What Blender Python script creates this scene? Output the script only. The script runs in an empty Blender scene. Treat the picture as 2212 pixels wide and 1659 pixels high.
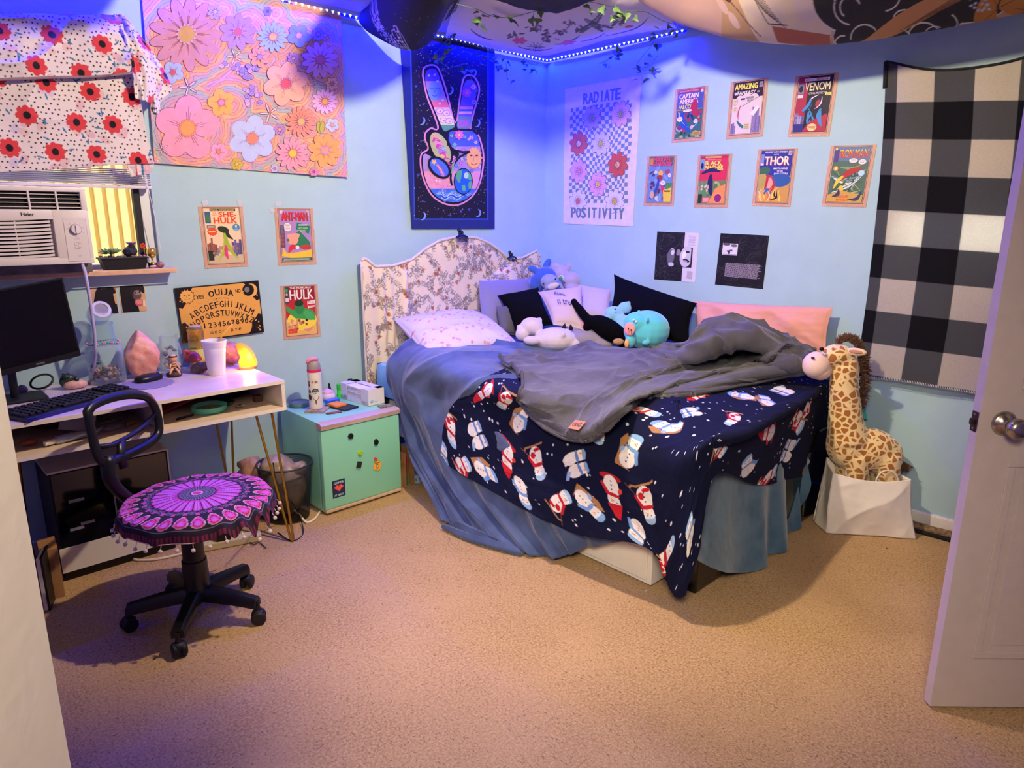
# A teenager's bedroom: bed in the corner, white desk, blue light strip, posters on pale blue walls
import bpy, bmesh, math, random
import numpy as np
from mathutils import Vector, Matrix
R = random.Random(7)
sin, cos, pi = math.sin, math.cos, math.pi
SC = bpy.context.scene
COL = SC.collection

# ------------------------------------------------------------------ camera
CF, CYAW, CPIT, CROL = 1475.5, .8096, .2386, .0037
CAM = np.array([-3.5636, -3.414, 1.46])
_f = np.array([cos(CPIT)*cos(CYAW), cos(CPIT)*sin(CYAW), -sin(CPIT)])
_r = np.array([sin(CYAW), -cos(CYAW), 0.]); _u = np.cross(_r, _f)
_r, _u = _r*cos(CROL)+_u*sin(CROL), -_r*sin(CROL)+_u*cos(CROL)
cd = bpy.data.cameras.new('camera'); cam = bpy.data.objects.new('camera', cd); COL.objects.link(cam)
cam.matrix_world = Matrix(((_r[0], _u[0], -_f[0], CAM[0]), (_r[1], _u[1], -_f[1], CAM[1]), (_r[2], _u[2], -_f[2], CAM[2]), (0, 0, 0, 1)))
cd.sensor_width = 36; cd.lens = CF/2212*36; cd.clip_start = .02
SC.camera = cam
# ------------------------------------------------------------------ light and exposure
SC.view_settings.view_transform = 'Standard'; SC.view_settings.look = 'None'
SC.view_settings.gamma = 1; SC.view_settings.use_curve_mapping = False
SC.view_settings.exposure = 0.1
SC.cycles.max_bounces = 6; SC.cycles.diffuse_bounces = 3; SC.cycles.transparent_max_bounces = 12
SC.cycles.sample_clamp_indirect = 6; SC.cycles.use_denoising = True
SC.cycles.caustics_reflective = False; SC.cycles.caustics_refractive = False
w = bpy.data.worlds.new('world'); SC.world = w; w.use_nodes = True
w.node_tree.nodes['Background'].inputs[0].default_value = (.75, .87, 1, 1)
w.node_tree.nodes['Background'].inputs[1].default_value = 5.5
def light(name, kind, loc, energy, color, **k):
    d = bpy.data.lights.new(name, kind); d.energy = energy; d.color = color
    rot = k.pop('look', None)
    for a, b in k.items(): setattr(d, a, b)
    o = bpy.data.objects.new(name, d); COL.objects.link(o); o.location = loc
    if rot is not None: o.rotation_euler = Vector(rot).to_track_quat('-Z', 'Y').to_euler()
    return o
LAMP = (-1.90, -1.80, 2.425)
light('ceiling_bulb', 'POINT', LAMP, 162, (1, .78, .54), shadow_soft_size=.03)
BLUE = (.001, .004, 1.)
# blue strips along the wall and ceiling joints
def strip_light(name, loc, sx, e, look, rz):
    o = light(name, 'AREA', loc, e, BLUE, shape='RECTANGLE', size=sx, size_y=.02, look=look)
    return o
strip_light('blue_strip_left', (-2.15, -.035, 2.455), 2.5, 50, (0, -.55, -1), 0)
strip_light('blue_strip_mid', (-.44, -.035, 2.455), .86, 30, (0, -.5, -1), 0)
o = strip_light('blue_strip_right', (-.035, -.56, 2.455), 1.05, 38, (-.5, 0, -1), 0)
o.rotation_euler = Matrix(((0, -.894, .447), (1, 0, 0), (0, .447, .894))).transposed().transposed().to_euler()
# unseen fill light added behind the camera; the sun lights the siding outside
light('fill_light', 'AREA', (-4.0, -3.6, 2.15), 25, (1, .86, .62), shape='DISK', size=.6, spread=1.55, look=(.62, .60, -.62))

sun = light('daylight_sun', 'SUN', (0, 0, 6), 11, (1, .93, .8), angle=.02, look=(.15, .75, -.65))
def ray(px, py):
    return _f + _r*(px-1106)/CF + _u*(829.5-py)/CF
def hit(px, py, ax, val):
    d = ray(px, py); return CAM + d*(val-CAM[ax])/d[ax]
def HX(px, py, X=0.): return hit(px, py, 0, X)      # on a plane parallel to the right wall
def HY(px, py, Y=0.): return hit(px, py, 1, Y)      # on a plane parallel to the left wall
def HZ(px, py, Z=0.): return hit(px, py, 2, Z)      # on a level plane
V = lambda a: Vector([float(x) for x in a])

# ------------------------------------------------------------------ materials
def lin(c):
    if isinstance(c, str):
        c = c.lstrip('#'); c = c if len(c) == 6 else ''.join(k*2 for k in c); c = [int(c[i:i+2], 16)/255 for i in (0, 2, 4)]
    return tuple((x/12.92 if x <= .04045 else ((x+.055)/1.055)**2.4) for x in c[:3])
_m = {}
def mat(col='#808080', rough=.6, metal=0., spec=.5, bump=0., bscale=200., var=0., vscale=20., sheen=0., trans=0., emis=None, es=0., attr=False, alpha=1., coat=0., ior=1.45, sss=0., c2=None, detail=3., transl=0.):
    key = (str(col), rough, metal, spec, bump, bscale, var, vscale, sheen, trans, str(emis), es, attr, alpha, coat, ior, sss, str(c2), detail, transl)
    if key in _m: return _m[key]
    m = bpy.data.materials.new('surface_%03d' % len(_m)); m.use_nodes = True; nt = m.node_tree; N = nt.nodes; L = nt.links
    b = N['Principled BSDF']; c = lin(col)
    b.inputs['Roughness'].default_value = rough; b.inputs['Metallic'].default_value = metal
    b.inputs['Specular IOR Level'].default_value = spec; b.inputs['IOR'].default_value = ior
    b.inputs['Transmission Weight'].default_value = trans; b.inputs['Coat Weight'].default_value = coat
    b.inputs['Sheen Weight'].default_value = sheen; b.inputs['Sheen Roughness'].default_value = .45
    b.inputs['Alpha'].default_value = alpha
    if sss: b.inputs['Subsurface Weight'].default_value = sss; b.inputs['Subsurface Scale'].default_value = .03
    if emis: b.inputs['Emission Color'].default_value = (*lin(emis), 1); b.inputs['Emission Strength'].default_value = es
    tc = N.new('ShaderNodeTexCoord'); src = None
    def noise(scale, det=3):
        n = N.new('ShaderNodeTexNoise'); n.inputs['Scale'].default_value = scale; n.inputs['Detail'].default_value = det
        L.new(tc.outputs['Object'], n.inputs['Vector']); return n
    if attr:
        a = N.new('ShaderNodeAttribute'); a.attribute_name = 'Col'; src = a.outputs['Color']
    else:
        rg = N.new('ShaderNodeRGB'); rg.outputs[0].default_value = (*c, 1); src = rg.outputs[0]
    n = noise(vscale, detail); mx = N.new('ShaderNodeMix'); mx.data_type = 'RGBA'; mx.blend_type = 'MIX' if c2 else 'MULTIPLY'
    rp = N.new('ShaderNodeMapRange'); L.new(n.outputs['Fac'], rp.inputs['Value'])
    rp.inputs['From Min'].default_value = .38; rp.inputs['From Max'].default_value = .62
    if c2:
        L.new(rp.outputs[0], mx.inputs['Factor']); L.new(src, mx.inputs['A']); mx.inputs['B'].default_value = (*lin(c2), 1)
    else:
        rp.inputs['To Min'].default_value = 1-var; rp.inputs['To Max'].default_value = 1+var*.5
        mx.inputs['Factor'].default_value = 1; L.new(src, mx.inputs['A']); L.new(rp.outputs[0], mx.inputs['B'])
    L.new(mx.outputs['Result'], b.inputs['Base Color'])
    if bump:
        n = noise(bscale, 4); bp = N.new('ShaderNodeBump'); bp.inputs['Strength'].default_value = min(1, bump); bp.inputs['Distance'].default_value = .004*max(1, bump)
        L.new(n.outputs['Fac'], bp.inputs['Height']); L.new(bp.outputs[0], b.inputs['Normal'])
    if transl:
        t = N.new('ShaderNodeBsdfTranslucent'); L.new(mx.outputs['Result'], t.inputs['Color'])
        ms = N.new('ShaderNodeMixShader'); ms.inputs[0].default_value = transl
        L.new(b.outputs[0], ms.inputs[1]); L.new(t.outputs[0], ms.inputs[2]); L.new(ms.outputs[0], N['Material Output'].inputs[0])
    _m[key] = m; return m
def glass(col, edge=.55, mid=.05):
    """thin clear glass: nearly invisible face-on, denser towards the rims"""
    m = mat(col, rough=.04, spec=1., alpha=.5).copy(); nt = m.node_tree; lw = nt.nodes.new('ShaderNodeLayerWeight'); lw.inputs[0].default_value = .35
    r = nt.nodes.new('ShaderNodeMapRange'); r.inputs[1].default_value = .15; r.inputs[2].default_value = .95; r.inputs[3].default_value = mid; r.inputs[4].default_value = edge
    nt.links.new(lw.outputs['Facing'], r.inputs[0]); nt.links.new(r.outputs[0], nt.nodes['Principled BSDF'].inputs['Alpha']); return m
PRINT = mat(attr=True, rough=.55, var=.04, vscale=60)
CLOTHP = mat(attr=True, rough=.9, bump=.25, bscale=900, var=.06, vscale=40, sheen=.15)
FUZZP = mat(attr=True, rough=.95, bump=.5, bscale=500, var=.12, vscale=60, sheen=.3)

# ------------------------------------------------------------------ objects
WM = {}
def _unique(name): return name
def tag(o, label=None, cat=None, group=None, kind=None):
    if label: o['label'] = label
    if cat: o['category'] = cat
    if group: o['group'] = group
    if kind: o['kind'] = kind
    return o
def thing(name, label, cat, loc, group=None, rz=0.):
    o = bpy.data.objects.new(name, None); COL.objects.link(o)
    o.location = V(loc); o.rotation_euler = (0, 0, rz); o.empty_display_size = .05
    WM[o] = Matrix.Translation(V(loc)) @ Matrix.Rotation(rz, 4, 'Z')
    return tag(o, label, cat, group)

class MB:
    """collects shapes in room coordinates; build() links them as one mesh object"""
    def __init__(s): s.v = []; s.f = []; s.c = []; s.m = []; s.mats = []; s.cur = 0; s.col = (1, 1, 1)
    def use(s, m):
        if m not in s.mats: s.mats.append(m)
        s.cur = s.mats.index(m); return s
    def add(s, vs, fs, M=None, col=None):
        b = len(s.v)
        if M is not None: vs = [M @ Vector(v) for v in vs]
        s.v += [tuple(v) for v in vs]
        for i, f in enumerate(fs):
            s.f.append([b+k for k in f]); s.m.append(s.cur); s.c.append(col if col is not None else s.col)
        return s
    def box(s, c, d, M=None, rz=0., bev=0., col=None, R3=None):
        x, y, z = d[0]/2, d[1]/2, d[2]/2
        T = Matrix.Translation(V(c)) @ (R3 if R3 is not None else Matrix.Rotation(rz, 4, 'Z'))
        if M is not None: T = M @ T
        if bev:
            bm = bmesh.new(); bmesh.ops.create_cube(bm, size=1)
            for v in bm.verts: v.co = Vector((v.co.x*2*x, v.co.y*2*y, v.co.z*2*z))
            bmesh.ops.bevel(bm, geom=bm.edges[:], offset=min(bev, x*.9, y*.9, z*.9), segments=2, affect='EDGES', profile=.6)
            bm.verts.index_update(); vs = [v.co.copy() for v in bm.verts]; fs = [[v.index for v in f.verts] for f in bm.faces]; bm.free()
            return s.add(vs, fs, T, col)
        vs = [(a*x, b*y, e*z) for a in (-1, 1) for b in (-1, 1) for e in (-1, 1)]
        return s.add(vs, [(0, 1, 3, 2), (4, 6, 7, 5), (0, 4, 5, 1), (2, 3, 7, 6), (0, 2, 6, 4), (1, 5, 7, 3)], T, col)
    def bb(s, x0, x1, y0, y1, z0, z1, **k): return s.box(((x0+x1)/2, (y0+y1)/2, (z0+z1)/2), (abs(x1-x0), abs(y1-y0), abs(z1-z0)), **k)
    def tube(s, pts, r, n=8, cap=True, col=None, closed=False):
        P = [V(p) for p in pts]; m = len(P); rr = r if isinstance(r, (list, tuple)) else [r]*m
        vs = []; fs = []; up = None
        for i in range(m):
            a = P[(i-1) % m] if (closed or i) else P[0]; b = P[(i+1) % m] if (closed or i < m-1) else P[-1]
            t = (b-a); t = t.normalized() if t.length > 1e-9 else Vector((0, 0, 1))
            if up is None: up = Vector((0, 0, 1)) if abs(t.z) < .9 else Vector((1, 0, 0))
            x = t.cross(up); x = x.normalized() if x.length > 1e-6 else t.orthogonal().normalized()
            y = x.cross(t).normalized(); up = y
            for k in range(n): vs.append(P[i]+(x*cos(2*pi*k/n)+y*sin(2*pi*k/n))*rr[i])
        for i in range(m if closed else m-1):
            j = (i+1) % m
            for k in range(n): fs.append((i*n+k, i*n+(k+1) % n, j*n+(k+1) % n, j*n+k))
        if cap and not closed: fs += [tuple(range(n))[::-1], tuple((m-1)*n+k for k in range(n))]
        return s.add(vs, fs, None, col)
    def lathe(s, prof, c=(0, 0, 0), n=24, M=None, col=None, sx=1., sy=1.):
        T = Matrix.Translation(V(c)) @ (M or Matrix()); vs = []; fs = []; m = len(prof)
        for r, z in prof:
            for k in range(n): vs.append((max(r, 1e-5)*cos(2*pi*k/n)*sx, max(r, 1e-5)*sin(2*pi*k/n)*sy, z))
        for i in range(m-1):
            for k in range(n): fs.append((i*n+k, i*n+(k+1) % n, (i+1)*n+(k+1) % n, (i+1)*n+k))
        if prof[0][0] > 1e-4: fs.append(tuple(range(n))[::-1])
        if prof[-1][0] > 1e-4: fs.append(tuple((m-1)*n+k for k in range(n)))
        return s.add(vs, fs, T, col)
    def ell(s, c, r, n=14, M=None, noise=0., seed=0, col=None, sq=1.):
        if isinstance(r, (int, float)): r = (r, r, r)
        T = Matrix.Translation(V(c)) @ (M or Matrix()); vs = []; fs = []; rg = random.Random(seed); h = n//2+1
        ph = [rg.random()*6.28 for _ in range(6)]
        pw = lambda t: math.copysign(abs(t)**sq, t)
        for i in range(h+1):
            th = pi*i/h
            for k in range(n):
                a = 2*pi*k/n; d = 1+noise*(sin(3*a+ph[0])*sin(2*th+ph[1])+.6*sin(5*a+ph[2]+3*th)+.5*sin(7*th+ph[3]+2*a))*sin(th)
                vs.append((r[0]*d*pw(cos(a))*pw(sin(th)), r[1]*d*pw(sin(a))*pw(sin(th)), r[2]*d*pw(cos(th))))
        for i in range(h):
            for k in range(n): fs.append((i*n+k, (i+1)*n+k, (i+1)*n+(k+1) % n, i*n+(k+1) % n))
        return s.add(vs, fs, T, col)
    def prism(s, poly, ax_u, ax_v, org, n, th, col=None):
        """outline poly (2D) in plane org + u*ax_u + v*ax_v, extruded by th along n"""
        U, W, O, Nn = V(ax_u), V(ax_v), V(org), V(n)
        a = [O+U*p[0]+W*p[1] for p in poly]; b = [p+Nn*th for p in a]; m = len(poly)
        return s.add(a+b, [tuple(range(m)), tuple(range(2*m-1, m-1, -1))]+[(i, m+i, m+(i+1) % m, (i+1) % m) for i in range(m)], None, col)
    def rock(s, c, r, seed=0, col=None, jag=.25, M=None, sub=2):
        rg = random.Random(seed); bm = bmesh.new(); bmesh.ops.create_icosphere(bm, subdivisions=sub, radius=1)
        if isinstance(r, (int, float)): r = (r, r, r)
        ax = [Vector((rg.uniform(-1, 1), rg.uniform(-1, 1), rg.uniform(-1, 1))).normalized() for _ in range(9)]; cut = [rg.uniform(1-jag*1.6, 1-jag*.3) for _ in ax]
        for v in bm.verts:
            for a, k in zip(ax, cut):
                d = v.co.dot(a)
                if d > k: v.co -= a*(d-k)
            v.co = Vector((v.co.x*r[0], v.co.y*r[1], v.co.z*r[2]))
        vs = [v.co.copy() for v in bm.verts]; bm.verts.index_update(); fs = [[v.index for v in f.verts] for f in bm.faces]; bm.free()
        return s.add(vs, fs, Matrix.Translation(V(c)) @ (M or Matrix()), col)
    def build(s, name, m=None, parent=None, smooth=False, **tags):
        me = bpy.data.meshes.new(name)
        vs = s.v
        if parent is not None: org = None; I = WM[parent].inverted(); vs = [I @ Vector(v) for v in vs]; T = Matrix()
        else:
            a = np.array(vs, float); o3 = Vector(((a[:, 0].min()+a[:, 0].max())/2, (a[:, 1].min()+a[:, 1].max())/2, a[:, 2].min()))
            vs = [Vector(v)-o3 for v in vs]
        me.from_pydata([tuple(v) for v in vs], [], s.f)
        if m is not None: me.materials.append(m)
        else:
            for x in s.mats: me.materials.append(x)
            me.polygons.foreach_set('material_index', s.m)
        if any(c != (1, 1, 1) for c in s.c):
            at = me.color_attributes.new('Col', 'FLOAT_COLOR', 'CORNER'); buf = []
            for f, c in zip(s.f, s.c): buf += [*lin(c), 1.]*len(f)
            at.data.foreach_set('color', buf)
        if smooth: me.polygons.foreach_set('use_smooth', [True]*len(me.polygons))
        me.update()
        o = bpy.data.objects.new(name, me); COL.objects.link(o)
        if parent is not None: o.parent = parent; WM[o] = WM[parent].copy()
        else: o.location = o3; WM[o] = Matrix.Translation(o3)
        if smooth == 'auto':
            bm = bmesh.new(); bm.from_mesh(me)
            for e in bm.edges: e.smooth = len(e.link_faces) == 2 and e.calc_face_angle(0) < .7
            bm.to_mesh(me); bm.free()
        return tag(o, tags.get('label'), tags.get('cat'), tags.get('group'), tags.get('kind'))
def remesh(o, vox, smooth=6, sub=0):
    """merge the shapes of a soft toy into one continuous skin"""
    md = o.modifiers.new('skin', 'REMESH'); md.mode = 'VOXEL'; md.voxel_size = vox; md.use_smooth_shade = True
    if smooth: s = o.modifiers.new('soft', 'SMOOTH'); s.iterations = smooth; s.factor = .5
    return o
def copy_thing(o, M, label=None, group=None):
    """copy a thing with its parts and sub-parts"""
    c = o.copy(); COL.objects.link(c); c.matrix_world = M; WM[c] = M
    if label: c['label'] = label
    if group: c['group'] = group
    def rec(a, b):
        for ch in [x for x in COL.objects if x.parent == a and x != b]:
            d = ch.copy(); COL.objects.link(d); d.parent = b; WM[d] = WM[b]; rec(ch, d)
    rec(o, c); return c

# ------------------------------------------------------------------ numpy noise
def _h(ix, iy, seed):
    n = (ix.astype(np.int64)*374761393+iy.astype(np.int64)*668265263+seed*1274126177) & 0xffffffff
    n = ((n ^ (n >> 13))*1274126177) & 0xffffffff
    return ((n ^ (n >> 16)) & 0xffff)/65535.
def vnoise(x, y, seed=0):
    ix, iy = np.floor(x), np.floor(y); fx, fy = x-ix, y-iy; ix = ix.astype(int); iy = iy.astype(int)
    sx, sy = fx*fx*(3-2*fx), fy*fy*(3-2*fy)
    a, b, c, d = _h(ix, iy, seed), _h(ix+1, iy, seed), _h(ix, iy+1, seed), _h(ix+1, iy+1, seed)
    return (a*(1-sx)+b*sx)*(1-sy)+(c*(1-sx)+d*sx)*sy
def fbm(x, y, seed=0, o=3):
    t = 0; a = .5
    for i in range(o): t = t+a*vnoise(x*2**i+17*i, y*2**i-9*i, seed+i); a *= .5
    return t
def ridge(x, y, seed=0):
    n = vnoise(x, y, seed); return 1-np.abs(2*n-1)

# ------------------------------------------------------------------ flat artwork: a list of coloured outlines
_txt = {}
def text_tris(t):
    """outline of a line of lettering as triangles, unit height"""
    if t not in _txt:
        cu = bpy.data.curves.new('lettering', 'FONT'); cu.body = t; cu.size = 1; cu.resolution_u = 2
        ob = bpy.data.objects.new('lettering', cu); me = bpy.data.meshes.new_from_object(ob)
        P = [(v.co.x, v.co.y) for v in me.vertices]; me.calc_loop_triangles()
        T = [[P[i] for i in lt.vertices] for lt in me.loop_triangles]
        bpy.data.objects.remove(ob); bpy.data.curves.remove(cu); bpy.data.meshes.remove(me)
        if not T: _txt[t] = ([], 0, 1, 0, 1)
        else:
            xs = [p[0] for q in T for p in q]; ys = [p[1] for q in T for p in q]; _txt[t] = (T, min(xs), max(xs), min(ys), max(ys))
    return _txt[t]
class Art:
    def __init__(s): s.p = []     # (polys, colour)
    def poly(s, pts, col): s.p.append(([list(pts)], col)); return s
    def rect(s, x, y, w, h, col): return s.poly([(x, y), (x+w, y), (x+w, y+h), (x, y+h)], col)
    def ell(s, x, y, rx, ry, col, ang=0., n=18):
        c, d = cos(ang), sin(ang)
        return s.poly([(x+rx*cos(t)*c-ry*sin(t)*d, y+rx*cos(t)*d+ry*sin(t)*c) for t in [2*pi*k/n for k in range(n)]], col)
    def line(s, pts, w, col):
        qs = []
        for (a, b), (c, d) in zip(pts, pts[1:]):
            l = math.hypot(c-a, d-b) or 1e-9; nx, ny = -(d-b)/l*w/2, (c-a)/l*w/2; ex, ey = (c-a)/l*w*.3, (d-b)/l*w*.3
            qs.append([(a+nx-ex, b+ny-ey), (a-nx-ex, b-ny-ey), (c-nx+ex, d-ny+ey), (c+nx+ex, d+ny+ey)])
        s.p.append((qs, col)); return s
    def text(s, t, x, y, w, h, col, ang=0., slant=0., bold=0.):
        """lettering fitted in the box at x, y (lower left) of w by h"""
        T, x0, x1, y0, y1 = text_tris(t); c, d = cos(ang), sin(ang); qs = []
        kx = w/max(1e-6, x1-x0); ky = h/max(1e-6, y1-y0)
        if bold:
            for ox in (-bold, bold): s.text(t, x+(ox*w*c), y+(ox*w*d), w, h, col, ang, slant)
            return s.text(t, x, y+bold*w, w, h, col, ang, slant)
        for q in T:
            o = []
            for a, b in q:
                u = (a-x0)*kx; v = (b-y0)*ky; u += v*slant
                o.append((x+u*c-v*d, y+u*d+v*c))
            qs.append(o)
        s.p.append((qs, col)); return s
    def petals(s, x, y, n, r0, r1, wd, col, line=None, lw=.0, ang=0., asp=1.):
        for pas in (0, 1):
            for k in range(n):
                a = ang+2*pi*k/n; m = (r0+r1)/2
                e = lw if pas == 0 else 0
                if pas == 0 and not line: continue
                s.ell(x+m*cos(a)*asp, y+m*sin(a), ((r1-r0)/2+e), wd+e, line if pas == 0 else col, math.atan2(sin(a), cos(a)*asp), 14)
        return s
    def star(s, x, y, r, col, n=5, q=.45, ang=.3): return s.poly([(x+(r if k % 2 == 0 else r*q)*cos(ang+pi*k/n), y+(r if k % 2 == 0 else r*q)*sin(ang+pi*k/n)) for k in range(2*n)], col)
    def burst(s, x, y, r, col, n=12, asp=1.): return s.poly([(x+(r if k % 2 == 0 else r*.78)*cos(pi*k/n)*asp, y+(r if k % 2 == 0 else r*.78)*sin(pi*k/n)) for k in range(2*n)], col)
    def mesh(s, mb, org, U, W, N, base=.0004, step=.00012, z=None):
        """put the outlines on a plane, each a hair above what it covers"""
        O, U, W, N = V(org), V(U), V(W), V(N); lay = []
        for qs, col in s.p:
            xs = [p[0] for q in qs for p in q]; ys = [p[1] for q in qs for p in q]
            if not xs: continue
            bb = (min(xs), max(xs), min(ys), max(ys)); L = 0
            for (b, l) in lay:
                if l >= L and b[0] < bb[1] and b[1] > bb[0] and b[2] < bb[3] and b[3] > bb[2]: L = l+1
            lay.append((bb, L))
            for k, q in enumerate(qs):
                vs = [O+U*p[0]+W*p[1]+N*(base+(L+k % 3*.25)*step+(z(p[0], p[1]) if z else 0)) for p in q]
                mb.add(vs, [tuple(range(len(q)))], None, col)
    def raster(s, w, h, res, bg):
        """the same artwork sampled on a grid of res points per unit"""
        W, H = int(w*res)+1, int(h*res)+1
        img = np.empty((H, W, 3)); img[:] = bg if isinstance(bg, np.ndarray) else lin(bg)
        for qs, col in s.p:
            c = lin(col)
            for q in qs:
                a = np.array(q, float)*res
                x0, x1 = max(0, int(a[:, 0].min())), min(W, int(a[:, 0].max())+2); y0, y1 = max(0, int(a[:, 1].min())), min(H, int(a[:, 1].max())+2)
                if x1 <= x0 or y1 <= y0: continue
                X, Y = np.meshgrid(np.arange(x0, x1)+.0, np.arange(y0, y1)+.0); ins = np.zeros(X.shape, bool)
                for i in range(len(a)):
                    (ax, ay), (bx, by) = a[i-1], a[i]
                    if ay == by: continue
                    k = ((ay > Y) != (by > Y)) & (X < (bx-ax)*(Y-ay)/(by-ay)+ax); ins ^= k
                img[y0:y1, x0:x1][ins] = c
        return img
def samp(img, x, y, res):
    a = np.clip(y*res, 0, img.shape[0]-1.001); b = np.clip(x*res, 0, img.shape[1]-1.001); i = a.astype(int); j = b.astype(int); f = (a-i)[..., None]; g = (b-j)[..., None]
    return (img[i, j]*(1-g)+img[i, j+1]*g)*(1-f)+(img[i+1, j]*(1-g)+img[i+1, j+1]*g)*f

# ------------------------------------------------------------------ cloth surfaces
def catmull(C, t, axis):
    """smooth curve through control points C along axis, at parameters t (0..1)"""
    C = np.moveaxis(np.asarray(C, float), axis, 0); n = len(C); x = t*(n-1); i = np.clip(np.floor(x).astype(int), 0, n-2); f = (x-i)
    g = lambda k: C[np.clip(k, 0, n-1)]
    p0, p1, p2, p3 = g(i-1), g(i), g(i+1), g(i+2)
    p0 = np.where((i == 0).reshape(-1, *[1]*(C.ndim-1)), 2*p1-p2, p0); p3 = np.where((i >= n-2).reshape(-1, *[1]*(C.ndim-1)), 2*p2-p1, p3)
    f = f.reshape(-1, *[1]*(C.ndim-1))
    r = .5*((2*p1)+(p2-p0)*f+(2*p0-5*p1+4*p2-p3)*f*f+(3*p1-p0-3*p2+p3)*f**3)
    return np.moveaxis(r, 0, axis)
def patch(C, nu, nv):
    """surface through a grid C[rows][cols] of points -> array (nv, nu, 3)"""
    C = np.array([[np.array(p, float) for p in r] for r in C])
    return catmull(catmull(C, np.linspace(0, 1, nv), 0), np.linspace(0, 1, nu), 1)
def normals(P):
    du = np.gradient(P, axis=1); dv = np.gradient(P, axis=0); n = np.cross(du, dv); l = np.linalg.norm(n, axis=2, keepdims=True); return n/np.maximum(l, 1e-9)
def sheet(name, P, m, colors=None, parent=None, thick=.004, side=1, two=True, **tags):
    """link a grid of points as one cloth mesh, given real thickness; side=+1 thickens along the normal"""
    h, w_ = P.shape[:2]; n = h*w_
    N = normals(P)*side
    A = P.reshape(-1, 3); B = (P-N*thick).reshape(-1, 3)
    idx = np.arange(n).reshape(h, w_)
    q = np.stack([idx[:-1, :-1], idx[:-1, 1:], idx[1:, 1:], idx[1:, :-1]], -1).reshape(-1, 4)
    q2 = q[:, ::-1]+n
    ring = np.concatenate([idx[0, :], idx[1:, -1], idx[-1, -2::-1], idx[-2:0:-1, 0]]); nx = np.roll(ring, -1)
    q3 = np.stack([ring, ring+n, nx+n, nx], -1)
    if side < 0: q, q2, q3 = q[:, ::-1], q2[:, ::-1], q3[:, ::-1]
    vs = np.concatenate([A, B]); fs = np.concatenate([q, q2, q3])
    if parent is not None:
        I = np.array(WM[parent].inverted()); vs = vs@I[:3, :3].T+I[:3, 3]
    else:
        o3 = np.array([(vs[:, 0].min()+vs[:, 0].max())/2, (vs[:, 1].min()+vs[:, 1].max())/2, vs[:, 2].min()]); vs = vs-o3
    me = bpy.data.meshes.new(name); me.vertices.add(len(vs)); me.vertices.foreach_set('co', vs.ravel())
    me.loops.add(len(fs)*4); me.loops.foreach_set('vertex_index', fs.ravel())
    me.polygons.add(len(fs)); me.polygons.foreach_set('loop_start', np.arange(len(fs))*4); me.polygons.foreach_set('loop_total', np.full(len(fs), 4))
    me.update(); me.validate(); me.polygons.foreach_set('use_smooth', [True]*len(me.polygons)); me.materials.append(m)
    if colors is not None:
        c = colors.reshape(-1, 3); c = np.concatenate([c, c]); c = np.concatenate([c, np.ones((len(c), 1))], 1)
        at = me.color_attributes.new('Col', 'FLOAT_COLOR', 'POINT'); at.data.foreach_set('color', c.ravel())
    o = bpy.data.objects.new(name, me); COL.objects.link(o)
    if parent is not None: o.parent = parent; WM[o] = WM[parent].copy()
    else: o.location = V(o3); WM[o] = Matrix.Translation(V(o3))
    return tag(o, tags.get('label'), tags.get('cat'), tags.get('group'), tags.get('kind'))
def pillow(name, corners, th, m, parent=None, colors=None, nu=40, nv=32, wr=.006, seed=1, pinch=.10, **tags):
    """stuffed cushion spanning four corner points (00, 10, 11, 01)"""
    c = [np.array(k, float) for k in corners]; u = np.linspace(0, 1, nu); v = np.linspace(0, 1, nv); U, W = np.meshgrid(u, v)
    pu = U+0*U; a = 2*U-1; b = 2*W-1
    k = 1-pinch*(1-b**2); kk = 1-pinch*(1-a**2)
    Uc = .5+a*kk*0+.5*a*(1-pinch*(1-b**2)*np.abs(a)**2); Wc = .5+.5*b*(1-pinch*(1-a**2)*np.abs(b)**2)
    base = (c[0]*(1-Uc[..., None])+c[1]*Uc[..., None])*(1-Wc[..., None])+(c[3]*(1-Uc[..., None])+c[2]*Uc[..., None])*Wc[..., None]
    n = np.cross(c[1]-c[0], c[3]-c[0]); n /= np.linalg.norm(n)
    prof = (np.clip((1-a**2), 0, 1)**.45)*(np.clip((1-b**2), 0, 1)**.45)
    lw = np.linalg.norm(c[1]-c[0]); lh = np.linalg.norm(c[3]-c[0])
    wn = wr*(fbm(U*lw*9, W*lh*14, seed, 3)-.45)*2+wr*.8*(ridge(U*lw*7+W*3, W*lh*4, seed+5)-.5)
    F = base+n*((th/2*prof+wn*prof**.3))[..., None]; Bk = base-n*((th/2*prof-wn*.3*prof))[..., None]
    h, w_ = U.shape; nn = h*w_; idx = np.arange(nn).reshape(h, w_)
    q = np.stack([idx[:-1, :-1], idx[:-1, 1:], idx[1:, 1:], idx[1:, :-1]], -1).reshape(-1, 4)
    ring = np.concatenate([idx[0, :], idx[1:, -1], idx[-1, -2::-1], idx[-2:0:-1, 0]]); nx = np.roll(ring, -1)
    mb = MB(); mb.v = [tuple(x) for x in np.concatenate([F.reshape(-1, 3), Bk.reshape(-1, 3)])]
    mb.f = [list(map(int, x)) for x in q]+[list(map(int, x)) for x in q[:, ::-1]+nn]+[[int(i), int(i+nn), int(j+nn), int(j)] for i, j in zip(ring, nx)]
    mb.m = [0]*len(mb.f); mb.c = [(1, 1, 1)]*len(mb.f)
    o = mb.build(name, m, parent, smooth=True, **tags)
    if colors is not None:
        C = colors(U*lw, W*lh).reshape(-1, 3); C = np.concatenate([C, C]); C = np.concatenate([C, np.ones((len(C), 1))], 1)
        at = o.data.color_attributes.new('Col', 'FLOAT_COLOR', 'POINT'); at.data.foreach_set('color', C.ravel())
    return o, F, n
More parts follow.
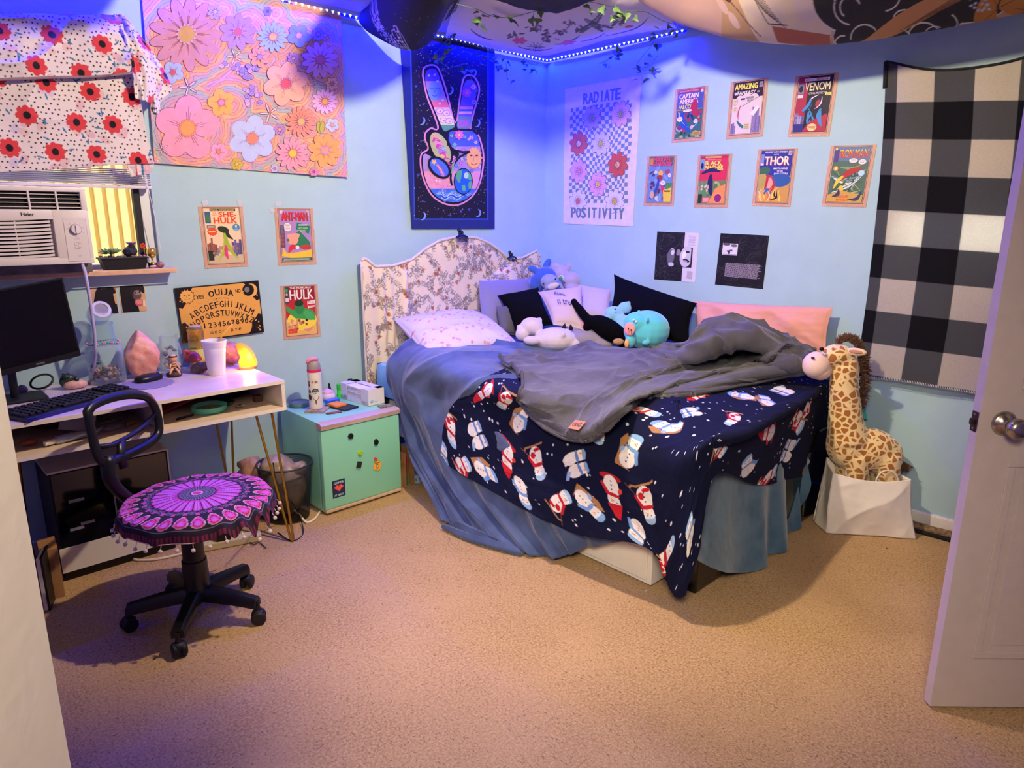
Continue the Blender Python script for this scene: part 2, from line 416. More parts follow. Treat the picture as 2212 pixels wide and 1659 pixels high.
# ================================================================== the room
CEIL = 2.48
def mapmesh(art, mb, fn, N, base=.0005, step=.00012):
    lay = []; N = V(N)
    for qs, col in art.p:
        xs = [p[0] for q in qs for p in q]; ys = [p[1] for q in qs for p in q]
        if not xs: continue
        bb = (min(xs), max(xs), min(ys), max(ys)); L = 0
        for b, l in lay:
            if l >= L and b[0] < bb[1] and b[1] > bb[0] and b[2] < bb[3] and b[3] > bb[2]: L = l+1
        lay.append((bb, L))
        for k, q in enumerate(qs): mb.add([V(fn(*p))+N*(base+(L+k % 3*.25)*step) for p in q], [tuple(range(len(q)))], None, col)
WALLM = mat('#a8c8d0', rough=.75, bump=.12, bscale=260, var=.03, vscale=6)
TRIMW = mat('#e6e2da', rough=.45, bump=.05, bscale=90, var=.03)
def carpet():
    m = bpy.data.materials.new('carpet'); m.use_nodes = True; nt = m.node_tree; N = nt.nodes; L = nt.links; b = N['Principled BSDF']
    b.inputs['Roughness'].default_value = .95; b.inputs['Specular IOR Level'].default_value = .15
    tc = N.new('ShaderNodeTexCoord')
    def nz(sc, det, st=(1, 1, 1), rot=0):
        mp = N.new('ShaderNodeMapping'); mp.inputs['Scale'].default_value = st; mp.inputs['Rotation'].default_value = (0, 0, rot); L.new(tc.outputs['Object'], mp.inputs[0])
        n = N.new('ShaderNodeTexNoise'); n.inputs['Scale'].default_value = sc; n.inputs['Detail'].default_value = det; L.new(mp.outputs[0], n.inputs['Vector']); return n.outputs['Fac']
    def rng(x, a, b_, c, d):
        r = N.new('ShaderNodeMapRange'); L.new(x, r.inputs[0]); r.inputs[1].default_value = a; r.inputs[2].default_value = b_; r.inputs[3].default_value = c; r.inputs[4].default_value = d; return r.outputs[0]
    def mix(f, a, c):
        x = N.new('ShaderNodeMix'); x.data_type = 'RGBA'; L.new(f, x.inputs['Factor'])
        for k, v in (('A', a), ('B', c)):
            if isinstance(v, str): x.inputs[k].default_value = (*lin(v), 1)
            else: L.new(v, x.inputs[k])
        return x.outputs['Result']
    base = mix(rng(nz(3.2, 3), .35, .65, 0, 1), '#b8926a', '#a58058')
    fib = mix(rng(nz(120, 3), .35, .65, 0, 1), base, '#c6a67c')
    fl1 = mix(rng(nz(70, 2, (1, 3.2, 1), .7), .63, .70, 0, .75), fib, '#6b5038')
    fl2 = mix(rng(nz(64, 2, (3, 1, 1), .3), .64, .71, 0, .7), fl1, '#6b5038')
    fl3 = mix(rng(nz(90, 2, (1, 2.5, 1), 2.1), .66, .72, 0, .6), fl2, '#dcc19a')
    st = mix(rng(nz(1.1, 4), .60, .72, 0, .30), fl3, '#8a6a4c')
    L.new(st, b.inputs['Base Color'])
    bp = N.new('ShaderNodeBump'); bp.inputs['Strength'].default_value = .9; bp.inputs['Distance'].default_value = .006
    L.new(nz(170, 4), bp.inputs['Height']); L.new(bp.outputs[0], b.inputs['Normal']); return m
X0, Y0 = -4.4, -4.4
MB().bb(X0, .1, Y0, .1, -.1, 0).build('floor', carpet(), kind='structure')
MB().bb(X0, .1, Y0, .1, CEIL, CEIL+.1).build('ceiling', mat('#8c92a8', rough=.9, bump=.3, bscale=120), kind='structure')
W1 = dict(x0=-3.42, x1=-2.545, z0=1.235, z1=2.16)       # window over the desk
b = MB()
b.bb(X0, W1['x0'], 0, .14, 0, CEIL); b.bb(W1['x1'], .0, 0, .14, 0, CEIL)
b.bb(W1['x0'], W1['x1'], 0, .14, 0, W1['z0']); b.bb(W1['x0'], W1['x1'], 0, .14, W1['z1'], CEIL)
b.build('wall_left', WALLM, kind='structure')
W2 = dict(y0=-3.1, y1=-2.23, z0=1.22, z1=2.0)           # window behind the checked blanket
b = MB()
b.bb(0, .14, W2['y1'], .14, 0, CEIL); b.bb(0, .14, Y0, W2['y0'], 0, CEIL)
b.bb(0, .14, W2['y0'], W2['y1'], 0, W2['z0']); b.bb(0, .14, W2['y0'], W2['y1'], W2['z1'], CEIL)
b.build('wall_right', WALLM, kind='structure')
MB().bb(X0, .1, Y0-.1, Y0, 0, CEIL).build('wall_front', mat('#cfc4b6', rough=.8), kind='structure')
MB().bb(X0-.1, X0, Y0, .14, 0, CEIL).build('wall_back', mat('#cfc4b6', rough=.8), kind='structure')
b = MB(); b.bb(-.013, 0, -3.6, -.02, 0, .078); b.bb(-.009, 0, -3.6, -.02, .078, .084); b.build('baseboard_right', TRIMW, kind='structure')
b = MB(); b.bb(-4.3, 0, -.013, 0, 0, .078); b.bb(-4.3, 0, -.009, 0, .078, .084); b.build('baseboard_left', TRIMW, kind='structure')
# near door-frame edge at the left of the view
e = CAM+ray(85, 1270)*.62; d2 = Vector((_f[0], _f[1], 0)).normalized(); l2 = Vector((-d2.y, d2.x, 0))
E0 = Vector((e[0], e[1], 0)); MB().box(E0+l2*.25-d2*.05+Vector((0, 0, CEIL/2)), (.1, .5, CEIL), rz=math.atan2(d2.y, d2.x)).build('wall_entry', mat('#d8cdbf', rough=.6, bump=.08, bscale=60), kind='structure')

# ---- window 1
win = thing('window_1', 'white framed window above the desk holding the air conditioner', 'window', (-2.98, .05, W1['z0'])); win['kind'] = 'structure'
b = MB(); x0, x1, z0, z1 = W1['x0'], W1['x1'], W1['z0'], W1['z1']
WV = mat('#dfe6ee', rough=.4)
for (a, c) in ((x0, x0+.045), (x1-.045, x1)): b.bb(a, c, .02, .10, z0, z1)
b.bb(x0, x1, .02, .10, z1-.045, z1); b.bb(x0, x1, .02, .10, z0, z0+.02)
b.bb(x0, x1, .03, .07, 1.60, 1.64); b.build('window_frame', WV, win)
b = MB(); b.bb(x0+.045, x1-.045, .048, .052, 1.64, z1-.045); b.build('pane', mat('#e8f4ff', rough=.02, alpha=.10), win)
b = MB(); b.bb(-2.622, -2.596, .0, .03, z0+.02, 1.6); b.build('gasket', mat('#15151a', rough=.7), win)
b = MB(); b.bb(-3.55, -2.50, -.085, .02, 1.213, 1.235, bev=.004); b.build('windowsill', mat('#d9b08e', rough=.55, var=.1, vscale=30), win)
b = MB(); b.bb(-3.53, -2.52, -.012, -.0, 1.16, 1.213); b.build('apron', WALLM, win)
# pale siding outside, lit by the sky, seen beside the air conditioner
o = MB()
for i in range(60): o.bb(-4.4+i*.06, -4.4+i*.06+.036, 1.0, 1.03, .2, 2.9)
o.bb(-4.5, -.7, 1.03, 1.05, .2, 2.9)
o.build('exterior_siding', mat('#f5c878', rough=.6), kind='structure')

# ---- blind pulled up
bl = thing('window_blind', 'white horizontal blind pulled up above the air conditioner', 'blind', (-2.98, -.02, 1.58))
b = MB()
for i in range(9): b.box((-2.975, -.02, 1.596+i*.0075), (.84, .045, .0022), M=None)
b.build('slat_stack', mat('#d5cfd6', rough=.5), bl)
b = MB(); b.bb(-3.40, -2.553, -.043, .003, 1.578, 1.591, bev=.003); b.build('bottom_rail', mat('#d5cfd6', rough=.5), bl)
b = MB()
for i in range(14): b.box((-2.975, -.02, 1.69+i*.032), (.84, .045, .0022), R3=Matrix.Rotation(.75, 4, 'X'))
b.build('slats', mat('#f2f4f6', rough=.5, transl=.5), bl)
b = MB(); b.tube([(-2.585, -.05, 2.1), (-2.575, -.052, 1.6), (-2.555, -.055, 1.42), (-2.548, -.04, 1.30)], .0015, 5)
b.tube([(-2.60, -.05, 2.1), (-2.59, -.052, 1.62)], .0015, 5); b.build('cord', mat('#e8e4da'), bl)
for cx in (-3.12, -2.70):
    b = MB()
    for k in range(14):
        a = cx+R.uniform(-.03, .03); z = 1.60+R.uniform(0, .05); pts = [(a+R.uniform(-.012, .012)+j*.008, -.046-R.uniform(0, .004), z+R.uniform(-.012, .012)) for j in range(5)]
        b.tube(pts, .0009, 4)
    b.build('ladder_string', mat('#efe6dc'), bl)

# ---- air conditioner
ac = thing('window_air_conditioner', 'white window air conditioner with curved front louvres and round dial', 'air conditioner', (-3.08, -.05, 1.275))
PL = mat('#ddd6d6', rough=.4, bump=.03)
ax0, ax1, az0, az1, ay = -3.33, -2.85, 1.275, 1.57, -.20
b = MB()   # front shell made of bars around the openings
b.bb(ax0, ax1, ay+.02, .25, az0, az1, bev=.008)
b.bb(ax0, ax1, ay-.004, ay+.03, az0, az0+.028, bev=.006); b.bb(ax0, ax1, ay-.004, ay+.03, az1-.018, az1, bev=.006)
b.bb(ax1-.125, ax1-.0004, ay-.0046, ay+.03, az0+.02, 1.4855, bev=.006); b.bb(ax0, ax1-.123, ay-.0042, ay+.03, 1.447, 1.4853, bev=.004)
b.bb(ax1-.022, ax1-.0002, ay-.0037, ay+.03, 1.47, az1-.01, bev=.004)
b.build('housing', PL, ac, smooth='auto')
b = MB(); b.bb(ax0+.01, ax1-.02, ay+.012, ay+.022, 1.485, az1-.018); b.bb(ax0+.01, -2.988, ay+.013, ay+.0215, az0+.02, 1.45); b.build('vent_interior', mat('#0b0b0e', rough=.8), ac)
b = MB()
for i in range(4): b.bb(ax0, ax1-.02, ay+.0, ay+.004, 1.493+i*.016, 1.4955+i*.016)
for x in (-3.25, -3.145, -3.045, -2.955, ): b.bb(x, x+.006, ay-.003, ay+.012, 1.483, 1.555)
b.build('top_grille', PL, ac)
b = MB()
for i in range(12):
    z = az0+.030+i*.0142; pts = []
    xr = -2.985+.0*i
    for k in range(13):
        t = k/12; x = ax0+.01+t*(xr-ax0-.01); pts.append((x, ay+.001, z+.0065*(2*t-1)**2*(1 if 1 else 0)-.004))
    vs = []
    for p in pts: vs += [(p[0], p[1]-.003, p[2]), (p[0], p[1]-.003, p[2]+.0088), (p[0], p[1]+.012, p[2]+.0088), (p[0], p[1]+.012, p[2])]
    fs = []
    for k in range(12):
        for j in range(4): fs.append((k*4+j, k*4+(j+1) % 4, k*4+4+(j+1) % 4, k*4+4+j))
    b.add(vs, fs+[(0, 1, 2, 3), (51, 50, 49, 48)])
for x in (-3.21, -3.10): b.bb(x, x+.004, ay+.002, ay+.012, az0+.03, 1.45)
b.build('front_louvres', PL, ac)
b = MB(); a = Art()
a.rect(0, 0, .078, .165, '#9a9498'); a.rect(.001, .001, .076, .163, '#dcd5d6')
a.ell(.039, .125, .021, .021, '#8d878c'); a.ell(.039, .125, .0195, .0195, '#e6e0e2')
a.rect(.022, .121, .034, .001, '#a09aa0'); a.rect(.022, .130, .034, .001, '#a09aa0')
for k in range(7): t = -.5+k*.7; a.ell(.039+.027*cos(t), .125+.027*sin(t), .0012, .0012, '#77727a', n=6)
for (q, t_, ww) in ((.095, 'LOW', .012), (.086, 'COOL', .02), (.072, 'HIGH', .014), (.048, 'FAN', .014), (.018, 'OFF', .012)): a.text(t_, .039-ww/2, q, ww, .004, '#8a858c')
for q in (.052, .066): a.line([(.028, q+.006), (.028, q-.004), (.040, q-.004), (.040, q+.004), (.05, q+.004)], .0012, '#8d878c')
a.mesh(b, (-2.9415, ay-.0050, 1.285), (1, 0, 0), (0, 0, 1), (0, -1, 0), base=.0004)
b.build('control_panel', mat(attr=True, rough=.4), ac)
b = MB(); a = Art(); a.text('Haier', 0, 0, .042, .0135, '#26242c', bold=.012); p = HY(44, 456, ay-.0045); a.mesh(b, (p[0], ay-.0048, 1.460), (1, 0, 0), (0, 0, 1), (0, -1, 0), base=.0004); b.build('logo', PRINT, ac)
b = MB(); b.lathe([(.0, .012), (.017, .012), (.0195, .0)], (-2.9025, ay-.005, 1.41), 20, Matrix.Rotation(pi/2, 4, 'X')); b.bb(-2.9045, -2.9005, ay-.021, ay-.015, 1.395, 1.425); b.build('dial', PL, ac, smooth='auto')
b = MB(); b.tube([(-2.895, -.19, 1.28), (-2.893, -.215, 1.24), (-2.888, -.205, 1.14), (-2.885, -.19, 1.0), (-2.887, -.17, .9), (-2.90, -.12, .80), (-2.93, -.07, .72)], .0065, 8)
b.build('power_cord', mat('#b9b2cf', rough=.5), ac, smooth=True)
MB().bb(-3.5, -2.845, -.13, -.01, 1.236, 1.272, bev=.004).build('wood_block', mat('#6f6a68', rough=.85, bump=.6, bscale=40, var=.4, vscale=15), label='weathered grey wood plank on the sill under the air conditioner', cat='wood plank')

# ---- window 2
win = thing('window_2', 'daylit window glowing behind the checked blanket', 'window', (.07, -2.66, W2['z0'])); win['kind'] = 'structure'
b = MB(); y0, y1, z0, z1 = W2['y0'], W2['y1'], W2['z0'], W2['z1']
b.bb(.02, .1, y0, y0+.045, z0, z1); b.bb(.02, .1, y1-.045, y1, z0, z1); b.bb(.02, .1, y0, y1, z1-.045, z1); b.bb(.02, .1, y0, y1, z0, z0+.045); b.bb(.03, .08, y0, y1, 1.58, 1.62)
b.build('window_frame', WV, win)
b = MB(); b.bb(.048, .052, y0+.045, y1-.045, z0+.045, z1-.045); b.build('pane', mat('#e8f4ff', rough=.02, alpha=.10), win)
b = MB(); b.bb(.01, .014, y0+.02, y1-.02, 1.50, z1-.01); b.build('roller_shade', mat('#e9dfa8', rough=.7, transl=.35), win)

# ---- open door at the right
P1 = Vector((-1.393, -2.996, .012)); fd = Vector((.717, -.697, 0)).normalized(); nd = Vector((.697, .717, 0)).normalized()
dr = thing('door_1', 'open white panelled door with a brushed metal knob', 'door', P1+fd*.38); dr['kind'] = 'structure'
dm = Matrix(((fd.x, nd.x, 0, P1.x), (fd.y, nd.y, 0, P1.y), (0, 0, 1, P1.z), (0, 0, 0, 1)))
DW = mat('#c4b4b0', rough=.5, bump=.08, bscale=160, var=.03)
b = MB(); b.box((.38, .0165, 1.015), (.76, .033, 2.03), M=dm)
for (a, c, z, zz) in ((.10, .36, .17, .80), (.42, .68, .17, .80), (.10, .36, 1.0, 1.86), (.42, .68, 1.0, 1.86)):
    for (q0, q1, r0, r1) in ((a, c, z, z+.022), (a, c, zz-.022, zz), (a, a+.022, z+.022, zz-.022), (c-.022, c, z+.022, zz-.022)):
        b.box(((q0+q1)/2, -.002, (r0+r1)/2), (q1-q0, .005, r1-r0), M=dm, bev=.002)
    b.box(((a+c)/2, -.001, (z+zz)/2), (c-a-.09, .004, zz-z-.09), M=dm, bev=.0018)
b.build('door_panel', DW, dr)
ST = mat('#b7aea4', rough=.25, metal=1.)
b = MB(); K = dm @ Matrix.Translation((.068, 0, .905)) @ Matrix.Rotation(pi/2, 4, 'X')
b.lathe([(.034, 0), (.034, .004), (.028, .010), (.014, .014), (.012, .03), (.018, .036), (.027, .046), (.0285, .056), (.026, .066), (.016, .072), (0, .073)], (0, 0, 0), 28, K); b.build('knob', ST, dr, smooth=True)
b = MB(); b.box((-.001, .0165, .905), (.003, .025, .057), M=dm, bev=.001); b.box((-.007, .0165, .905), (.012, .012, .018), M=dm, bev=.003)
b.build('latch_plate', mat('#6d5a4a', rough=.3, metal=1.), dr)
b = MB()
for dz in (-.02, .02): b.box((-.0035, .0165, .905+dz), (.002, .006, .006), M=dm, bev=.001)
b.build('screw', mat('#c8b9a6', rough=.3, metal=1.), dr)

# ---- draught strip along the baseboard
dg = thing('carpet_offcut', 'frayed brown carpet offcut along the right baseboard', 'carpet strip', (-.05, -2.75, 0))
b = MB(); pts = [(-.04+.004*sin(k*2.1), -2.42-k*.07, .018+.002*sin(k*1.7)) for k in range(12)]
b.tube(pts, .022, 10); b.build('pile', mat('#8b7053', rough=1., bump=1.5, bscale=150, var=.4, vscale=60), dg, smooth=True)
b = MB(); b.tube([(p[0]-.03, p[1], .007) for p in pts], .012, 8); b.build('backing', mat('#14130f', rough=.9, bump=1, bscale=90), dg, smooth=True)
# crumbs on the carpet
for i, (x, y, s, c) in enumerate([(508, 1280, .008, '#3a2c20'), (335, 1423, .011, '#2b2118'), (1290, 1228, .006, '#c9ccd2'), (1395, 1277, .006, '#d8dade'), (1303, 1232, .004, '#c9ccd2'), (1915, 1185, .007, '#4b3a2a'), (1360, 1300, .004, '#2b2118'), (1785, 1300, .003, '#2b2118')]):
    p = HZ(x, y, 0); MB().rock((p[0], p[1], s*.3), (s, s*.6, s*.3), seed=i, sub=1).build('crumb', mat(c), label=['dark crumb on the carpet left of the chair wheel', 'dark stain-like crumb on the carpet in front of the chair', 'pale paper scrap on the carpet below the bed drawer', 'white paper scrap on the carpet before the bed corner', 'small pale scrap beside the scrap below the bed drawer', 'brown crumb on the carpet in front of the paper bag', 'tiny dark crumb on the carpet near the bed corner', 'tiny dark crumb on the open carpet right of the bed'][i], cat='crumb')

# ---- blue light strip
ls = thing('light_strip', 'blue light strip glowing along the ceiling joint', 'light strip', (-1.0, -.02, 2.46))
b = MB(); b.bb(-1.87, -.012, -.012, -.001, 2.468, 2.477); b.bb(-.012, -.001, -1.07, -.001, 2.468, 2.477); b.build('tape', mat('#2030c0', rough=.4, emis='#0000ff', es=3), ls)
LM = mat('#ffffff', emis='#8fb0ff', es=2.6)
led = None
for k in range(87):
    s = k*.0335; p = (-1.86+s, -.014, 2.466) if s < 1.84 else (-.014, -(s-1.84)-.01, 2.466)
    if led is None:
        led = MB(); led.lathe([(0, -.011), (.0072, 0), (.0072, .002)], (0, 0, 0), 6); led = led.build('led', LM, None); led.parent = ls; led.location = V(p)-ls.location; continue
    o = led.copy(); COL.objects.link(o); o.location = V(p)-ls.location+Vector((0, 0, R.uniform(-.001, .001)))
# ================================================================== pictures and cloths on the walls
PAPER = mat(attr=True, rough=.42, var=.02, spec=.4)
def on_wall(wall, off=.002):
    return (lambda p: HY(p[0], p[1], -off)) if wall == 'A' else (lambda p: HX(p[0], p[1], -off))
def quadmap(q, wall, W, H, off=.002):
    """local picture coordinates (x right, y down) -> point on the wall inside the four corners q = TL TR BR BL"""
    c = [on_wall(wall, off)(p) for p in q]
    return lambda x, y: (c[0]*(1-x/W)+c[1]*(x/W))*(1-y/H)+(c[3]*(1-x/W)+c[2]*(x/W))*(y/H)
def picture(name, label, cat, q, wall, art, W=100, H=134, th=.0012, off=.0016, m=PAPER, base='#ffffff', group=None, parent=None, edge=None):
    fn = quadmap(q, wall, W, H, off); N = (0, -1, 0) if wall == 'A' else (-1, 0, 0); b = MB()
    pts = [V(fn(0, 0)), V(fn(W, 0)), V(fn(W, H)), V(fn(0, H))]; bk = [p-V(N)*(th) for p in pts]
    b.add([*pts, *bk], [(0, 1, 2, 3), (7, 6, 5, 4), (0, 4, 5, 1), (1, 5, 6, 2), (2, 6, 7, 3), (3, 7, 4, 0)], None, edge or base)
    mapmesh(art, b, fn, N, base=.0003, step=.0001)
    return b.build(name, m, parent, label=label, cat=cat, group=group)
def lines(a, x, y, w, n, dy, col, lw=.5, rg=R):
    for i in range(n): a.rect(x+rg.uniform(0, .06)*w, y+i*dy, w*(1-rg.uniform(0, .15)), lw, col)
def bubble(a, x, y, rx, ry, n=3):
    a.ell(x, y, rx, ry, '#2b2530'); a.ell(x, y, rx-.5, ry-.5, '#ece4e2'); lines(a, x-rx*.6, y-n*.9, rx*1.2, n, 1.8, '#55505a', .5)
def city(a, x0, x1, yb, hmin, hmax, cols, n, win=None):
    w_ = (x1-x0)/n
    for i in range(n):
        h = R.uniform(hmin, hmax); c = R.choice(cols); a.rect(x0+i*w_, yb-h, w_*1.02, h, c)
        if win:
            for j in range(int(h/3)): a.rect(x0+i*w_+w_*.25, yb-h+1.5+j*3, w_*.5, 1, win)
def swoosh(a, x0, y0, x1, y1, w_, col, bend=.2, n=10):
    P = []; Q = []; dx, dy = x1-x0, y1-y0; l = math.hypot(dx, dy); nx, ny = -dy/l, dx/l
    for i in range(n+1):
        t = i/n; cx = x0+dx*t+nx*l*bend*sin(pi*t); cy = y0+dy*t+ny*l*bend*sin(pi*t); ww = w_*sin(pi*min(.97, .08+t*.9))**.7/2
        P.append((cx+nx*ww, cy+ny*ww)); Q.append((cx-nx*ww, cy-ny*ww))
    a.poly(P+Q[::-1], col)
def title(a, t, x, y, w_, h, col, shadow=None, sx=.8, sy=.8, bold=.006):
    if shadow: a.text(t, x+sx, y+h+sy, w_, -h, shadow, bold=bold)
    a.text(t, x, y+h, w_, -h, col, bold=bold)
def comic(q, wall, label, draw, seed):
    global R
    R = random.Random(seed); a = Art(); a.rect(0, 0, 100, 134, '#c69a80')
    for k in range(16):
        x, y = (R.choice([R.uniform(0, 8), R.uniform(92, 100)]), R.uniform(0, 134)) if k < 11 else (R.uniform(0, 100), R.uniform(127, 134))
        x2, y2 = min(100, max(0, x+R.uniform(-6, 6))), min(134, max(0, y+R.uniform(3, 12))); a.line([(x, y), (x2, y2)], .7, R.choice(['#dcb89e', '#a97c66', '#e2c4ae']))
    a.rect(7.6, 1.5, 84.8, 125, '#5b4038'); a.rect(8.8, 2.7, 82.4, 122.5, '#d8b79a'); a.rect(10, 3.5, 80.3, 120.5, '#2a2226')
    draw(a)
    a.rect(3, 130.3, 7, 1.6, '#e9dfe0'); a.rect(4, 130.7, 5, .8, '#7b5f88'); a.rect(90, 130.3, 7, 1.6, '#e3c4c0'); a.rect(91, 130.7, 5, .8, '#b03030')
    return picture('comic_poster', label, 'poster', q, wall, a, base='#c69a80', group='comic cover posters on the walls')
def c_fill(a, c): a.rect(10.5, 4, 79.3, 119.5, c)
def d1(a):
    c_fill(a, '#f0cfa4'); a.rect(24, 4.5, 58, 5.2, '#241c18'); a.text('MARVEL COMICS GROUP', 26, 9, 53, -3.4, '#e8d27a', bold=.003)
    a.rect(12, 11, 12.5, 25, '#2e5a8a'); a.ell(18, 25, 4.5, 8, '#3f7a35')
    a.text('THE', 30, 15.5, 8, -3, '#c9402e'); a.text('SAVAGE', 28.5, 20.5, 13, -4, '#c9402e')
    title(a, 'SHE-', 43, 11.5, 40, 10.5, '#d8452c', '#e9b45e', bold=.012); title(a, 'HULK', 31, 24, 52, 12, '#d8452c', '#e9b45e', bold=.012)
    a.rect(14, 40, 19, 7, '#7c6a66'); lines(a, 16, 42, 15, 2, 2.2, '#e8ddd0', .8); a.burst(25, 54, 10, '#d9502c', 12, 1.2); a.rect(17, 52, 15, 3.5, '#f0c070')
    a.ell(80, 46, 8.5, 8.5, '#3a86bd'); a.text('1', 78, 46, 4, -6, '#f0d060', bold=.05); lines(a, 74.5, 48.5, 11, 2, 2.4, '#dfe8ee', .9)
    city(a, 11, 32, 112, 18, 46, ['#8a4a3c', '#a0604a', '#6c4a6a'], 5, '#5b3a48'); city(a, 66, 89, 112, 22, 44, ['#6a568a', '#7a6a9a', '#54507a'], 4, '#453a60')
    a.rect(10.5, 106, 79.3, 17.5, '#cdb890'); a.rect(11, 96, 12, 21, '#22301f')
    for k in range(22): a.ell(R.uniform(22, 86), R.uniform(86, 106), R.uniform(1.5, 4), R.uniform(2, 5), R.choice(['#b0808c', '#7a86a8', '#8c7a58', '#5a5a78', '#c08878']))
    swoosh(a, 52, 44, 34, 116, 9, '#a9bf3c', -.12); swoosh(a, 50, 46, 78, 116, 9, '#a3b83a', .1); swoosh(a, 52, 84, 54, 116, 8, '#d83f6e', .06); a.ell(50, 50, 13, 7, '#20301f', .3); swoosh(a, 58, 46, 70, 72, 8, '#20301f', .2)
def d2(a):
    c_fill(a, '#a884b8'); a.ell(17, 9, 3.6, 3.6, '#f0e8e6'); a.text('12', 15.2, 11, 3.6, -4, '#222'); a.rect(82, 5, 6, 13, '#c9b8cc'); lines(a, 83, 7, 4, 5, 2.2, '#6b5878', .8)
    title(a, 'ANT-MAN', 16, 9, 66, 19, '#cf2f3c', '#3a1420', 1.2, 1, .012)
    a.poly([(55, 33), (90, 42), (85, 60), (51, 50)], '#1f7a68'); a.text('ANT-MAN', 56, 49.5, 26, -5, '#e7d84a', slant=0); lines(a, 58, 37.5, 24, 2, 2.3, '#d9e8d8', .8); lines(a, 55, 51.5, 22, 2, 2.2, '#cfe0c8', .8)
    a.ell(30, 44, 10.5, 10.5, '#2b2530'); a.ell(30, 44, 10, 10, '#f2e2da'); lines(a, 23.5, 38, 13, 5, 2.6, '#6a5a60', .8)
    a.rect(10.5, 40, 11, 52, '#5b4a62'); 
    for k in range(16): a.rect(12, 42+k*3, 7, 1.3, '#b05a4a' if k > 6 else '#8a7a90')
    a.poly([(24, 74), (60, 52), (86, 80), (88, 96), (46, 94)], '#2e7a50'); swoosh(a, 28, 66, 60, 62, 20, '#e2a286', .15); swoosh(a, 30, 80, 56, 74, 14, '#e2a286', .1); a.ell(74, 92, 14, 6, '#b83a34')
    a.poly([(10.5, 112), (16, 92), (24, 106), (50, 104), (89, 98), (89, 116), (40, 118)], '#e9c33c'); swoosh(a, 28, 104, 56, 92, 12, '#cc2f3a', -.25); a.ell(52, 92, 5, 4.5, '#e6e0dc')
    a.rect(10.5, 117, 79.3, 6.5, '#2d6a50'); lines(a, 13, 119, 70, 2, 2, '#d6e2cc', .9)
def d3(a):
    c_fill(a, '#b52a2c'); a.rect(10.5, 4, 79.3, 30, '#8e1f26'); a.text('THE INCREDIBLE', 24, 9, 56, -4.4, '#f0e4d6', bold=.004)
    title(a, 'HULK', 23, 11.5, 63, 24, '#f2e6d8', '#2a1416', 1, 1, .012); a.rect(10.5, 4, 10, 40, '#39405e'); a.ell(15, 12, 3.5, 4.5, '#3fa050'); a.ell(15, 22, 3, 3.6, '#c9a070'); a.rect(11, 31, 9, 9, '#ddd0c0')
    a.poly([(68, 42), (90, 39), (90, 56), (70, 60)], '#ece2da'); a.text('BIG', 71, 46, 16, -4, '#2a2a33'); a.text('ISSUE!', 72, 58, 16, -3.8, '#2a2a33'); a.rect(70, 48, 19, 5, '#c93030')
    a.rect(10.5, 84, 79.3, 40, '#e8b85a'); a.ell(52, 88, 40, 26, '#f0d84a'); a.poly([(11, 48), (30, 62), (44, 56), (62, 58), (80, 64), (89, 76), (86, 90), (60, 86), (34, 82), (12, 62)], '#3f9a4c')
    a.ell(46, 56, 12, 17, '#2f8344'); a.ell(46, 45, 12, 8, '#1c3a26'); swoosh(a, 60, 66, 88, 86, 20, '#4aa85a', .1); city(a, 11, 40, 110, 10, 34, ['#d9985a', '#c06a4a', '#e0b070'], 6)
    for k in range(14): a.burst(R.uniform(16, 66), R.uniform(88, 112), R.uniform(3, 6), R.choice(['#c98a5a', '#e8c68a', '#8a4a36', '#2a1c18']), 5)
    swoosh(a, 54, 112, 82, 104, 8, '#d98f86', .2); a.rect(13, 108, 24, 11, '#cf3a30'); lines(a, 15, 110, 20, 3, 3, '#e87a60', 1)
comic([(427.6, 446.2), (523.9, 446.2), (536.6, 575.1), (443, 580.4)], 'A', 'comic poster titled SHE-HULK on a peach cover above the talking board', d1, 1)
comic([(592.2, 449.3), (675.5, 450.3), (683.7, 570.6), (601.4, 573.7)], 'A', 'comic poster titled ANT-MAN on a purple cover left of the headboard', d2, 2)
comic([(605.3, 617.7), (685.8, 613.6), (693, 726.7), (613, 734.9)], 'A', 'comic poster titled THE INCREDIBLE HULK on a red cover above the water bottle', d3, 3)
def d4(a):
    c_fill(a, '#d8a878'); a.rect(10.5, 4, 79.3, 7, '#a52c50'); lines(a, 14, 6, 60, 2, 2, '#e8b090', .8); a.rect(10.5, 11, 79.3, 42, '#4a5a9a'); a.rect(80, 6, 8, 8, '#e0c8b8')
    for i, (t, y, x, w_) in enumerate((('CAPTAIN', 14, 16, 58), ('AMERICA', 27, 18, 56))): title(a, t, x, y, w_, 11, '#e9dfe6', '#c22c50', .8, 1.2, .01)
    title(a, 'FALCON', 16, 41, 46, 10, '#f0e070', '#222', .7, .8, .01)
    a.rect(10.5, 54, 79.3, 69.5, '#3c6a60')
    for k in range(34): a.ell(R.uniform(14, 86), R.uniform(56, 108), R.uniform(3, 9), R.uniform(2, 6), R.choice(['#2f4a9a', '#3c6ab0', '#b0304a', '#4a8a60', '#7a3a6a', '#c8b0a0', '#243048']), R.uniform(0, 3))
    swoosh(a, 66, 30, 78, 74, 22, '#b02c3c', .2); swoosh(a, 24, 60, 56, 110, 18, '#2c55a0', .1); swoosh(a, 16, 56, 40, 92, 1.4, '#e0d8dc', .1); swoosh(a, 80, 84, 44, 96, 1.4, '#e0d8dc', -.2)
    bubble(a, 44, 56, 14, 4, 2); bubble(a, 22, 76, 9, 7, 3); bubble(a, 71, 84, 7, 6, 3)
    for k in range(16): a.ell(R.uniform(14, 80), R.uniform(106, 122), R.uniform(3, 7), R.uniform(2, 4), R.choice(['#6f9a5a', '#4a7a48', '#a0b878', '#2c4a34']))
    a.rect(64, 110, 24, 10, '#c9a040'); lines(a, 66, 112, 20, 3, 2.6, '#4a3020', .9)
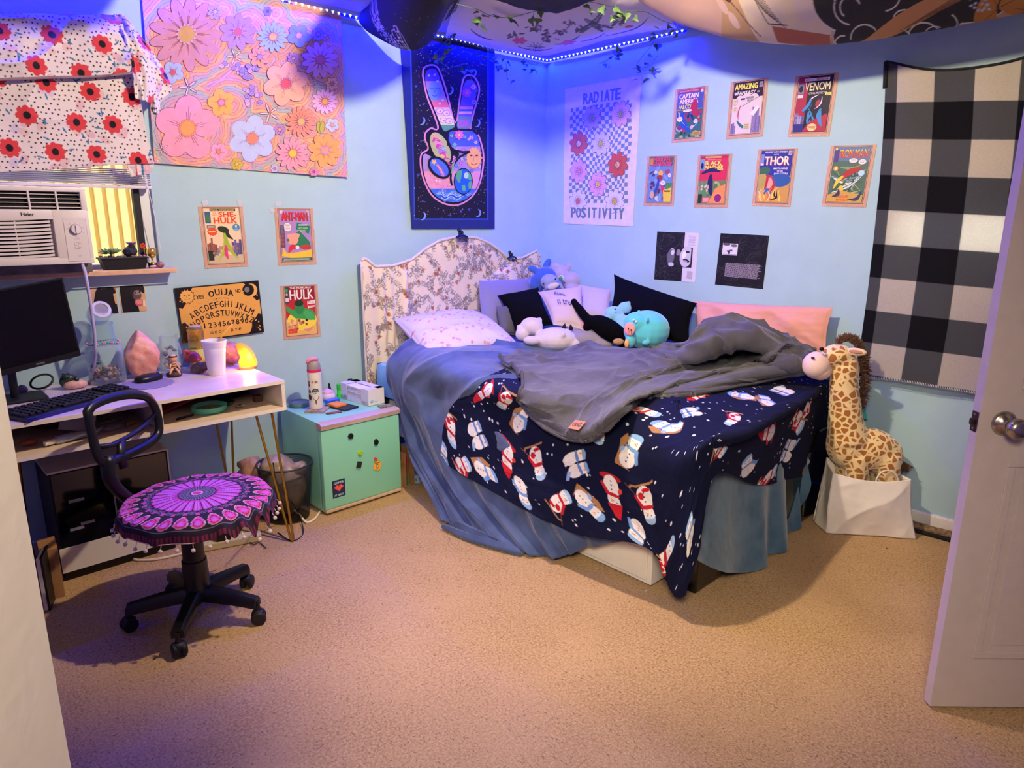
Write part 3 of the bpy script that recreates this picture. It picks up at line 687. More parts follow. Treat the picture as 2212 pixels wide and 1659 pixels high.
def d5(a):
    c_fill(a, '#d8c8cc'); a.rect(10.5, 4, 79.3, 36, '#2a1c38'); title(a, 'AMAZING', 14, 8, 60, 12.5, '#f0e05a', None, bold=.01); title(a, 'FANTASY', 22, 24.5, 48, 8.5, '#f0e6da', None, bold=.008)
    a.ell(17, 29.5, 3.4, 3.4, '#ece2e0'); a.text('12', 15.4, 31, 3.2, -3, '#222'); a.text('15', 75, 31, 5, -4, '#f0e6da'); a.rect(79, 7, 9, 12, '#b0a0b0'); lines(a, 80, 9, 7, 4, 2.4, '#463a50', 1)
    for (x, y, r) in ((30, 42, 10), (48, 39, 12), (68, 42, 12), (82, 50, 9), (20, 52, 8)): a.ell(x, y, r, r*.8, '#d8c8cc')
    a.rect(33, 41, 11, 4, '#3a3050'); a.text('SPIDER', 47, 43.5, 20, -5, '#2c2440', bold=.01); a.text('MAN', 50.5, 50, 13, -5, '#2c2440', bold=.01)
    for (x, y) in ((18, 48), (19, 66)): a.ell(x, y, 6.5, 8 if y < 50 else 5.5, '#3a3040'); a.ell(x, y, 6, 7.4 if y < 50 else 5, '#dfcfa0'); lines(a, x-3.6, y-3.5, 7, 4, 1.9, '#6a5a50', .6)
    city(a, 66, 89, 123, 32, 60, ['#8f82a8', '#a498b8', '#776a98'], 5, '#5f5480'); city(a, 11, 24, 123, 16, 40, ['#8f82a8', '#776a98'], 3, '#5f5480')
    a.poly([(60, 78), (78, 60), (84, 66), (70, 84)], '#e8e0e8')
    swoosh(a, 34, 56, 30, 92, 3, '#b02c46', .1); a.line([(36, 60), (82, 40)], 1, '#3a3050'); swoosh(a, 26, 92, 60, 112, 7, '#3a6a70', .12); a.rect(46, 100, 17, 14, '#d8cc9a'); lines(a, 48, 102, 13, 5, 2.3, '#5a4a48', .8)
def d6(a):
    c_fill(a, '#16141e'); a.rect(10.5, 4, 24, 119, '#9c2040'); a.poly([(30, 8), (10.5, 8), (10.5, 120), (22, 120), (34, 70)], '#a02844')
    a.rect(24, 8, 58, 6, '#e8dccf'); a.text('PROTECTOR', 52, 12.8, 26, -3.6, '#c9302c', bold=.01); a.text('LETHAL', 27, 12.6, 18, -3, '#2c2630')
    title(a, 'VENOM', 27, 17, 58, 17, '#ece0b8', '#5a4020', .9, .9, .006); a.text('LETHAL PROTECTOR', 38, 42, 42, -4, '#c8c0cc', bold=.004)
    a.rect(12, 20, 13, 20, '#6a86a8'); a.ell(18, 30, 5, 7, '#1c1c28'); a.rect(12, 42, 13, 7, '#d8d0d8'); a.rect(76, 40, 13, 6, '#e8d86a'); lines(a, 77.5, 41.5, 10, 2, 2, '#3a3020', .8)
    swoosh(a, 62, 44, 44, 76, 3, '#e6e0ea', .3); swoosh(a, 70, 48, 56, 74, 3, '#e6e0ea', -.2); a.ell(62, 62, 5, 8, '#a03048', .3)
    for (x0, y0, x1, y1, w_) in ((28, 78, 46, 52, 12), (44, 78, 66, 110, 16), (70, 74, 78, 108, 12), (52, 84, 44, 108, 8)): swoosh(a, x0, y0, x1, y1, w_, '#3a8ac4', .15); swoosh(a, x0+2, y0+3, x1+2, y1, w_*.35, '#17324e', .15)
    a.poly([(34, 120), (50, 100), (88, 84), (89, 123), (34, 123)], '#a8283c'); swoosh(a, 70, 78, 78, 112, 9, '#3a8ac4', .1)
    city(a, 12, 34, 112, 20, 32, ['#8a86b4', '#a8a4c8', '#6a6698'], 3, '#2a2848'); a.rect(10.5, 106, 24, 17, '#2c2a78'); a.burst(56, 114, 9.5, '#e9d08a', 14, 1.3); lines(a, 48, 111, 17, 3, 2.6, '#a02c30', 1)
def d7(a):
    c_fill(a, '#6a8ab0'); a.rect(10.5, 4, 79.3, 22, '#5c6a4c'); a.rect(12, 6, 10, 18, '#c98a3a')
    for k in range(30): a.ell(R.uniform(14, 86), R.uniform(30, 120), R.uniform(3, 10), R.uniform(2, 7), R.choice(['#3a5a9a', '#7aa0c8', '#c8d0e0', '#8a5a3a', '#4a3a5a', '#a04a5a']), R.uniform(0, 3))
    title(a, 'MARVEL', 24, 5, 58, 11, '#e0486a', '#3a1c28', .8, .8, .01); title(a, 'FANFARE', 22, 17, 62, 10, '#e0486a', '#3a1c28', .8, .8, .01)
    a.burst(50, 46, 9, '#f0b040', 9); a.ell(48, 58, 10, 7, '#9a3a2c'); swoosh(a, 46, 60, 24, 112, 10, '#3a4a90', -.1); swoosh(a, 52, 66, 76, 122, 9, '#d8305a', .02)
    a.rect(70, 72, 19.5, 18, '#4a8a44'); a.poly([(62, 92), (89, 84), (89, 122), (66, 122)], '#e8c83a'); a.rect(66, 92, 20, 4, '#5a4a18'); a.ell(26, 104, 7, 10, '#d0b080'); bubble(a, 60, 72, 9, 7); bubble(a, 80, 52, 6, 6)
def d8(a):
    c_fill(a, '#cf3048'); a.rect(10.5, 4, 79.3, 6, '#b82c30'); a.rect(24, 5, 46, 4, '#e8c860'); a.text('MARVEL COMICS GROUP', 25, 8.5, 44, -3, '#2a2024'); a.rect(10.5, 11, 12, 28, '#6a9ac0'); a.ell(16, 28, 4, 8, '#1c2040')
    a.text('JUNGLE ACTION', 30, 15, 40, -3, '#e8c8b0'); title(a, 'BLACK', 25, 16, 47, 10.5, '#f0e05a', '#20283a', 1, 1, .012); title(a, 'PANTHER', 24, 28, 54, 11, '#f0e05a', '#20283a', 1, 1, .012)
    a.rect(10.5, 66, 79.3, 57.5, '#5a8a50')
    for k in range(26): a.ell(R.uniform(14, 86), R.uniform(66, 104), R.uniform(3, 8), R.uniform(2, 6), R.choice(['#4a7a48', '#9ab05a', '#c8b890', '#7a8a60', '#b05a40']), R.uniform(0, 3))
    a.poly([(60, 86), (89, 74), (89, 123), (40, 123), (50, 108)], '#e8904a'); swoosh(a, 16, 48, 72, 44, 10, '#28244e', -.12); swoosh(a, 44, 50, 50, 104, 16, '#28244e', .05)
    for k in range(12): a.ell(28+R.uniform(-12, 12), 84+R.uniform(-7, 7), 3, 3, R.choice(['#d8c8a8', '#b8a078', '#8a7a60']))
    a.ell(70, 110, 12, 12, '#f0b060'); a.ell(70, 110, 10.5, 10.5, '#8a2468'); a.rect(11, 100, 12, 23, '#1e3a1c'); a.rect(24, 108, 22, 13, '#d8485a'); lines(a, 26, 110, 18, 4, 3, '#f0c8b8', 1.2)
def d9(a):
    c_fill(a, '#2c3590'); a.text('JOURNEY INTO MYSTERY', 20, 9.5, 56, -4.2, '#e8e0ea', bold=.004); a.text('WITH', 42, 14.8, 13, -3.2, '#e8e0ea'); a.rect(79, 5, 9, 9, '#c8c0d0'); lines(a, 80, 6.5, 7, 3, 2.4, '#4a4460', 1)
    a.text('THE', 22, 21, 9, -3, '#e04838'); a.text('MIGHTY', 19, 25, 14, -3, '#e04838'); title(a, 'THOR', 21, 17, 62, 20, '#f0e8c8', '#c83a50', 1.4, 1.4, .012); a.rect(11, 12, 8, 20, '#7a8ac0'); a.rect(11, 33, 8, 5, '#e0d8e0')
    a.text('IN MY HAND', 46, 47, 36, -4, '#e8e2ee', bold=.008); a.text('THIS', 54, 53, 16, -4, '#e8e2ee', bold=.01, slant=-.15); a.text('HAMMER!', 49, 59.5, 33, -4.5, '#e8e2ee', bold=.01)
    a.rect(10.5, 62, 79.3, 61.5, '#c8984a'); a.ell(66, 72, 26, 16, '#2c5a9a'); a.ell(24, 50, 14, 9, '#3a6a48'); a.rect(10.5, 58, 18, 40, '#b0a050')
    swoosh(a, 36, 60, 28, 108, 26, '#b82c34', -.2); swoosh(a, 40, 66, 34, 96, 13, '#e0a090', -.15); a.ell(36, 100, 11, 9, '#2c6aa8')
    for k in range(22): x = R.uniform(14, 86); swoosh(a, x, 122, x+R.uniform(-8, 8), R.uniform(88, 108), R.uniform(3, 7), R.choice(['#f0a040', '#f0d060', '#e07040', '#f0c8a0']), R.uniform(-.3, .3))
    swoosh(a, 46, 118, 60, 96, 5, '#1c1c24', .4); swoosh(a, 56, 96, 68, 114, 4, '#1c1c24', .3)
def d10(a):
    c_fill(a, '#4a6a58'); a.rect(10.5, 4, 79.3, 30, '#5a7a9a'); a.rect(12, 10, 10, 26, '#4a3a7a'); a.ell(15, 8, 2.5, 2.5, '#e8d070')
    title(a, 'IRON', 24, 9, 29, 18, '#f0c040', None, bold=.014); title(a, 'MAN', 57, 9, 29, 18, '#f0c040', None, bold=.014); title(a, 'IRON', 24, 12.5, 29, 15, '#c8402c', None, bold=.012); title(a, 'MAN', 57, 12.5, 29, 15, '#c8402c', None, bold=.012)
    for k in range(30): swoosh(a, R.uniform(10.5, 60), R.uniform(40, 116), R.uniform(50, 89), R.uniform(40, 110), R.uniform(1.5, 5), R.choice(['#2c4a3c', '#7a9aa8', '#c8c86a', '#d8e0e0', '#3a5a44', '#8aa05a']), .1)
    bubble(a, 56, 33, 10, 5.5, 3); bubble(a, 76, 36, 9, 6, 3); a.burst(20, 50, 6, '#f0a040', 9); a.burst(20, 50, 3, '#f0e8a0', 7)
    swoosh(a, 76, 50, 30, 78, 14, '#a82c2c', .1); swoosh(a, 40, 66, 22, 94, 8, '#e8c840', .1); a.ell(78, 60, 7, 6, '#b0d8e8'); a.ell(38, 96, 6, 9, '#e8c840')
    a.poly([(10.5, 108), (40, 98), (89, 108), (89, 123), (10.5, 123)], '#c8a04a'); swoosh(a, 22, 112, 34, 94, 9, '#2c3450', .3); swoosh(a, 60, 118, 84, 98, 8, '#2c3a5a', .3); a.text('NIGHT', 32, 114, 26, -5, '#d8402c', bold=.01); a.text('RAID!', 32, 121, 26, -5, '#d8402c', bold=.01)
comic([(1458.4, 193.8), (1529.6, 184.5), (1520.6, 302.7), (1450.5, 308.9)], 'B', 'comic poster with stacked CAPTAIN AMERICA lettering, first of the upper row on the right wall', d4, 4)
comic([(1578.9, 177.3), (1660, 167.1), (1647.2, 294.8), (1568, 300.9)], 'B', 'comic poster titled AMAZING FANTASY in yellow on the right wall', d5, 5)
comic([(1718.8, 164.4), (1812.8, 155.8), (1791.1, 294.8), (1701.4, 296)], 'B', 'comic poster titled VENOM on a black and red cover', d6, 6)
comic([(1398.7, 337.4), (1463, 335.2), (1454.8, 445.5), (1390, 444)], 'B', 'comic poster titled MARVEL FANFARE in pink beside the flower banner', d7, 7)
comic([(1508.2, 334.8), (1582, 331.7), (1571, 448.5), (1498.4, 447.9)], 'B', 'comic poster titled BLACK PANTHER in yellow on a red cover', d8, 8)
comic([(1638.1, 322.6), (1723.6, 320.4), (1707, 447), (1624, 444.7)], 'B', 'comic poster titled THOR on a dark blue cover with flames', d9, 9)
comic([(1795.2, 314.5), (1894, 312.2), (1870.3, 447.9), (1774.4, 445.6)], 'B', 'comic poster titled IRON MAN on a green cover beside the checked blanket', d10, 10)
R = random.Random(11)
# strips of clear tape over the first two posters
for i, (x, y, x2, y2, lb) in enumerate([(437, 441, 449, 437, 'left clear tape strip above the SHE-HULK poster'), (516, 431, 522, 446, 'right clear tape strip above the SHE-HULK poster'), (594, 441, 608, 439, 'clear tape strip above the ANT-MAN poster'), (584, 456, 592, 452, 'clear tape strip at the side of the ANT-MAN poster')]):
    p, q_ = V(HY(x, y, -.003)), V(HY(x2, y2, -.003)); d = (q_-p).normalized(); n = Vector((0, -1, 0)).cross(d)*.012
    MB().prism([(0, -1), (1, -1), (1, 1), (0, 1)], q_-p, n, p, (0, -1, 0), .0005).build('tape_strip', mat('#dfe6ee', rough=.25, alpha=.55), label=lb, cat='tape', group='clear tape strips')

# ---- talking board
a = Art(); a.rect(0, 0, 100, 66, '#1c1210'); a.rect(1.4, 1.4, 97.2, 63.2, '#e2a850')
for k in range(26):
    x, y = R.uniform(4, 92), R.uniform(6, 60); a.line([(x+3*i, y+2*sin(i*1.3+k)) for i in range(4)], .25, '#c98c38')
for (cx, cy, sx, sy) in ((0, 0, 1, 1), (100, 0, -1, 1), (100, 66, -1, -1), (0, 66, 1, -1)):
    a.poly([(cx+sx*1, cy+sy*1), (cx+sx*20, cy+sy*1), (cx+sx*17, cy+sy*4), (cx+sx*15, cy+sy*9), (cx+sx*14, cy+sy*16), (cx+sx*9, cy+sy*20), (cx+sx*5, cy+sy*25), (cx+sx*1, cy+sy*23)], '#17100c')
    for k in range(7): a.ell(cx+sx*R.uniform(3, 14), cy+sy*R.uniform(3, 19), R.uniform(.8, 2.2), R.uniform(.5, 1), '#e2a850', R.uniform(0, 3))
a.burst(12, 11, 9.6, '#17100c', 14); a.burst(12, 11, 8.6, '#e2a850', 14); a.ell(12, 11, 7.2, 7.2, '#e6b05a')
for ex in (9.4, 14.6): a.ell(ex, 9.6, 1.3, .7, '#8a5a20')
a.line([(9, 13.6), (10.5, 15), (13.5, 15), (15, 13.6)], .5, '#8a5a20'); a.line([(12, 10), (11.4, 12.3), (12.4, 12.5)], .4, '#8a5a20')
a.ell(89, 11, 8.2, 8.2, '#e6b05a'); a.ell(85.6, 10.4, 7.4, 7.4, '#17100c'); a.ell(84, 10, 3.4, 3.4, '#7a7a70'); a.star(78.5, 12, 1.8, '#e2a850')
INK = '#1d1216'
a.text('YES', 22, 15.4, 9.2, -4.6, INK, bold=.02); a.text('NO', 69.8, 12.6, 6, -4.4, INK, bold=.03)
for i, (c, x, yy) in enumerate(zip('OUIJA', (37.5, 45, 52, 55.2, 60), (11.6, 10, 9.6, 10, 11.8))): a.text(c, x, yy+3.2, (6.4, 5.6, 1.3, 4.2, 6)[i], -7.4, INK, bold=.05, ang=(i-2)*.06)
for i, c in enumerate('MYSTIFYING ORACLE'):
    if c != ' ': t = (i-8)/8; a.text(c, 50+t*9.4, 17.6+t*t*1.6, .8, -1.3, INK)
def arc(s, x0, x1, y0, sag, w_, h, b=.035):
    for i, c in enumerate(s):
        t = 2*i/(len(s)-1)-1; x = x0+(x1-x0)*i/(len(s)-1); ww = w_*{'I': .20, 'M': 1.25, 'W': 1.35, 'J': .75}.get(c, 1.)
        a.text(c, x-ww/2, y0+sag*t*t, ww, -h, INK, ang=math.atan2(4*sag*t, (x1-x0)), bold=b)
arc('ABCDEFGHIJKLM', 17, 85, 28, 11, 4.6, 7.4); arc('NOPQRSTUVWXYZ', 17, 84, 39, 11, 4.6, 7.4)
for i, c in enumerate('1234567890'): a.text(c, 26.5+i*5.6, 51.6, 1.5 if c == '1' else 3.8, -6.2, INK, bold=.05)
for i, c in enumerate('GOOD BYE'):
    if c != ' ': a.text(c, 33+i*5, 59.6, 3.2, -3.4, INK, bold=.02)
picture('talking_board', 'yellow OUIJA talking board with black letters and numbers leaning on the wall', 'board', [(377.4, 622.9), (558.3, 605.8), (570.6, 717.1), (395.9, 741.7)], 'A', a, 100, 66, th=.012, off=.0135, m=mat(attr=True, rough=.35, coat=.3), edge='#241410')

# ---- photographs of the black dog
a = Art(); a.rect(0, 0, 100, 134, '#caa184'); a.rect(0, 0, 100, 50, '#c9a98e'); a.poly([(40, 0), (100, 0), (100, 80), (60, 60)], '#c06a34'); a.ell(60, 62, 40, 42, '#14131a', .3); a.poly([(20, 60), (96, 70), (100, 134), (0, 134)], '#111016'); a.ell(52, 36, 12, 5, '#3a3d4a', -.3); a.poly([(88, 60), (100, 56), (100, 100), (92, 96)], '#d8a878')
picture('photo_print', 'photo of a black dog seen from behind, under the windowsill behind the jar', 'photo', [(190.6, 603.8), (246.9, 600.8), (256, 676.6), (197, 679)], 'A', a)
a = Art(); a.rect(0, 0, 100, 134, '#e2c76a'); a.rect(0, 60, 100, 74, '#cfa67a'); a.ell(42, 44, 40, 42, '#121118'); a.poly([(2, 40), (60, 60), (70, 134), (4, 134)], '#0e0d13'); a.ell(86, 36, 10, 26, '#15141c', -.3)
a.ell(84, 34, 11, 24, '#1c1a22', -.35); a.ell(62, 58, 22, 30, '#1e1c22', .2); a.ell(67, 68, 17, 22, '#544a50', .1); a.ell(70, 58, 14, 9.5, '#94807c'); a.ell(62, 58, 3.2, 3.6, '#1a1418'); a.ell(78, 56, 3.2, 3.6, '#1a1418'); a.ell(60, 24, 5, 3.4, '#5a5a6a'); a.ell(20, 28, 4, 3, '#3c3c48')
a.ell(72, 98, 18, 15, '#b95a5a', .2); a.ell(73, 96, 13, 9, '#d98a84', .2); a.poly([(88, 88), (96, 86), (98, 120), (86, 108)], '#e8d0b8')
picture('photo_print', 'photo of a black dog face with pink tongue out under the windowsill', 'photo', [(254, 601.4), (310.4, 600.8), (317.6, 671.4), (263.3, 675.5)], 'A', a)

# ---- two black and white prints
def caustic(a, x0, x1, y0, y1, n, cols):
    for k in range(n):
        x, y = R.uniform(x0, x1), R.uniform(y0, y1); an = R.uniform(0, 6.3); pts = [(x, y)]
        for j in range(6):
            an += R.uniform(-.9, .9); x = min(x1, max(x0, x+4*cos(an))); y = min(y1, max(y0, y+4*sin(an))); pts.append((x, y))
        a.line(pts, R.uniform(.3, .9), R.choice(cols))
a = Art(); a.rect(0, 0, 100, 115, '#d9d4e2'); a.rect(0, 0, 68, 115, '#15141a'); caustic(a, 2, 66, 2, 113, 90, ['#3a393f', '#2b2a30', '#55545a', '#4a494f'])
a.ell(40, 50, 7, 13, '#b8b4be', .1); a.ell(38, 58, 9, 18, '#6a6870', .1); a.ell(42, 48, 4, 6, '#d8d4da'); a.ell(56, 48, 5, 9, '#8c8a92'); a.rect(50, 54, 12, 22, '#26252b'); a.ell(40, 76, 7, 5, '#c8c4cc')
a.rect(60, 34, 29, 47, '#1c1b21'); a.ell(75, 56, 15, 25, '#c9c5cd', .1); a.ell(70, 52, 5, 10, '#f0edf0', .2); a.ell(78, 45, 5, 2.4, '#2a2930'); a.ell(76, 65, 8, 3.4, '#26252c', .3); a.ell(74, 66.5, 5, 2.2, '#a39ea8', .3); a.rect(86, 34, 3.2, 40, '#1c1b21')
for k in range(9): a.rect(76+R.uniform(0, 2), 7+k*2.6, 16, .6, '#6b6874')
for k in range(12): a.rect(80+k*1.1, 88+R.uniform(0, 3), .5, 18, '#7b7884')
picture('band_print', 'black and white print with faces on a dark rippled ground and white side strip', 'print', [(1419.8, 500), (1510.2, 503.4), (1501, 610.2), (1413, 603.4)], 'B', a, 100, 115)
a = Art(); a.rect(0, 0, 100, 108, '#121116'); caustic(a, 2, 98, 2, 106, 110, ['#333238', '#26252b', '#44434a', '#3c3b41'])
a.rect(8, 20, 32, 24, '#dcd8e0'); a.ell(16, 22, 8, 3, '#55525a'); a.ell(32, 24, 7, 3, '#6b6870'); a.ell(23, 38, 2, 5, '#1c1b20'); a.ell(20, 36, 3, 1.6, '#2a292e'); a.ell(27, 34, 2.6, 1.4, '#38373c'); a.line([(10, 43), (39, 42)], .8, '#77747c')
for k in range(17):
    x = 18
    while x < 86: l = R.uniform(3, 9); a.rect(x, 60+k*1.75, l-.8, .8, '#b3a9b8'); x += l
picture('lyric_print', 'black print with a small photo and a block of pale handwriting', 'print', [(1556.7, 503.6), (1661.6, 508.9), (1648.1, 624.6), (1544.4, 614.5)], 'B', a, 100, 108)

# ---- RADIATE POSITIVITY banner
a = Art(); W_, H_ = 100, 150
a.rect(0, 0, W_, H_, '#e2d6dc')
def wx(x, y): return x+2.3*sin(y*.13)*sin(pi*(x-9)/82)+1.3*sin(x*.16+y*.09), y+2.6*sin(x*.11+1)*sin(pi*(y-22)/104)
nx, ny = 20, 26
for i in range(nx):
    for j in range(ny):
        if (i+j) % 2: continue
        x0, y0 = 9+i*82/nx, 22+j*104/ny; dx, dy = 82/nx, 104/ny; a.poly([wx(x0, y0), wx(x0+dx, y0), wx(x0+dx, y0+dy), wx(x0, y0+dy)], '#74898c')
FL = [(39, 35, '#b9a6e6', '#a8b860'), (77, 35, '#d7a9d8', '#a8a860'), (21, 61, '#c2614f', '#e0c8a0'), (52, 63, '#cfc8ee', '#c8b848'), (76, 86, '#c8563c', '#e0b870'), (22, 91, '#dba3dc', '#d08a90'), (50, 106, '#e0a4c8', '#e0c060'), (22, 124, '#dcd4ee', '#d0706a'), (74, 124, '#dcd4ee', '#d8b840')]
for (x, y, c, cc) in FL:
    for k in range(8): an = 2*pi*k/8+.2; a.ell(x+7*cos(an), y+7*sin(an), 6.6, 4.2, '#4a4258', an, 14)
    for k in range(8): an = 2*pi*k/8+.2; a.ell(x+7*cos(an), y+7*sin(an), 6.2, 3.8, c, an, 14)
    for k in range(16): an = 2*pi*k/16; a.line([(x+3*cos(an), y+3*sin(an)), (x+6.5*cos(an), y+6.5*sin(an))], .35, '#4a4258')
    a.ell(x, y, 3.3, 3.6, '#5a4a30'); a.ell(x, y, 2.9, 3.2, cc); a.ell(x-1, y-.8, .4, .5, '#3a3020'); a.ell(x+1, y-.8, .4, .5, '#3a3020'); a.line([(x-1.2, y+.8), (x, y+1.6), (x+1.2, y+.8)], .4, '#3a3020')
def groovy(t, x, y, w_, h):
    cw = w_/len(t)
    for i, c in enumerate(t): a.text(c, x+i*cw+cw*(.38 if c == 'I' else .05), y+h, cw*(.26 if c == 'I' else .86), -h, '#6b8087', bold=.11 if c != 'I' else .15)
groovy('RADIATE', 26, 8.5, 50, 11); groovy('POSITIVITY', 12, 131, 76, 11.5)
picture('slogan_banner', 'pale RADIATE POSITIVITY banner with flowers on a warped checker pattern', 'wall hanging', [(1221, 192), (1386, 162), (1367, 489), (1217, 483)], 'B', a, W_, H_, th=.003, off=.004, m=mat(attr=True, rough=.9, bump=.3, bscale=700, var=.05, vscale=30), base='#e2d6dc')

# ---- big flower tapestry, drawn on a rippled cloth
z2 = lambda x, y: V(HY(300+x*.24108, y*.24108, -.013))
FW = [(420, 310, 330, 13, '#c990a4', '#c9a060'), (430, 1150, 290, 5, '#eb9cb8', '#f0a060'), (885, 285, 165, 9, '#b48fd0', '#c86a7a'), (1200, 330, 140, 14, '#9db4ee', '#d8b060'), (1430, 320, 105, 5, '#7f8fd8', '#d8a0a0'),
      (1615, 540, 165, 12, '#dca0c4', '#d87a88'), (1310, 750, 200, 6, '#f0ae98', '#d85a6a'), (735, 920, 125, 5, '#f0b060', '#d88ac0'), (1020, 1240, 210, 6, '#b9c4ea', '#f08a6a'), (1660, 910, 115, 14, '#e8b0e0', '#f0a850'),
      (1450, 1090, 135, 16, '#f0907a', '#f0b060'), (1375, 1375, 150, 13, '#f29aa4', '#e8c040'), (1660, 1350, 150, 8, '#f5a45c', '#f09a80'), (300, 650, 100, 5, '#a9b8d8', '#c85a70'), (1080, 510, 95, 7, '#d89a88', '#b890b0'),
      (1720, 755, 60, 7, '#f2bf9a', '#d88a80'), (1375, 525, 52, 8, '#b98fae', '#f0b080'), (675, 110, 72, 8, '#b9a0d8', '#d0b0c8'), (1730, 1120, 62, 5, '#bcc8e8', '#f0a080'), (715, 1360, 82, 5, '#e8a0c4', '#e88a5a'), (1260, 1160, 52, 6, '#b488c0', '#f0a0a0'),
      (880, 1470, 56, 6, '#c8b048', '#e8c060'), (1560, 1540, 40, 6, '#d88ab0', '#a05a80'), (1215, 1510, 36, 6, '#b8b8d8', '#c87a80'), (1155, 100, 42, 6, '#8a80d0', '#6a50a0'), (1600, 310, 60, 8, '#a094d8', '#b890b0')]
z0_, z1_ = V(z2(30, -160)), V(z2(1860, -160))
P00, P10, P11, P01 = [np.array(z2(*p)) for p in ((15, -150), (1795, -150), (1868, 1590), (138, 1462))]
nu_, nv_ = 380, 400; U_, V_ = np.meshgrid(np.linspace(0, 1, nu_), np.linspace(0, 1, nv_))
G = (P00*(1-U_[..., None])+P10*U_[..., None])*(1-V_[..., None])+(P01*(1-U_[..., None])+P11*U_[..., None])*V_[..., None]
ZX = (15*(1-U_)+1795*U_)*(1-V_)+(138*(1-U_)+1868*U_)*V_; ZY = -150*(1-V_)+(1462*(1-U_)+1590*U_)*V_
fld = np.full(ZX.shape, 9e9)
for f in FW: fld = np.minimum(fld, (np.hypot(ZX-f[0], ZY-f[1])-f[2])*1.0)
fld = fld+60*fbm(ZX/90, ZY/90, 3, 3); ph = fld/27.
pal = np.array([lin(c) for c in ('#d99aac', '#e3a08e', '#e6ae86', '#d99fae', '#bca6b4', '#abb4bb', '#dfb08c', '#e39c92', '#cf9fbc')])
seg = np.floor(ph).astype(int); colr = pal[(seg+(vnoise(ZX/380, ZY/380, 9)*5).astype(int)) % len(pal)]
ln = np.abs(ph-np.round(ph)) < .085; colr[ln] = colr[ln]*.6
ripple = lambda x, y: .004*sin(x/210.)+.003*sin(y/160.+x/400.)
G[..., 1] -= .004*np.sin(ZX/210)+.003*np.sin(ZY/160+ZX/400)
CLW = mat(attr=True, rough=.9, bump=.3, bscale=700, var=.05, vscale=25)
flt = thing('flower_tapestry', 'large pink and orange retro flower tapestry beside the window', 'tapestry', (P01+P11)/2)
sheet('cloth', G, CLW, colr, flt, thick=.0015, side=1 if normals(G)[5, 5][1] < 0 else -1)
a = Art()
for i, (x, y, r, n, c, cc) in enumerate(FW):
    dk = '#7a4468' if i % 3 else '#8a4a58'; wd = min(r*.42, r*2.2/n)
    for lay in (0, 1):
        for k in range(n):
            an = 2*pi*k/n+i; m = r*.58; e = max(2.2, r*.014) if lay == 0 else 0; asp = 1 if i != 0 else (1.05)
            a.ell(x+m*cos(an), y+m*sin(an), r*.44+e, wd+e, dk if lay == 0 else c, an, 20)
    for k in range(n):
        for s in (-.12, .0, .12):
            an = 2*pi*k/n+i+s*6/n; a.line([(x+r*.24*cos(an), y+r*.24*sin(an)), (x+r*(.5+.16*(s == 0))*cos(an), y+r*(.5+.16*(s == 0))*sin(an))], max(1.5, r*.01), dk)
    a.ell(x, y, r*.25+2, r*.25+2, dk, 0, 24); a.ell(x, y, r*.25, r*.25, cc, 0, 24)
    if r > 90:
        for k in range(14): an = 2*pi*k/14; a.ell(x+r*.25*cos(an), y+r*.25*sin(an), r*.04+1.5, r*.04+1.5, dk, 0, 8); a.ell(x+r*.25*cos(an), y+r*.25*sin(an), r*.04, r*.04, '#e89070' if i % 2 else '#c8a0c8', 0, 8)
for (x, y, r) in ((860, 505, 75), (440, 780, 85), (1170, 1015, 90), (205, 1340, 60), (1690, 320, 50), (1560, 760, 50)):
    for k in range(5): an = 2*pi*k/5+.6; a.ell(x+r*.55*cos(an), y+r*.55*sin(an), r*.5, r*.14, '#6a3a5a', an, 12); a.ell(x+r*.55*cos(an), y+r*.55*sin(an), r*.44, r*.09, '#d8c0d0', an, 12)
for k in range(46):
    t = R.random(); x, y = (760+300*t+R.uniform(-50, 50), 600+60*t+R.uniform(-50, 50)) if k < 26 else (1000+R.uniform(-60, 60)+30*R.random(), 690+R.uniform(0, 270))
    a.ell(x, y, 25, 22, '#6a4a80', 0, 10); a.ell(x, y, 22, 19, R.choice(['#a88fd8', '#c8a0d8', '#9a8ad0', '#d8b0d0']), 0, 10); a.ell(x, y, 3, 3, '#5a3a60', 0, 6)
for s in (-1, 1): a.ell(1625+s*14, 1140, 24, 58, '#6a6a38', s*.12, 16); a.ell(1625+s*14, 1140, 20, 54, '#b8b050', s*.12, 16)
mb = MB(); mapmesh(a, mb, lambda x, y: np.array(z2(x, y))-np.array([0, ripple(x, y), 0]), (0, -1, 0), base=.0012, step=.00015)
mb.build('flower_print', CLW, flt)
mb = MB()
for (x, y) in ((165, 1442), (1862, 1590)): mb.ell(V(z2(x, y))+Vector((0, -.004, 0)), (.004, .003, .004), 8)
mb.build('push_pin', mat('#e8e4e0', rough=.3), flt)

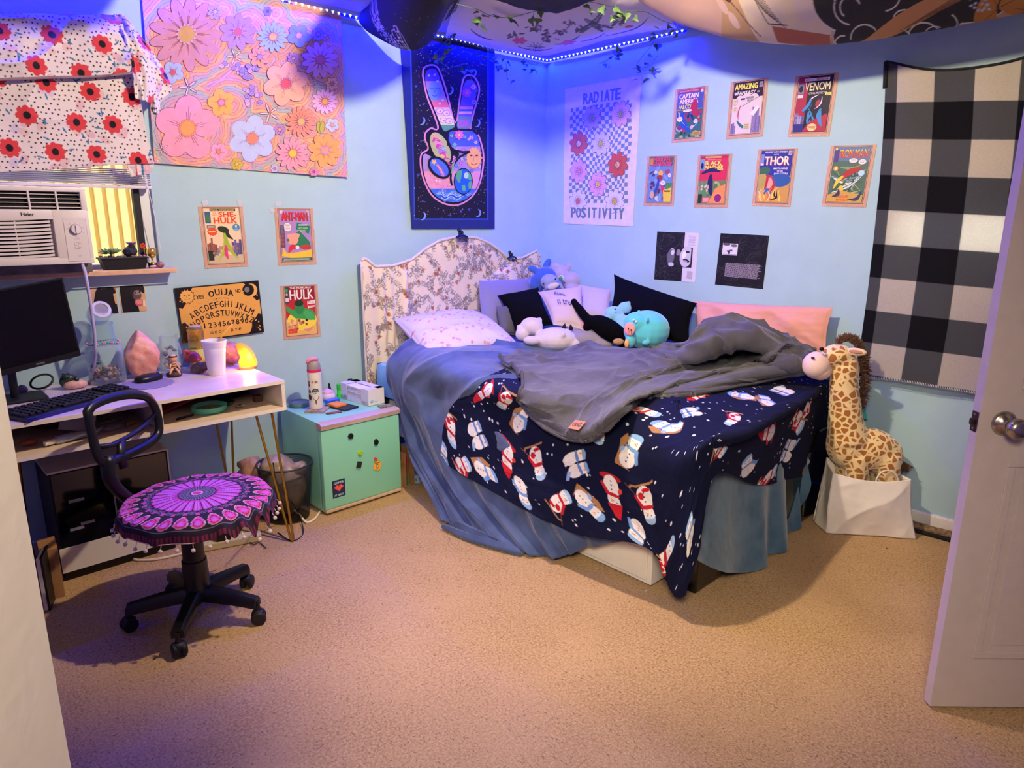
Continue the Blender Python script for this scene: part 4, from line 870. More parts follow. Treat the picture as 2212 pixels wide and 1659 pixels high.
# ---- peace hand hanging
z1 = lambda x, y: V(HY(760+x*.31343, y*.31343, -.016))
pt_ = thing('peace_hand_hanging', 'navy wall hanging with a colourful peace sign hand over the headboard', 'wall hanging', HY(980, 494, -.012))
mb = MB(); nb = 16; L_, R_ = [], []
quad = [(335, 250), (985, 250), (985, 1575), (415, 1575)]
fq = [V(z1(*p)) for p in quad]; bk = [p+Vector((0, .003, 0)) for p in fq]
mb.add([*fq, *bk], [(0, 1, 2, 3), (7, 6, 5, 4), (0, 4, 5, 1), (1, 5, 6, 2), (2, 6, 7, 3), (3, 7, 4, 0)], None, '#1d2a6c')
a = Art(); a.poly([(398, 260), (945, 260), (940, 1515), (428, 1515)], '#2b4ab0'); a.poly([(408, 262), (932, 262), (932, 1505), (436, 1505)], '#100d1e')
for k in range(620):
    x, y = R.uniform(430, 925), R.uniform(300, 1500); s = R.choice([1.8, 2.5, 3.4]); a.ell(x, y, s, s, R.choice(['#a9a080', '#8a8470', '#6a6cb0', '#d0c080']), 0, 5)
for k in range(40): a.star(R.uniform(440, 920), R.uniform(300, 1500), R.uniform(7, 13), R.choice(['#3a4aa0', '#4a50a8', '#35408a']))
for (x, y) in ((485, 835), (865, 850), (490, 1490), (870, 1470), (680, 625), (840, 505)): a.ell(x, y, 20, 28, '#7a9ae8', .3); a.ell(x-9, y-3, 18, 25, '#100d1e', .3)
H1 = [(483, 520), (490, 470), (530, 445), (580, 450), (615, 500), (660, 640), (712, 840), (735, 700), (750, 600), (770, 530), (810, 512), (850, 530), (880, 590), (880, 650), (850, 760), (822, 888), (870, 920), (900, 1000), (913, 1080), (905, 1180), (880, 1280), (830, 1360), (760, 1408), (690, 1420), (610, 1397), (540, 1340), (490, 1240), (468, 1140), (474, 1060), (520, 1022), (498, 960), (505, 910), (545, 878), (588, 885), (560, 790), (510, 660)]
def smooth_poly(p, k=4): c = catmull(np.array(p+[p[0]]), np.linspace(0, 1, len(p)*k), 0); return [tuple(x) for x in c[:-1]]
def inset(p, d):
    n = len(p); o = []
    for i in range(n):
        ax, ay = p[i-1]; bx, by = p[(i+1) % n]; l = math.hypot(bx-ax, by-ay) or 1; o.append((p[i][0]-(by-ay)/l*d, p[i][1]+(bx-ax)/l*d))
    return o
hp = smooth_poly(H1); a.poly(hp, '#d990b0'); a.poly(inset(hp, 11), '#0c0a14')
F1 = smooth_poly([(503, 540), (515, 490), (555, 472), (592, 505), (640, 650), (705, 850), (690, 885), (640, 905), (612, 860), (560, 730), (515, 610)]); a.poly(F1, '#5a4aae')
def clipband(poly, y0, y1, col):
    q = [(x, min(max(y, y0), y1)) for x, y in poly]; ys = [p[1] for p in poly]
    # the slice of the outline between two heights
    def cut(P, yy, keep):
        o = []
        for i in range(len(P)):
            (ax, ay), (bx, by) = P[i-1], P[i]; ia, ib = keep(ay), keep(by)
            if ia != ib: t = (yy-ay)/(by-ay); o.append((ax+(bx-ax)*t, yy))
            if ib: o.append((bx, by))
        return o
    P = cut(poly, y0, lambda y: y >= y0); P = cut(P, y1, lambda y: y <= y1) if P else P
    if len(P) > 2: a.poly(P, col)
for (y0, y1, c) in ((560, 700, '#b088d8'), (690, 740, '#e8707a'), (740, 800, '#e8b8d8'), (800, 860, '#e8d8a0'), (860, 905, '#5aa070')): clipband(F1, y0, y1, c)
a.ell(570, 628, 46, 68, '#6f95f5'); 
for s in (-20, 22): a.line([(570+s-13, 608), (570+s, 614), (570+s+13, 608)], 3.5, '#2a3aa0')
a.line([(572, 610), (566, 640), (576, 642)], 3, '#3a50c0'); a.line([(550, 655), (570, 664), (592, 653)], 4, '#2a3aa0')
for (x, y) in ((605, 765), (650, 780), (630, 830), (670, 835)): a.ell(x, y, 26, 20, '#8a5a90'); a.ell(x, y, 23, 17, '#ecd4e0'); a.ell(x+4, y+2, 8, 6, '#b888a8')
for (x, y) in ((530, 520), (570, 515), (590, 560), (625, 690), (605, 715)): a.star(x, y, 13, '#d8d4ea')
F2 = smooth_poly([(765, 600), (790, 556), (830, 552), (860, 600), (855, 665), (830, 770), (812, 885), (726, 880), (742, 760), (755, 680)]); a.poly(F2, '#6a5ac0')
for i, (y0, y1) in enumerate(((735, 752), (752, 768), (768, 786), (786, 802), (802, 885))): clipband(F2, y0, y1, ['#e88ab0', '#4a6ae0', '#e8b0a0', '#7a5ae0', '#6a8a8a'][i])
a.petals(790, 640, 7, 8, 34, 10, '#d060c0', '#3a2060', 2); a.ell(790, 640, 9, 9, '#f0a060'); a.petals(835, 600, 6, 4, 20, 6, '#e0a0d8', '#3a2060', 2); a.petals(840, 705, 6, 4, 20, 6, '#b08ae0', '#3a2060', 2)
a.text('LOVE', 733, 876, 74, -52, '#c060b8', bold=.03)
PM = smooth_poly([(668, 925), (690, 905), (830, 905), (868, 950), (888, 1050), (890, 1150), (868, 1270), (815, 1350), (740, 1390), (660, 1388), (590, 1360), (530, 1290), (498, 1200), (488, 1110), (500, 1060), (560, 1090), (640, 1160), (700, 1120), (740, 1060), (690, 1020), (668, 980)]); a.poly(PM, '#a890c0')
clipband(PM, 905, 1010, '#4a60c8'); clipband(PM, 1180, 1300, '#e09aa8'); clipband(PM, 1300, 1390, '#3a70c8')
for k in range(26):
    x, y = R.uniform(680, 880), R.uniform(930, 1180); a.petals(x, y, 6, 2, R.uniform(10, 17), 4, R.choice(['#d080c8', '#6a90e0', '#e8a0b0', '#7ac0a0', '#c8c0e8']), '#2a2050', 1.5)
for k in range(20): x, y = R.uniform(540, 700), R.uniform(1210, 1330); a.star(x, y, 9, R.choice(['#f0d8e8', '#f0b060', '#f07a80']))
a.petals(735, 930, 8, 8, 34, 9, '#e070b0', '#2a2050', 2); a.ell(735, 930, 8, 8, '#f0d070')
for k in range(9):
    yy = 1310+k*9; a.line([(560+k*9+i*12, yy+10*sin(i*.9+k)) for i in range(int((26-k*2.)))], 4, R.choice(['#8ac0f0', '#2a50b0', '#c8e0f8', '#4a80d8']))
a.burst(838, 1088, 82, '#f09a58', 14, .75); a.ell(838, 1088, 48, 70, '#f5b860')
for s in (-18, 20): a.ell(838+s, 1072, 10, 6, '#8a5030'); a.ell(838+s, 1072, 4, 4, '#2a1810')
a.line([(840, 1075), (834, 1108), (848, 1110)], 3, '#c07830'); a.line([(820, 1128), (840, 1138), (860, 1126)], 4.5, '#a04830')
a.ell(765, 1250, 66, 92, '#0c0a14'); a.ell(765, 1250, 60, 86, '#1f62c8')
for p in ([(720, 1180), (755, 1175), (750, 1225), (738, 1260), (718, 1230)], [(790, 1185), (815, 1200), (820, 1240), (800, 1235)], [(755, 1280), (775, 1275), (780, 1310), (762, 1315)], [(800, 1260), (822, 1250), (818, 1300), (803, 1300)]): a.poly(smooth_poly(p), '#5ab070')
a.ell(785, 1210, 16, 22, '#b8d8f8')
a.ell(607, 1020, 74, 132, '#0c0a14', -.45, 28); a.ell(607, 1020, 58, 116, '#b8c070', -.45, 28)
for k, c in enumerate(['#e8a080', '#c8d890', '#e890b0', '#90c8c0', '#a888d0', '#e8c070']): a.ell(607+(k-3)*12, 1020+(k-3)*27, 40-abs(k-3)*7, 14, c, -.45+.5)
for i, c in enumerate('PEACE'): a.text(c, 552+i*23, 975+i*44, 50, -30, '#c84a8a', ang=.35, bold=.05)
a.ell(598, 1155, 92, 62, '#0c0a14', .75, 26); a.ell(598, 1155, 76, 46, '#4a70d8', .75, 26); a.star(562, 1118, 24, '#f0c060')
for k, c in enumerate(['#f07a70', '#f0b890', '#c870a0']): a.line([(575+k*7, 1135), (600+k*9, 1170), (618+k*10, 1215)], 6, c)
a.line([(650, 940), (660, 1000), (700, 1035), (760, 1048), (806, 1046)], 14, '#0c0a14'); a.line([(806, 1046), (740, 1080), (700, 1130), (680, 1180), (676, 1230), (684, 1275)], 13, '#0c0a14'); a.line([(655, 935), (660, 905), (690, 892), (830, 896), (862, 925)], 13, '#0c0a14'); a.poly([(690, 1130), (705, 1110), (690, 1190), (676, 1200)], '#7ac070')
mapmesh(a, mb, lambda x, y: np.array(z1(x, y)), (0, -1, 0), base=.0004, step=.00012)
mb.build('cloth', CLW, pt_)
# ================================================================== desk side
BLK = mat('#0d0d10', rough=.45); BLKM = mat('#0a0a0d', rough=.6, bump=.1, bscale=300); GOLD = mat('#c0902c', rough=.35, metal=.85)
WHT = mat('#e6dccf', rough=.4, bump=.03, var=.04, vscale=12); TOPW = mat('#dccbd4', rough=.28, c2='#d0bdc8', vscale=9, bump=.02)
dk = thing('writing_desk', 'white two-cubby desk on gold hairpin legs under the window', 'desk', (-2.9, -.31, 0))
dx0, dx1, dy0, dy1, dt, db = -3.52, -2.268, -.596, -.02, .761, .624
MB().bb(dx0, dx1, dy0, dy1, dt-.016, dt, bev=.0015).build('desk_top', TOPW, dk)
a = MB(); 
b = MB(); b.bb(dx0, dx1, dy0, dy1, db, db+.016); b.build('shelf', mat('#dcc7ac', rough=.4, var=.06, vscale=10), dk)
b = MB(); b.bb(dx1-.016, dx1, dy0, dy1, db+.016, dt-.016); b.build('side_panel', WHT, dk)
b = MB(); b.bb(dx0, dx0+.016, dy0, dy1, db+.016, dt-.016); b.build('side_panel', WHT, dk)
b = MB(); b.bb(-2.793, -2.777, dy0, dy1-.01, db+.016, dt-.016); b.build('divider', WHT, dk)
b = MB(); b.bb(dx0+.016, dx1-.016, dy1-.012, dy1, db+.016, dt-.016); b.build('back_panel', WHT, dk)
b = MB(); b.bb(dx0, dx1, dy0-.0015, dy0, dt-.0155, dt-.0005); b.bb(dx0, dx1, dy0-.0015, dy0, db, db+.016); b.build('edge_band', WHT, dk)
for (fx, fy, t1, t2) in ((-2.298, -.618, (-2.372, -.50), (-2.312, -.535)), (-2.34, -.045, (-2.42, -.12), (-2.32, -.10)), (-3.44, -.60, (-3.40, -.52), (-3.46, -.48)), (-3.205, -.05, (-3.20, -.12), (-3.25, -.1))):
    b = MB(); pts = [(t1[0], t1[1], db), (fx-.006, fy+.004, .014), (fx, fy, .005), (fx+.006, fy+.002, .014), (t2[0], t2[1], db)]; b.tube(pts, .0058, 8)
    b.bb(min(t1[0], t2[0])-.02, max(t1[0], t2[0])+.02, min(t1[1], t2[1])-.02, max(t1[1], t2[1])+.02, db-.003, db); b.build('leg', GOLD, dk, smooth='auto')
for i, (x, y) in enumerate([(115, 905), (350, 856), (535, 845), (560, 812), (480, 838), (590, 806)]): pass
# monitor
mo = thing('computer_monitor', 'black computer monitor tilted on the left end of the desk', 'monitor', (-3.12, -.25, .762))
m0, m1, m2, m3 = [V(p) for p in (HY(135, 600, -.29), HY(175, 768, -.29), HY(5, 812, -.30), HY(-40, 620, -.30))]
ux = (m1-m2).normalized(); m2 = m1-ux*.40; m3 = m0-ux*.40; up_ = (m0-m1); nn = Vector((0, 1, 0))
b = MB(); b.add([m0, m1, m2, m3]+[p+nn*.022 for p in (m0, m1, m2, m3)], [(0, 1, 2, 3), (7, 6, 5, 4), (0, 4, 5, 1), (1, 5, 6, 2), (2, 6, 7, 3), (3, 7, 4, 0)])
b.box((m2+ux*.2+up_*.5+nn*.03), (.2, .03, .18)); b.build('casing', mat('#101014', rough=.4), mo)
i0, i1, i2, i3 = m0-ux*.006-up_.normalized()*.006, m1-ux*.006+up_.normalized()*.022, m2+ux*.006+up_.normalized()*.022, m3+ux*.006-up_.normalized()*.006
b = MB(); b.add([p-nn*.001 for p in (i0, i1, i2, i3)]+[p+nn*.001 for p in (i0, i1, i2, i3)], [(0, 1, 2, 3), (7, 6, 5, 4), (0, 4, 5, 1), (1, 5, 6, 2), (2, 6, 7, 3), (3, 7, 4, 0)]); b.build('screen', mat('#050508', rough=.22), mo)
a = Art(); a.text('VIOTEK', 0, 0, .030, .006, '#8a8a90', bold=.02); b = MB(); a.mesh(b, m2+ux*.245+up_.normalized()*.007, ux, up_.normalized(), -nn, base=.0006); b.build('logo', PRINT, mo)
b = MB(); c = m2+ux*.17; b.tube([(c.x, -.245, .90), (c.x+.0, -.22, .775)], .014, 10); b.box((c.x, -.21, .768), (.2, .15, .01), bev=.004); b.build('stand', BLKM, mo)
# keyboard
kb = thing('keyboard', 'black backlit keyboard lying aslant on the desk', 'keyboard', (-3.045, -.435, .7615)); kr = Matrix.Translation((-3.045, -.435, .7615)) @ Matrix.Rotation(math.radians(26), 4, 'Z') @ Matrix.Rotation(math.radians(2.5), 4, 'X')
b = MB(); b.box((0, 0, .011), (.455, .152, .014), M=kr, bev=.003); b.build('base', mat('#12121a', rough=.4), kb)
b = MB(); b.box((0, -.074, .010), (.455, .012, .016), M=kr, bev=.003); b.build('front_edge', mat('#14186a', rough=.35), kb, label='dark blue front edge')
kp = MB(); kp.box((0, 0, .0), (.0165, .0165, .008), bev=.0025); KEYM = BLKM
key = None; n = 0
for r_ in range(6):
    for c_ in range(19):
        if n >= 99: break
        x = -.214+c_*.0238; y = .056-r_*.0215
        if (c_ in (14,) and r_ > 0) or (r_ == 5 and c_ in (4, 5, 6, 7, 8)): continue
        M = Matrix.Translation(Vector((-3.045, -.435, .7615))-kb.location) @ kr.to_3x3().to_4x4() @ Matrix.Translation((x, y, .022))
        if key is None:
            me = MB(); me.box((0, 0, 0), (.0172, .0165, .009), bev=.0025); key = me.build('key', KEYM); o = key; o.location = (0, 0, 0)
            key.data.transform(Matrix.Translation((0, 0, -.0045)))
        else: o = key.copy(); COL.objects.link(o)
        o.parent = kb; o.matrix_local = M; n += 1
b = MB(); b.box((-.02, -.0515, .022), (.112, .0165, .009), M=kr, bev=.0025); b.build('space_bar', KEYM, kb)
# desk things
def jar(b, c, prof, n=28, M=None): b.lathe(prof, c, n, M)
GL = glass('#b4ccd6'); GLB = glass('#8fc0c6', .7, .14)
jt = thing('stone_jar', 'large clear glass jar half filled with polished stones', 'jar', (-2.845, -.125, .762))
C0 = Vector((-2.845, -.125, .762))
b = MB(); jar(b, C0, [(.068, 0), (.072, .01), (.073, .135), (.068, .158), (.050, .170), (.050, .166), (.064, .154), (.069, .132), (.068, .012), (.0, .006)]); b.build('glass', GL, jt, smooth=True)
SCs = ['#6a6468', '#b08a68', '#c09a80', '#4c5250', '#8a7a60', '#a87a5a', '#9a968e', '#58504c', '#c8b49a', '#74604c']
for k in range(70):
    a_ = R.uniform(0, 6.3); rr = .058*R.random()**.5; z = .014+R.random()*.060*(1-.3*cos(a_))
    p = C0+Vector((rr*cos(a_), rr*sin(a_), z)); MB().rock(p, (R.uniform(.010, .016), R.uniform(.008, .012), R.uniform(.007, .011)), seed=k, sub=1, M=Matrix.Rotation(R.uniform(0, 3), 4, (R.random(), R.random(), 1))).build('polished_stone', mat(SCs[k % 10], rough=.25, var=.3, vscale=90), label='small polished stone inside the large stone jar', cat='stone', group='polished stones in the glass jar')
jt2 = thing('glass_vase', 'clear greenish glass jar upside down on the stone jar', 'jar', C0+Vector((0, 0, .170)))
b = MB(); jar(b, C0+Vector((0, 0, .171)), [(.054, 0), (.054, .006), (.048, .02), (.046, .075), (.049, .088), (.046, .088), (.043, .074), (.045, .02), (.05, .003)]); b.build('glass', GLB, jt2, smooth=True)
jt3 = thing('tilted_jar', 'small clear jar lying tilted on top of the jar tower', 'jar', C0+Vector((0, 0, .26)))
T = Matrix.Translation(C0+Vector((.0, -.005, .300))) @ Matrix.Rotation(math.radians(62), 4, Vector((.9, -.1, .25)))
b = MB(); b.lathe([(.030, -.035), (.044, -.028), (.045, .018), (.036, .030), (.036, .038), (.033, .038), (.033, .028), (.041, .016), (.040, -.024), (.0, -.031)], (0, 0, 0), 26, T); b.build('glass', GL, jt3, smooth=True)
b = MB(); b.lathe([(.026, .0385), (.037, .0385), (.037, .042), (.026, .042), (.026, .0385)], (0, 0, 0), 26, T); b.build('rim', mat('#c8c4d4', rough=.2), jt3, smooth='auto')
bs = thing('bead_bracelet', 'coloured bead bracelet around the neck of the stone jar', 'bracelet', C0+Vector((0, 0, .172))); cl = ['#d06a8a', '#3a2a28', '#48c860', '#7a6ae0', '#8a4a3a', '#e8a0b0', '#2a7a50', '#c04a5a']
for k in range(38):
    t = 2*pi*k/38; MB().ell(C0+Vector((.0605*cos(t), .0605*sin(t), .176+.004*sin(3*t))), (.0047, .0047, .0042), 8).build('bead', mat(cl[(k*5 % 8+k//3) % 8], rough=.3), bs, smooth=True)
sl = MB(); sl.rock((-2.70, -.125, .866), (.074, .056, .108), seed=5, jag=.22, sub=4); 
for i, v in enumerate(sl.v):
    x, y, z = v; t = (z-.76)/.2; k = 1.04-.22*max(0, t)**2.5; n_ = 1+.05*math.sin(x*90+z*60)*math.sin(y*80+z*40)+.03*math.sin(z*150+x*70); sl.v[i] = (-2.70+(x+2.70)*k*n_-.008*t, -.125+(y+.125)*k*n_, max(.7625, z))
sl.build('salt_rock', mat('#e49a8a', rough=.45, c2='#f0b4a0', vscale=22, bump=.5, bscale=60, sss=.3), smooth=True, label='large unlit pink salt rock on the desk', cat='salt rock')
b = MB(); b.lathe([(0, 0), (.104, 0), (.106, .002), (.104, .0035), (0, .0035)], (-2.735, -.275, .7615), 40); b.build('mouse_pad', mat('#8f83a8', rough=.7, var=.05), label='round grey lilac mouse pad on the desk', cat='mouse pad')
ms = thing('computer_mouse', 'black wireless mouse on the round pad', 'mouse', (-2.70, -.235, .7655)); b = MB(); mr = Matrix.Rotation(math.radians(20), 4, 'Z')
b.ell((-2.712, -.225, .774), (.062, .034, .022), 20, mr, sq=.8)
for i, v in enumerate(b.v): b.v[i] = (v[0], v[1], max(v[2], .7655))
b.build('shell', mat('#0c0c10', rough=.35), ms, smooth=True); b = MB(); b.ell((-2.67, -.212, .786), (.010, .005, .010), 10, mr); b.build('wheel', BLK, ms, smooth=True)
j2 = thing('shell_jar', 'clear jar of shells and pebbles beside the salt rock', 'jar', (-2.578, -.10, .762)); c2 = Vector((-2.578, -.10, .762))
b = MB(); jar(b, c2, [(.046, 0), (.050, .01), (.052, .10), (.045, .135), (.038, .142), (.038, .170), (.040, .172), (.035, .172), (.035, .14), (.042, .132), (.048, .098), (.046, .012), (0, .005)]); b.build('glass', GL, j2, smooth=True)
for k in range(14):
    a_ = R.uniform(0, 6.3); rr = R.uniform(0, .028); MB().rock(c2+Vector((rr*cos(a_), rr*sin(a_), .02+k*.0075)), (.014, .011, .010), seed=60+k, sub=1).build('pebble', mat(R.choice(['#8a8a8c', '#b0a8a0', '#c8a8c0', '#787478', '#a8b0b8']), rough=.5, var=.3, vscale=80), label='pebble inside the shell jar', cat='pebble', group='pebbles in the shell jar')
am = thing('amber_glass_candle', 'tall amber glass jar with mushroom print before the talking board', 'glass jar', (-2.449, -.075, .762)); c3 = Vector((-2.447, -.075, .762))
b = MB(); jar(b, c3, [(.034, 0), (.036, .006), (.036, .17), (.030, .196), (.0, .199)]); b.build('glass', mat('#c9a24c', rough=.08, trans=.7, alpha=.7), am, smooth=True)
b = MB(); jar(b, c3, [(.0355, .01), (.0368, .012), (.0368, .09), (.0355, .092)]); b.build('label_band', mat('#a9b060', rough=.6), am, smooth=True)
b = MB(); b.ell(c3+Vector((0, 0, .19)), (.031, .031, .012), 16); b.build('lid', mat('#b8a8a0', rough=.3), am, smooth=True)
a = Art(); a.ell(.0, .12, .008, .008, '#5a4418'); a.poly([(-.018, .10), (.006, .16), (.02, .14), (0, .09)], '#7a6430'); b = MB(); a.mesh(b, c3+Vector((0, -.0375, 0)), (1, 0, 0), (0, 0, 1), (0, -1, 0)); b.build('printed_art', PRINT, am)
cp = thing('foam_cup', 'white foam cup with a straw at the front of the desk', 'cup', (-2.448, -.285, .7615)); c4 = Vector((-2.442, -.285, .7615))
b = MB(); b.lathe([(.0, .0), (.034, 0), (.036, .004), (.045, .10), (.0465, .102), (.047, .124), (.049, .126), (.052, .150), (.054, .152), (.054, .158), (.050, .158), (.048, .15), (.034, .006), (0, .006)], c4, 32); b.build('cup_body', mat('#e8e4e8', rough=.6, bump=.15, bscale=500), cp, smooth='auto')
b = MB(); b.tube([c4+Vector((.0, .01, .02)), c4+Vector((.040, .012, .17)), c4+Vector((.075, .014, .205)), c4+Vector((.098, .015, .218))], .0045, 8); b.build('straw', mat('#e6a83a', rough=.4), cp, smooth=True)
co = MB(); co.rock((-2.315, -.12, .818), (.062, .042, .056), seed=9, jag=.1, sub=4)
for i, v in enumerate(co.v):
    x, y, z = v; n_ = 1+.10*math.sin(x*170+3*math.sin(z*120))*math.sin(z*190+2*math.sin(x*150)); co.v[i] = (-2.315+(x+2.315)*n_, -.12+(y+.12)*n_, max(.7625, .818+(z-.818)*n_))
co.build('crystal_cluster', mat('#d9927c', rough=.5, c2='#b06a80', vscale=45, bump=.8, bscale=120), smooth=True, label='pinkish knobbly crystal cluster behind the foam cup', cat='crystal')
# glowing crescent lamp
cr = thing('crescent_lamp', 'glowing orange crescent-shaped lamp on the desk corner', 'lamp', (-2.29, -.27, .7615)); pts = [(-.032, .012), (-.036, .035), (-.028, .06), (-.036, .085), (-.041, .112), (-.034, .121), (-.015, .118), (.010, .102), (.028, .078), (.038, .048), (.038, .012)]
b = MB(); pp = smooth_poly(pts, 3); O = Vector((-2.29, -.262, .762)); rx = Vector((.8, -.6, 0)); rn = Vector((-.6, -.8, 0)); m = len(pp); vs = []
for (dd, sc) in ((-.019, .86), (-.013, 1), (.013, 1), (.019, .86)):
    for (x, z) in pp: vs.append(O+rx*(x*sc)+rn*dd+Vector((0, 0, .06+(z-.06)*sc)))
fs = [(k*m+i, k*m+(i+1) % m, (k+1)*m+(i+1) % m, (k+1)*m+i) for k in range(3) for i in range(m)]+[tuple(range(m))[::-1], tuple(range(3*m, 4*m))]
mm = mat('#ff9a30', rough=.4, emis='#ff7a12', es=1.3).copy(); nt = mm.node_tree; bs_ = nt.nodes['Principled BSDF']; tcn = nt.nodes.new('ShaderNodeTexCoord'); sp = nt.nodes.new('ShaderNodeSeparateXYZ'); mr_ = nt.nodes.new('ShaderNodeMapRange')
nt.links.new(tcn.outputs['Object'], sp.inputs[0]); nt.links.new(sp.outputs['Z'], mr_.inputs[0])
for i_, v_ in zip((1, 2, 3, 4), (.012, .11, 3.4, .8)): mr_.inputs[i_].default_value = v_
nt.links.new(mr_.outputs[0], bs_.inputs['Emission Strength'])
b.add(vs, fs); b.build('lamp_shade', mm, cr, smooth='auto'); b = MB(); b.lathe([(0, 0), (.040, 0), (.042, .004), (.041, .013), (0, .014)], (-2.29, -.262, .7615), 28, sx=1., sy=.7); b.build('base', mat('#c98a6a', rough=.6), cr, smooth='auto')
light('crescent_glow', 'POINT', (-2.30, -.30, .82), 1.1, (1, .42, .08), shadow_soft_size=.02)
# small figures
fg = thing('bee_costume_figurine', 'small fairy figurine in a striped bee costume sitting on a rock', 'figurine', (-2.598, -.20, .762)); f0 = Vector((-2.598, -.20, .762)); SK = mat('#e8ac7a', rough=.5); BR = mat('#4a382c', rough=.8, var=.3)
b = MB(); b.ell(f0+Vector((0, 0, .010)), (.034, .026, .014), 14, noise=.15, seed=2); b.ell(f0+Vector((.004, .004, .03)), (.018, .015, .02), 12, noise=.1); b.build('rock_seat', BR, fg, smooth=True)
b = MB(); b.ell(f0+Vector((.002, 0, .048)), (.012, .010, .019), 12); b.ell(f0+Vector((.002, -.002, .083)), (.0165, .0155, .0175), 14); b.tube([f0+Vector((-.006, -.006, .036)), f0+Vector((-.018, -.016, .030)), f0+Vector((-.024, -.020, .016))], [.006, .0055, .004], 8)
b.tube([f0+Vector((.006, -.006, .036)), f0+Vector((.012, -.018, .026)), f0+Vector((.017, -.024, .010))], [.006, .0055, .004], 8); b.tube([f0+Vector((.012, 0, .058)), f0+Vector((.020, -.004, .042)), f0+Vector((.024, -.008, .030))], [.004, .0035, .003], 8); b.tube([f0+Vector((-.009, 0, .058)), f0+Vector((-.016, -.004, .044)), f0+Vector((-.012, -.01, .034))], [.004, .0035, .003], 8); b.build('body', SK, fg, smooth=True)
b = MB()
for k in range(3): b.lathe([(.0125-.0008*k, 0), (.0133-.0008*k, .002), (.0125-.0008*k, .004)], f0+Vector((.002, 0, .036+k*.010)), 14)
b.lathe([(.0172, -.002), (.0178, .0), (.0168, .0035)], f0+Vector((.002, 0, .090)), 16); b.build('stripe', mat('#3a2418', rough=.6), fg, smooth=True)
b = MB(); b.ell(f0+Vector((.022, .012, .052)), (.016, .002, .009), 10, Matrix.Rotation(.5, 4, 'Y')); b.ell(f0+Vector((-.018, .012, .055)), (.014, .002, .009), 10, Matrix.Rotation(-.5, 4, 'Y')); b.build('wing', mat('#c8b8a8', rough=.3, alpha=.8), fg, smooth=True)
mh = thing('mushroom_figurine', 'little curled red mushroom cap ornament beside the amber jar', 'ornament', (-2.50, -.15, .762)); f1 = Vector((-2.497, -.15, .762))
b = MB(); b.lathe([(.016, 0), (.014, .03), (.011, .055)], f1, 14); b.build('stem', mat('#c8b49a', rough=.6), mh, smooth=True)
b = MB(); b.lathe([(.040, .050), (.041, .056), (.030, .078), (.014, .092), (0, .096)], f1, 22); b.tube([f1+Vector((-.012, -.002, .088)), f1+Vector((-.026, -.004, .100)), f1+Vector((-.038, -.005, .098)), f1+Vector((-.040, -.005, .086)), f1+Vector((-.030, -.005, .084))], [.010, .009, .007, .006, .004], 10); b.build('cap', mat('#8a3440', rough=.3), mh, smooth=True)
sk = MB(); s0 = Vector((-2.487, -.205, .762)); sk.ell(s0+Vector((0, 0, .024)), (.038, .024, .026), 16, noise=.12, seed=4); sk.ell(s0+Vector((.026, -.008, .030)), (.028, .018, .020), 14, noise=.14, seed=6)
for k in range(9): sk.lathe([(.0035, 0), (.0, .010)], s0+Vector((.004+k*.006, -.026, .016+.002*(k % 2))), 6)
sk.build('geode_ornament', mat('#3c4048', rough=.4, c2='#7a5a4a', vscale=70, bump=.6, bscale=110), smooth=True, label='dark toothed reptile skull ornament beside the foam cup', cat='ornament')
fr = thing('frog_figurine', 'green frog figurine on a pale pink stone behind the keyboard', 'figurine', (-2.985, -.15, .762)); q0 = Vector((-2.985, -.16, .762))
b = MB(); b.ell(q0+Vector((.012, 0, .018)), (.045, .026, .020), 14, noise=.06); b.build('stone', mat('#d8aaa0', rough=.4, var=.2, vscale=60), fr, smooth=True)
b = MB(); b.ell(q0+Vector((-.010, .008, .046)), (.028, .02, .018), 14); b.ell(q0+Vector((-.020, -.004, .058)), (.016, .014, .010), 12); b.ell(q0+Vector((-.028, -.004, .067)), .005, 8); b.ell(q0+Vector((-.010, -.006, .067)), .005, 8); b.ell(q0+Vector((-.032, .006, .034)), (.012, .01, .022), 10); b.ell(q0+Vector((.016, -.006, .040)), (.010, .012, .012), 10); b.build('frog', mat('#26382c', rough=.35), fr, smooth=True)
b = MB(); b.rock((-3.155, -.115, .780), (.024, .018, .020), seed=3); b.build('river_stone', mat('#8a7a76', rough=.6, var=.3), label='grey brown stone behind the left end of the keyboard', cat='stone')
b = MB(); b.tube([Vector((-3.08, -.10, .7725))+Vector((.040*cos(t), .014*sin(t), .026+.026*sin(t*1.0+.3))) for t in [i*2*pi/20 for i in range(20)]], .0045, 8, closed=True); b.build('coiled_cable', BLK, smooth=True, label='black coiled cable on the desk below the monitor', cat='cable')

# in the cubbies
def small(name, label, cat, fn, m, smooth=False, **k): b = MB(); fn(b); return b.build(name, m, smooth=smooth, label=label, cat=cat, **k)
zf = db+.0165
ash = thing('round_tray', 'turquoise round tray in the right desk cubby', 'tray', (-2.60, -.36, zf)); b = MB(); b.lathe([(0, .0), (.064, 0), (.070, .004), (.074, .026), (.070, .027), (.064, .008), (0, .006)], (-2.545, -.44, zf), 36); b.build('dish', mat('#5cc8b4', rough=.35), ash, smooth='auto'); b = MB(); b.lathe([(0, .006), (.062, .006), (.060, .012), (0, .014)], (-2.545, -.44, zf), 20); b.build('ash', mat('#8a9468', rough=.9, c2='#55583c', vscale=90), ash)
small('folded_magazine', 'red magazine wedged aslant in the right desk cubby', 'magazine', lambda b: b.box((-2.61, -.30, zf+.035), (.25, .10, .008), R3=Matrix.Rotation(.20, 4, 'Z') @ Matrix.Rotation(-.22, 4, 'Y')), mat('#9a1f2c', rough=.35, c2='#b8505a', vscale=20))
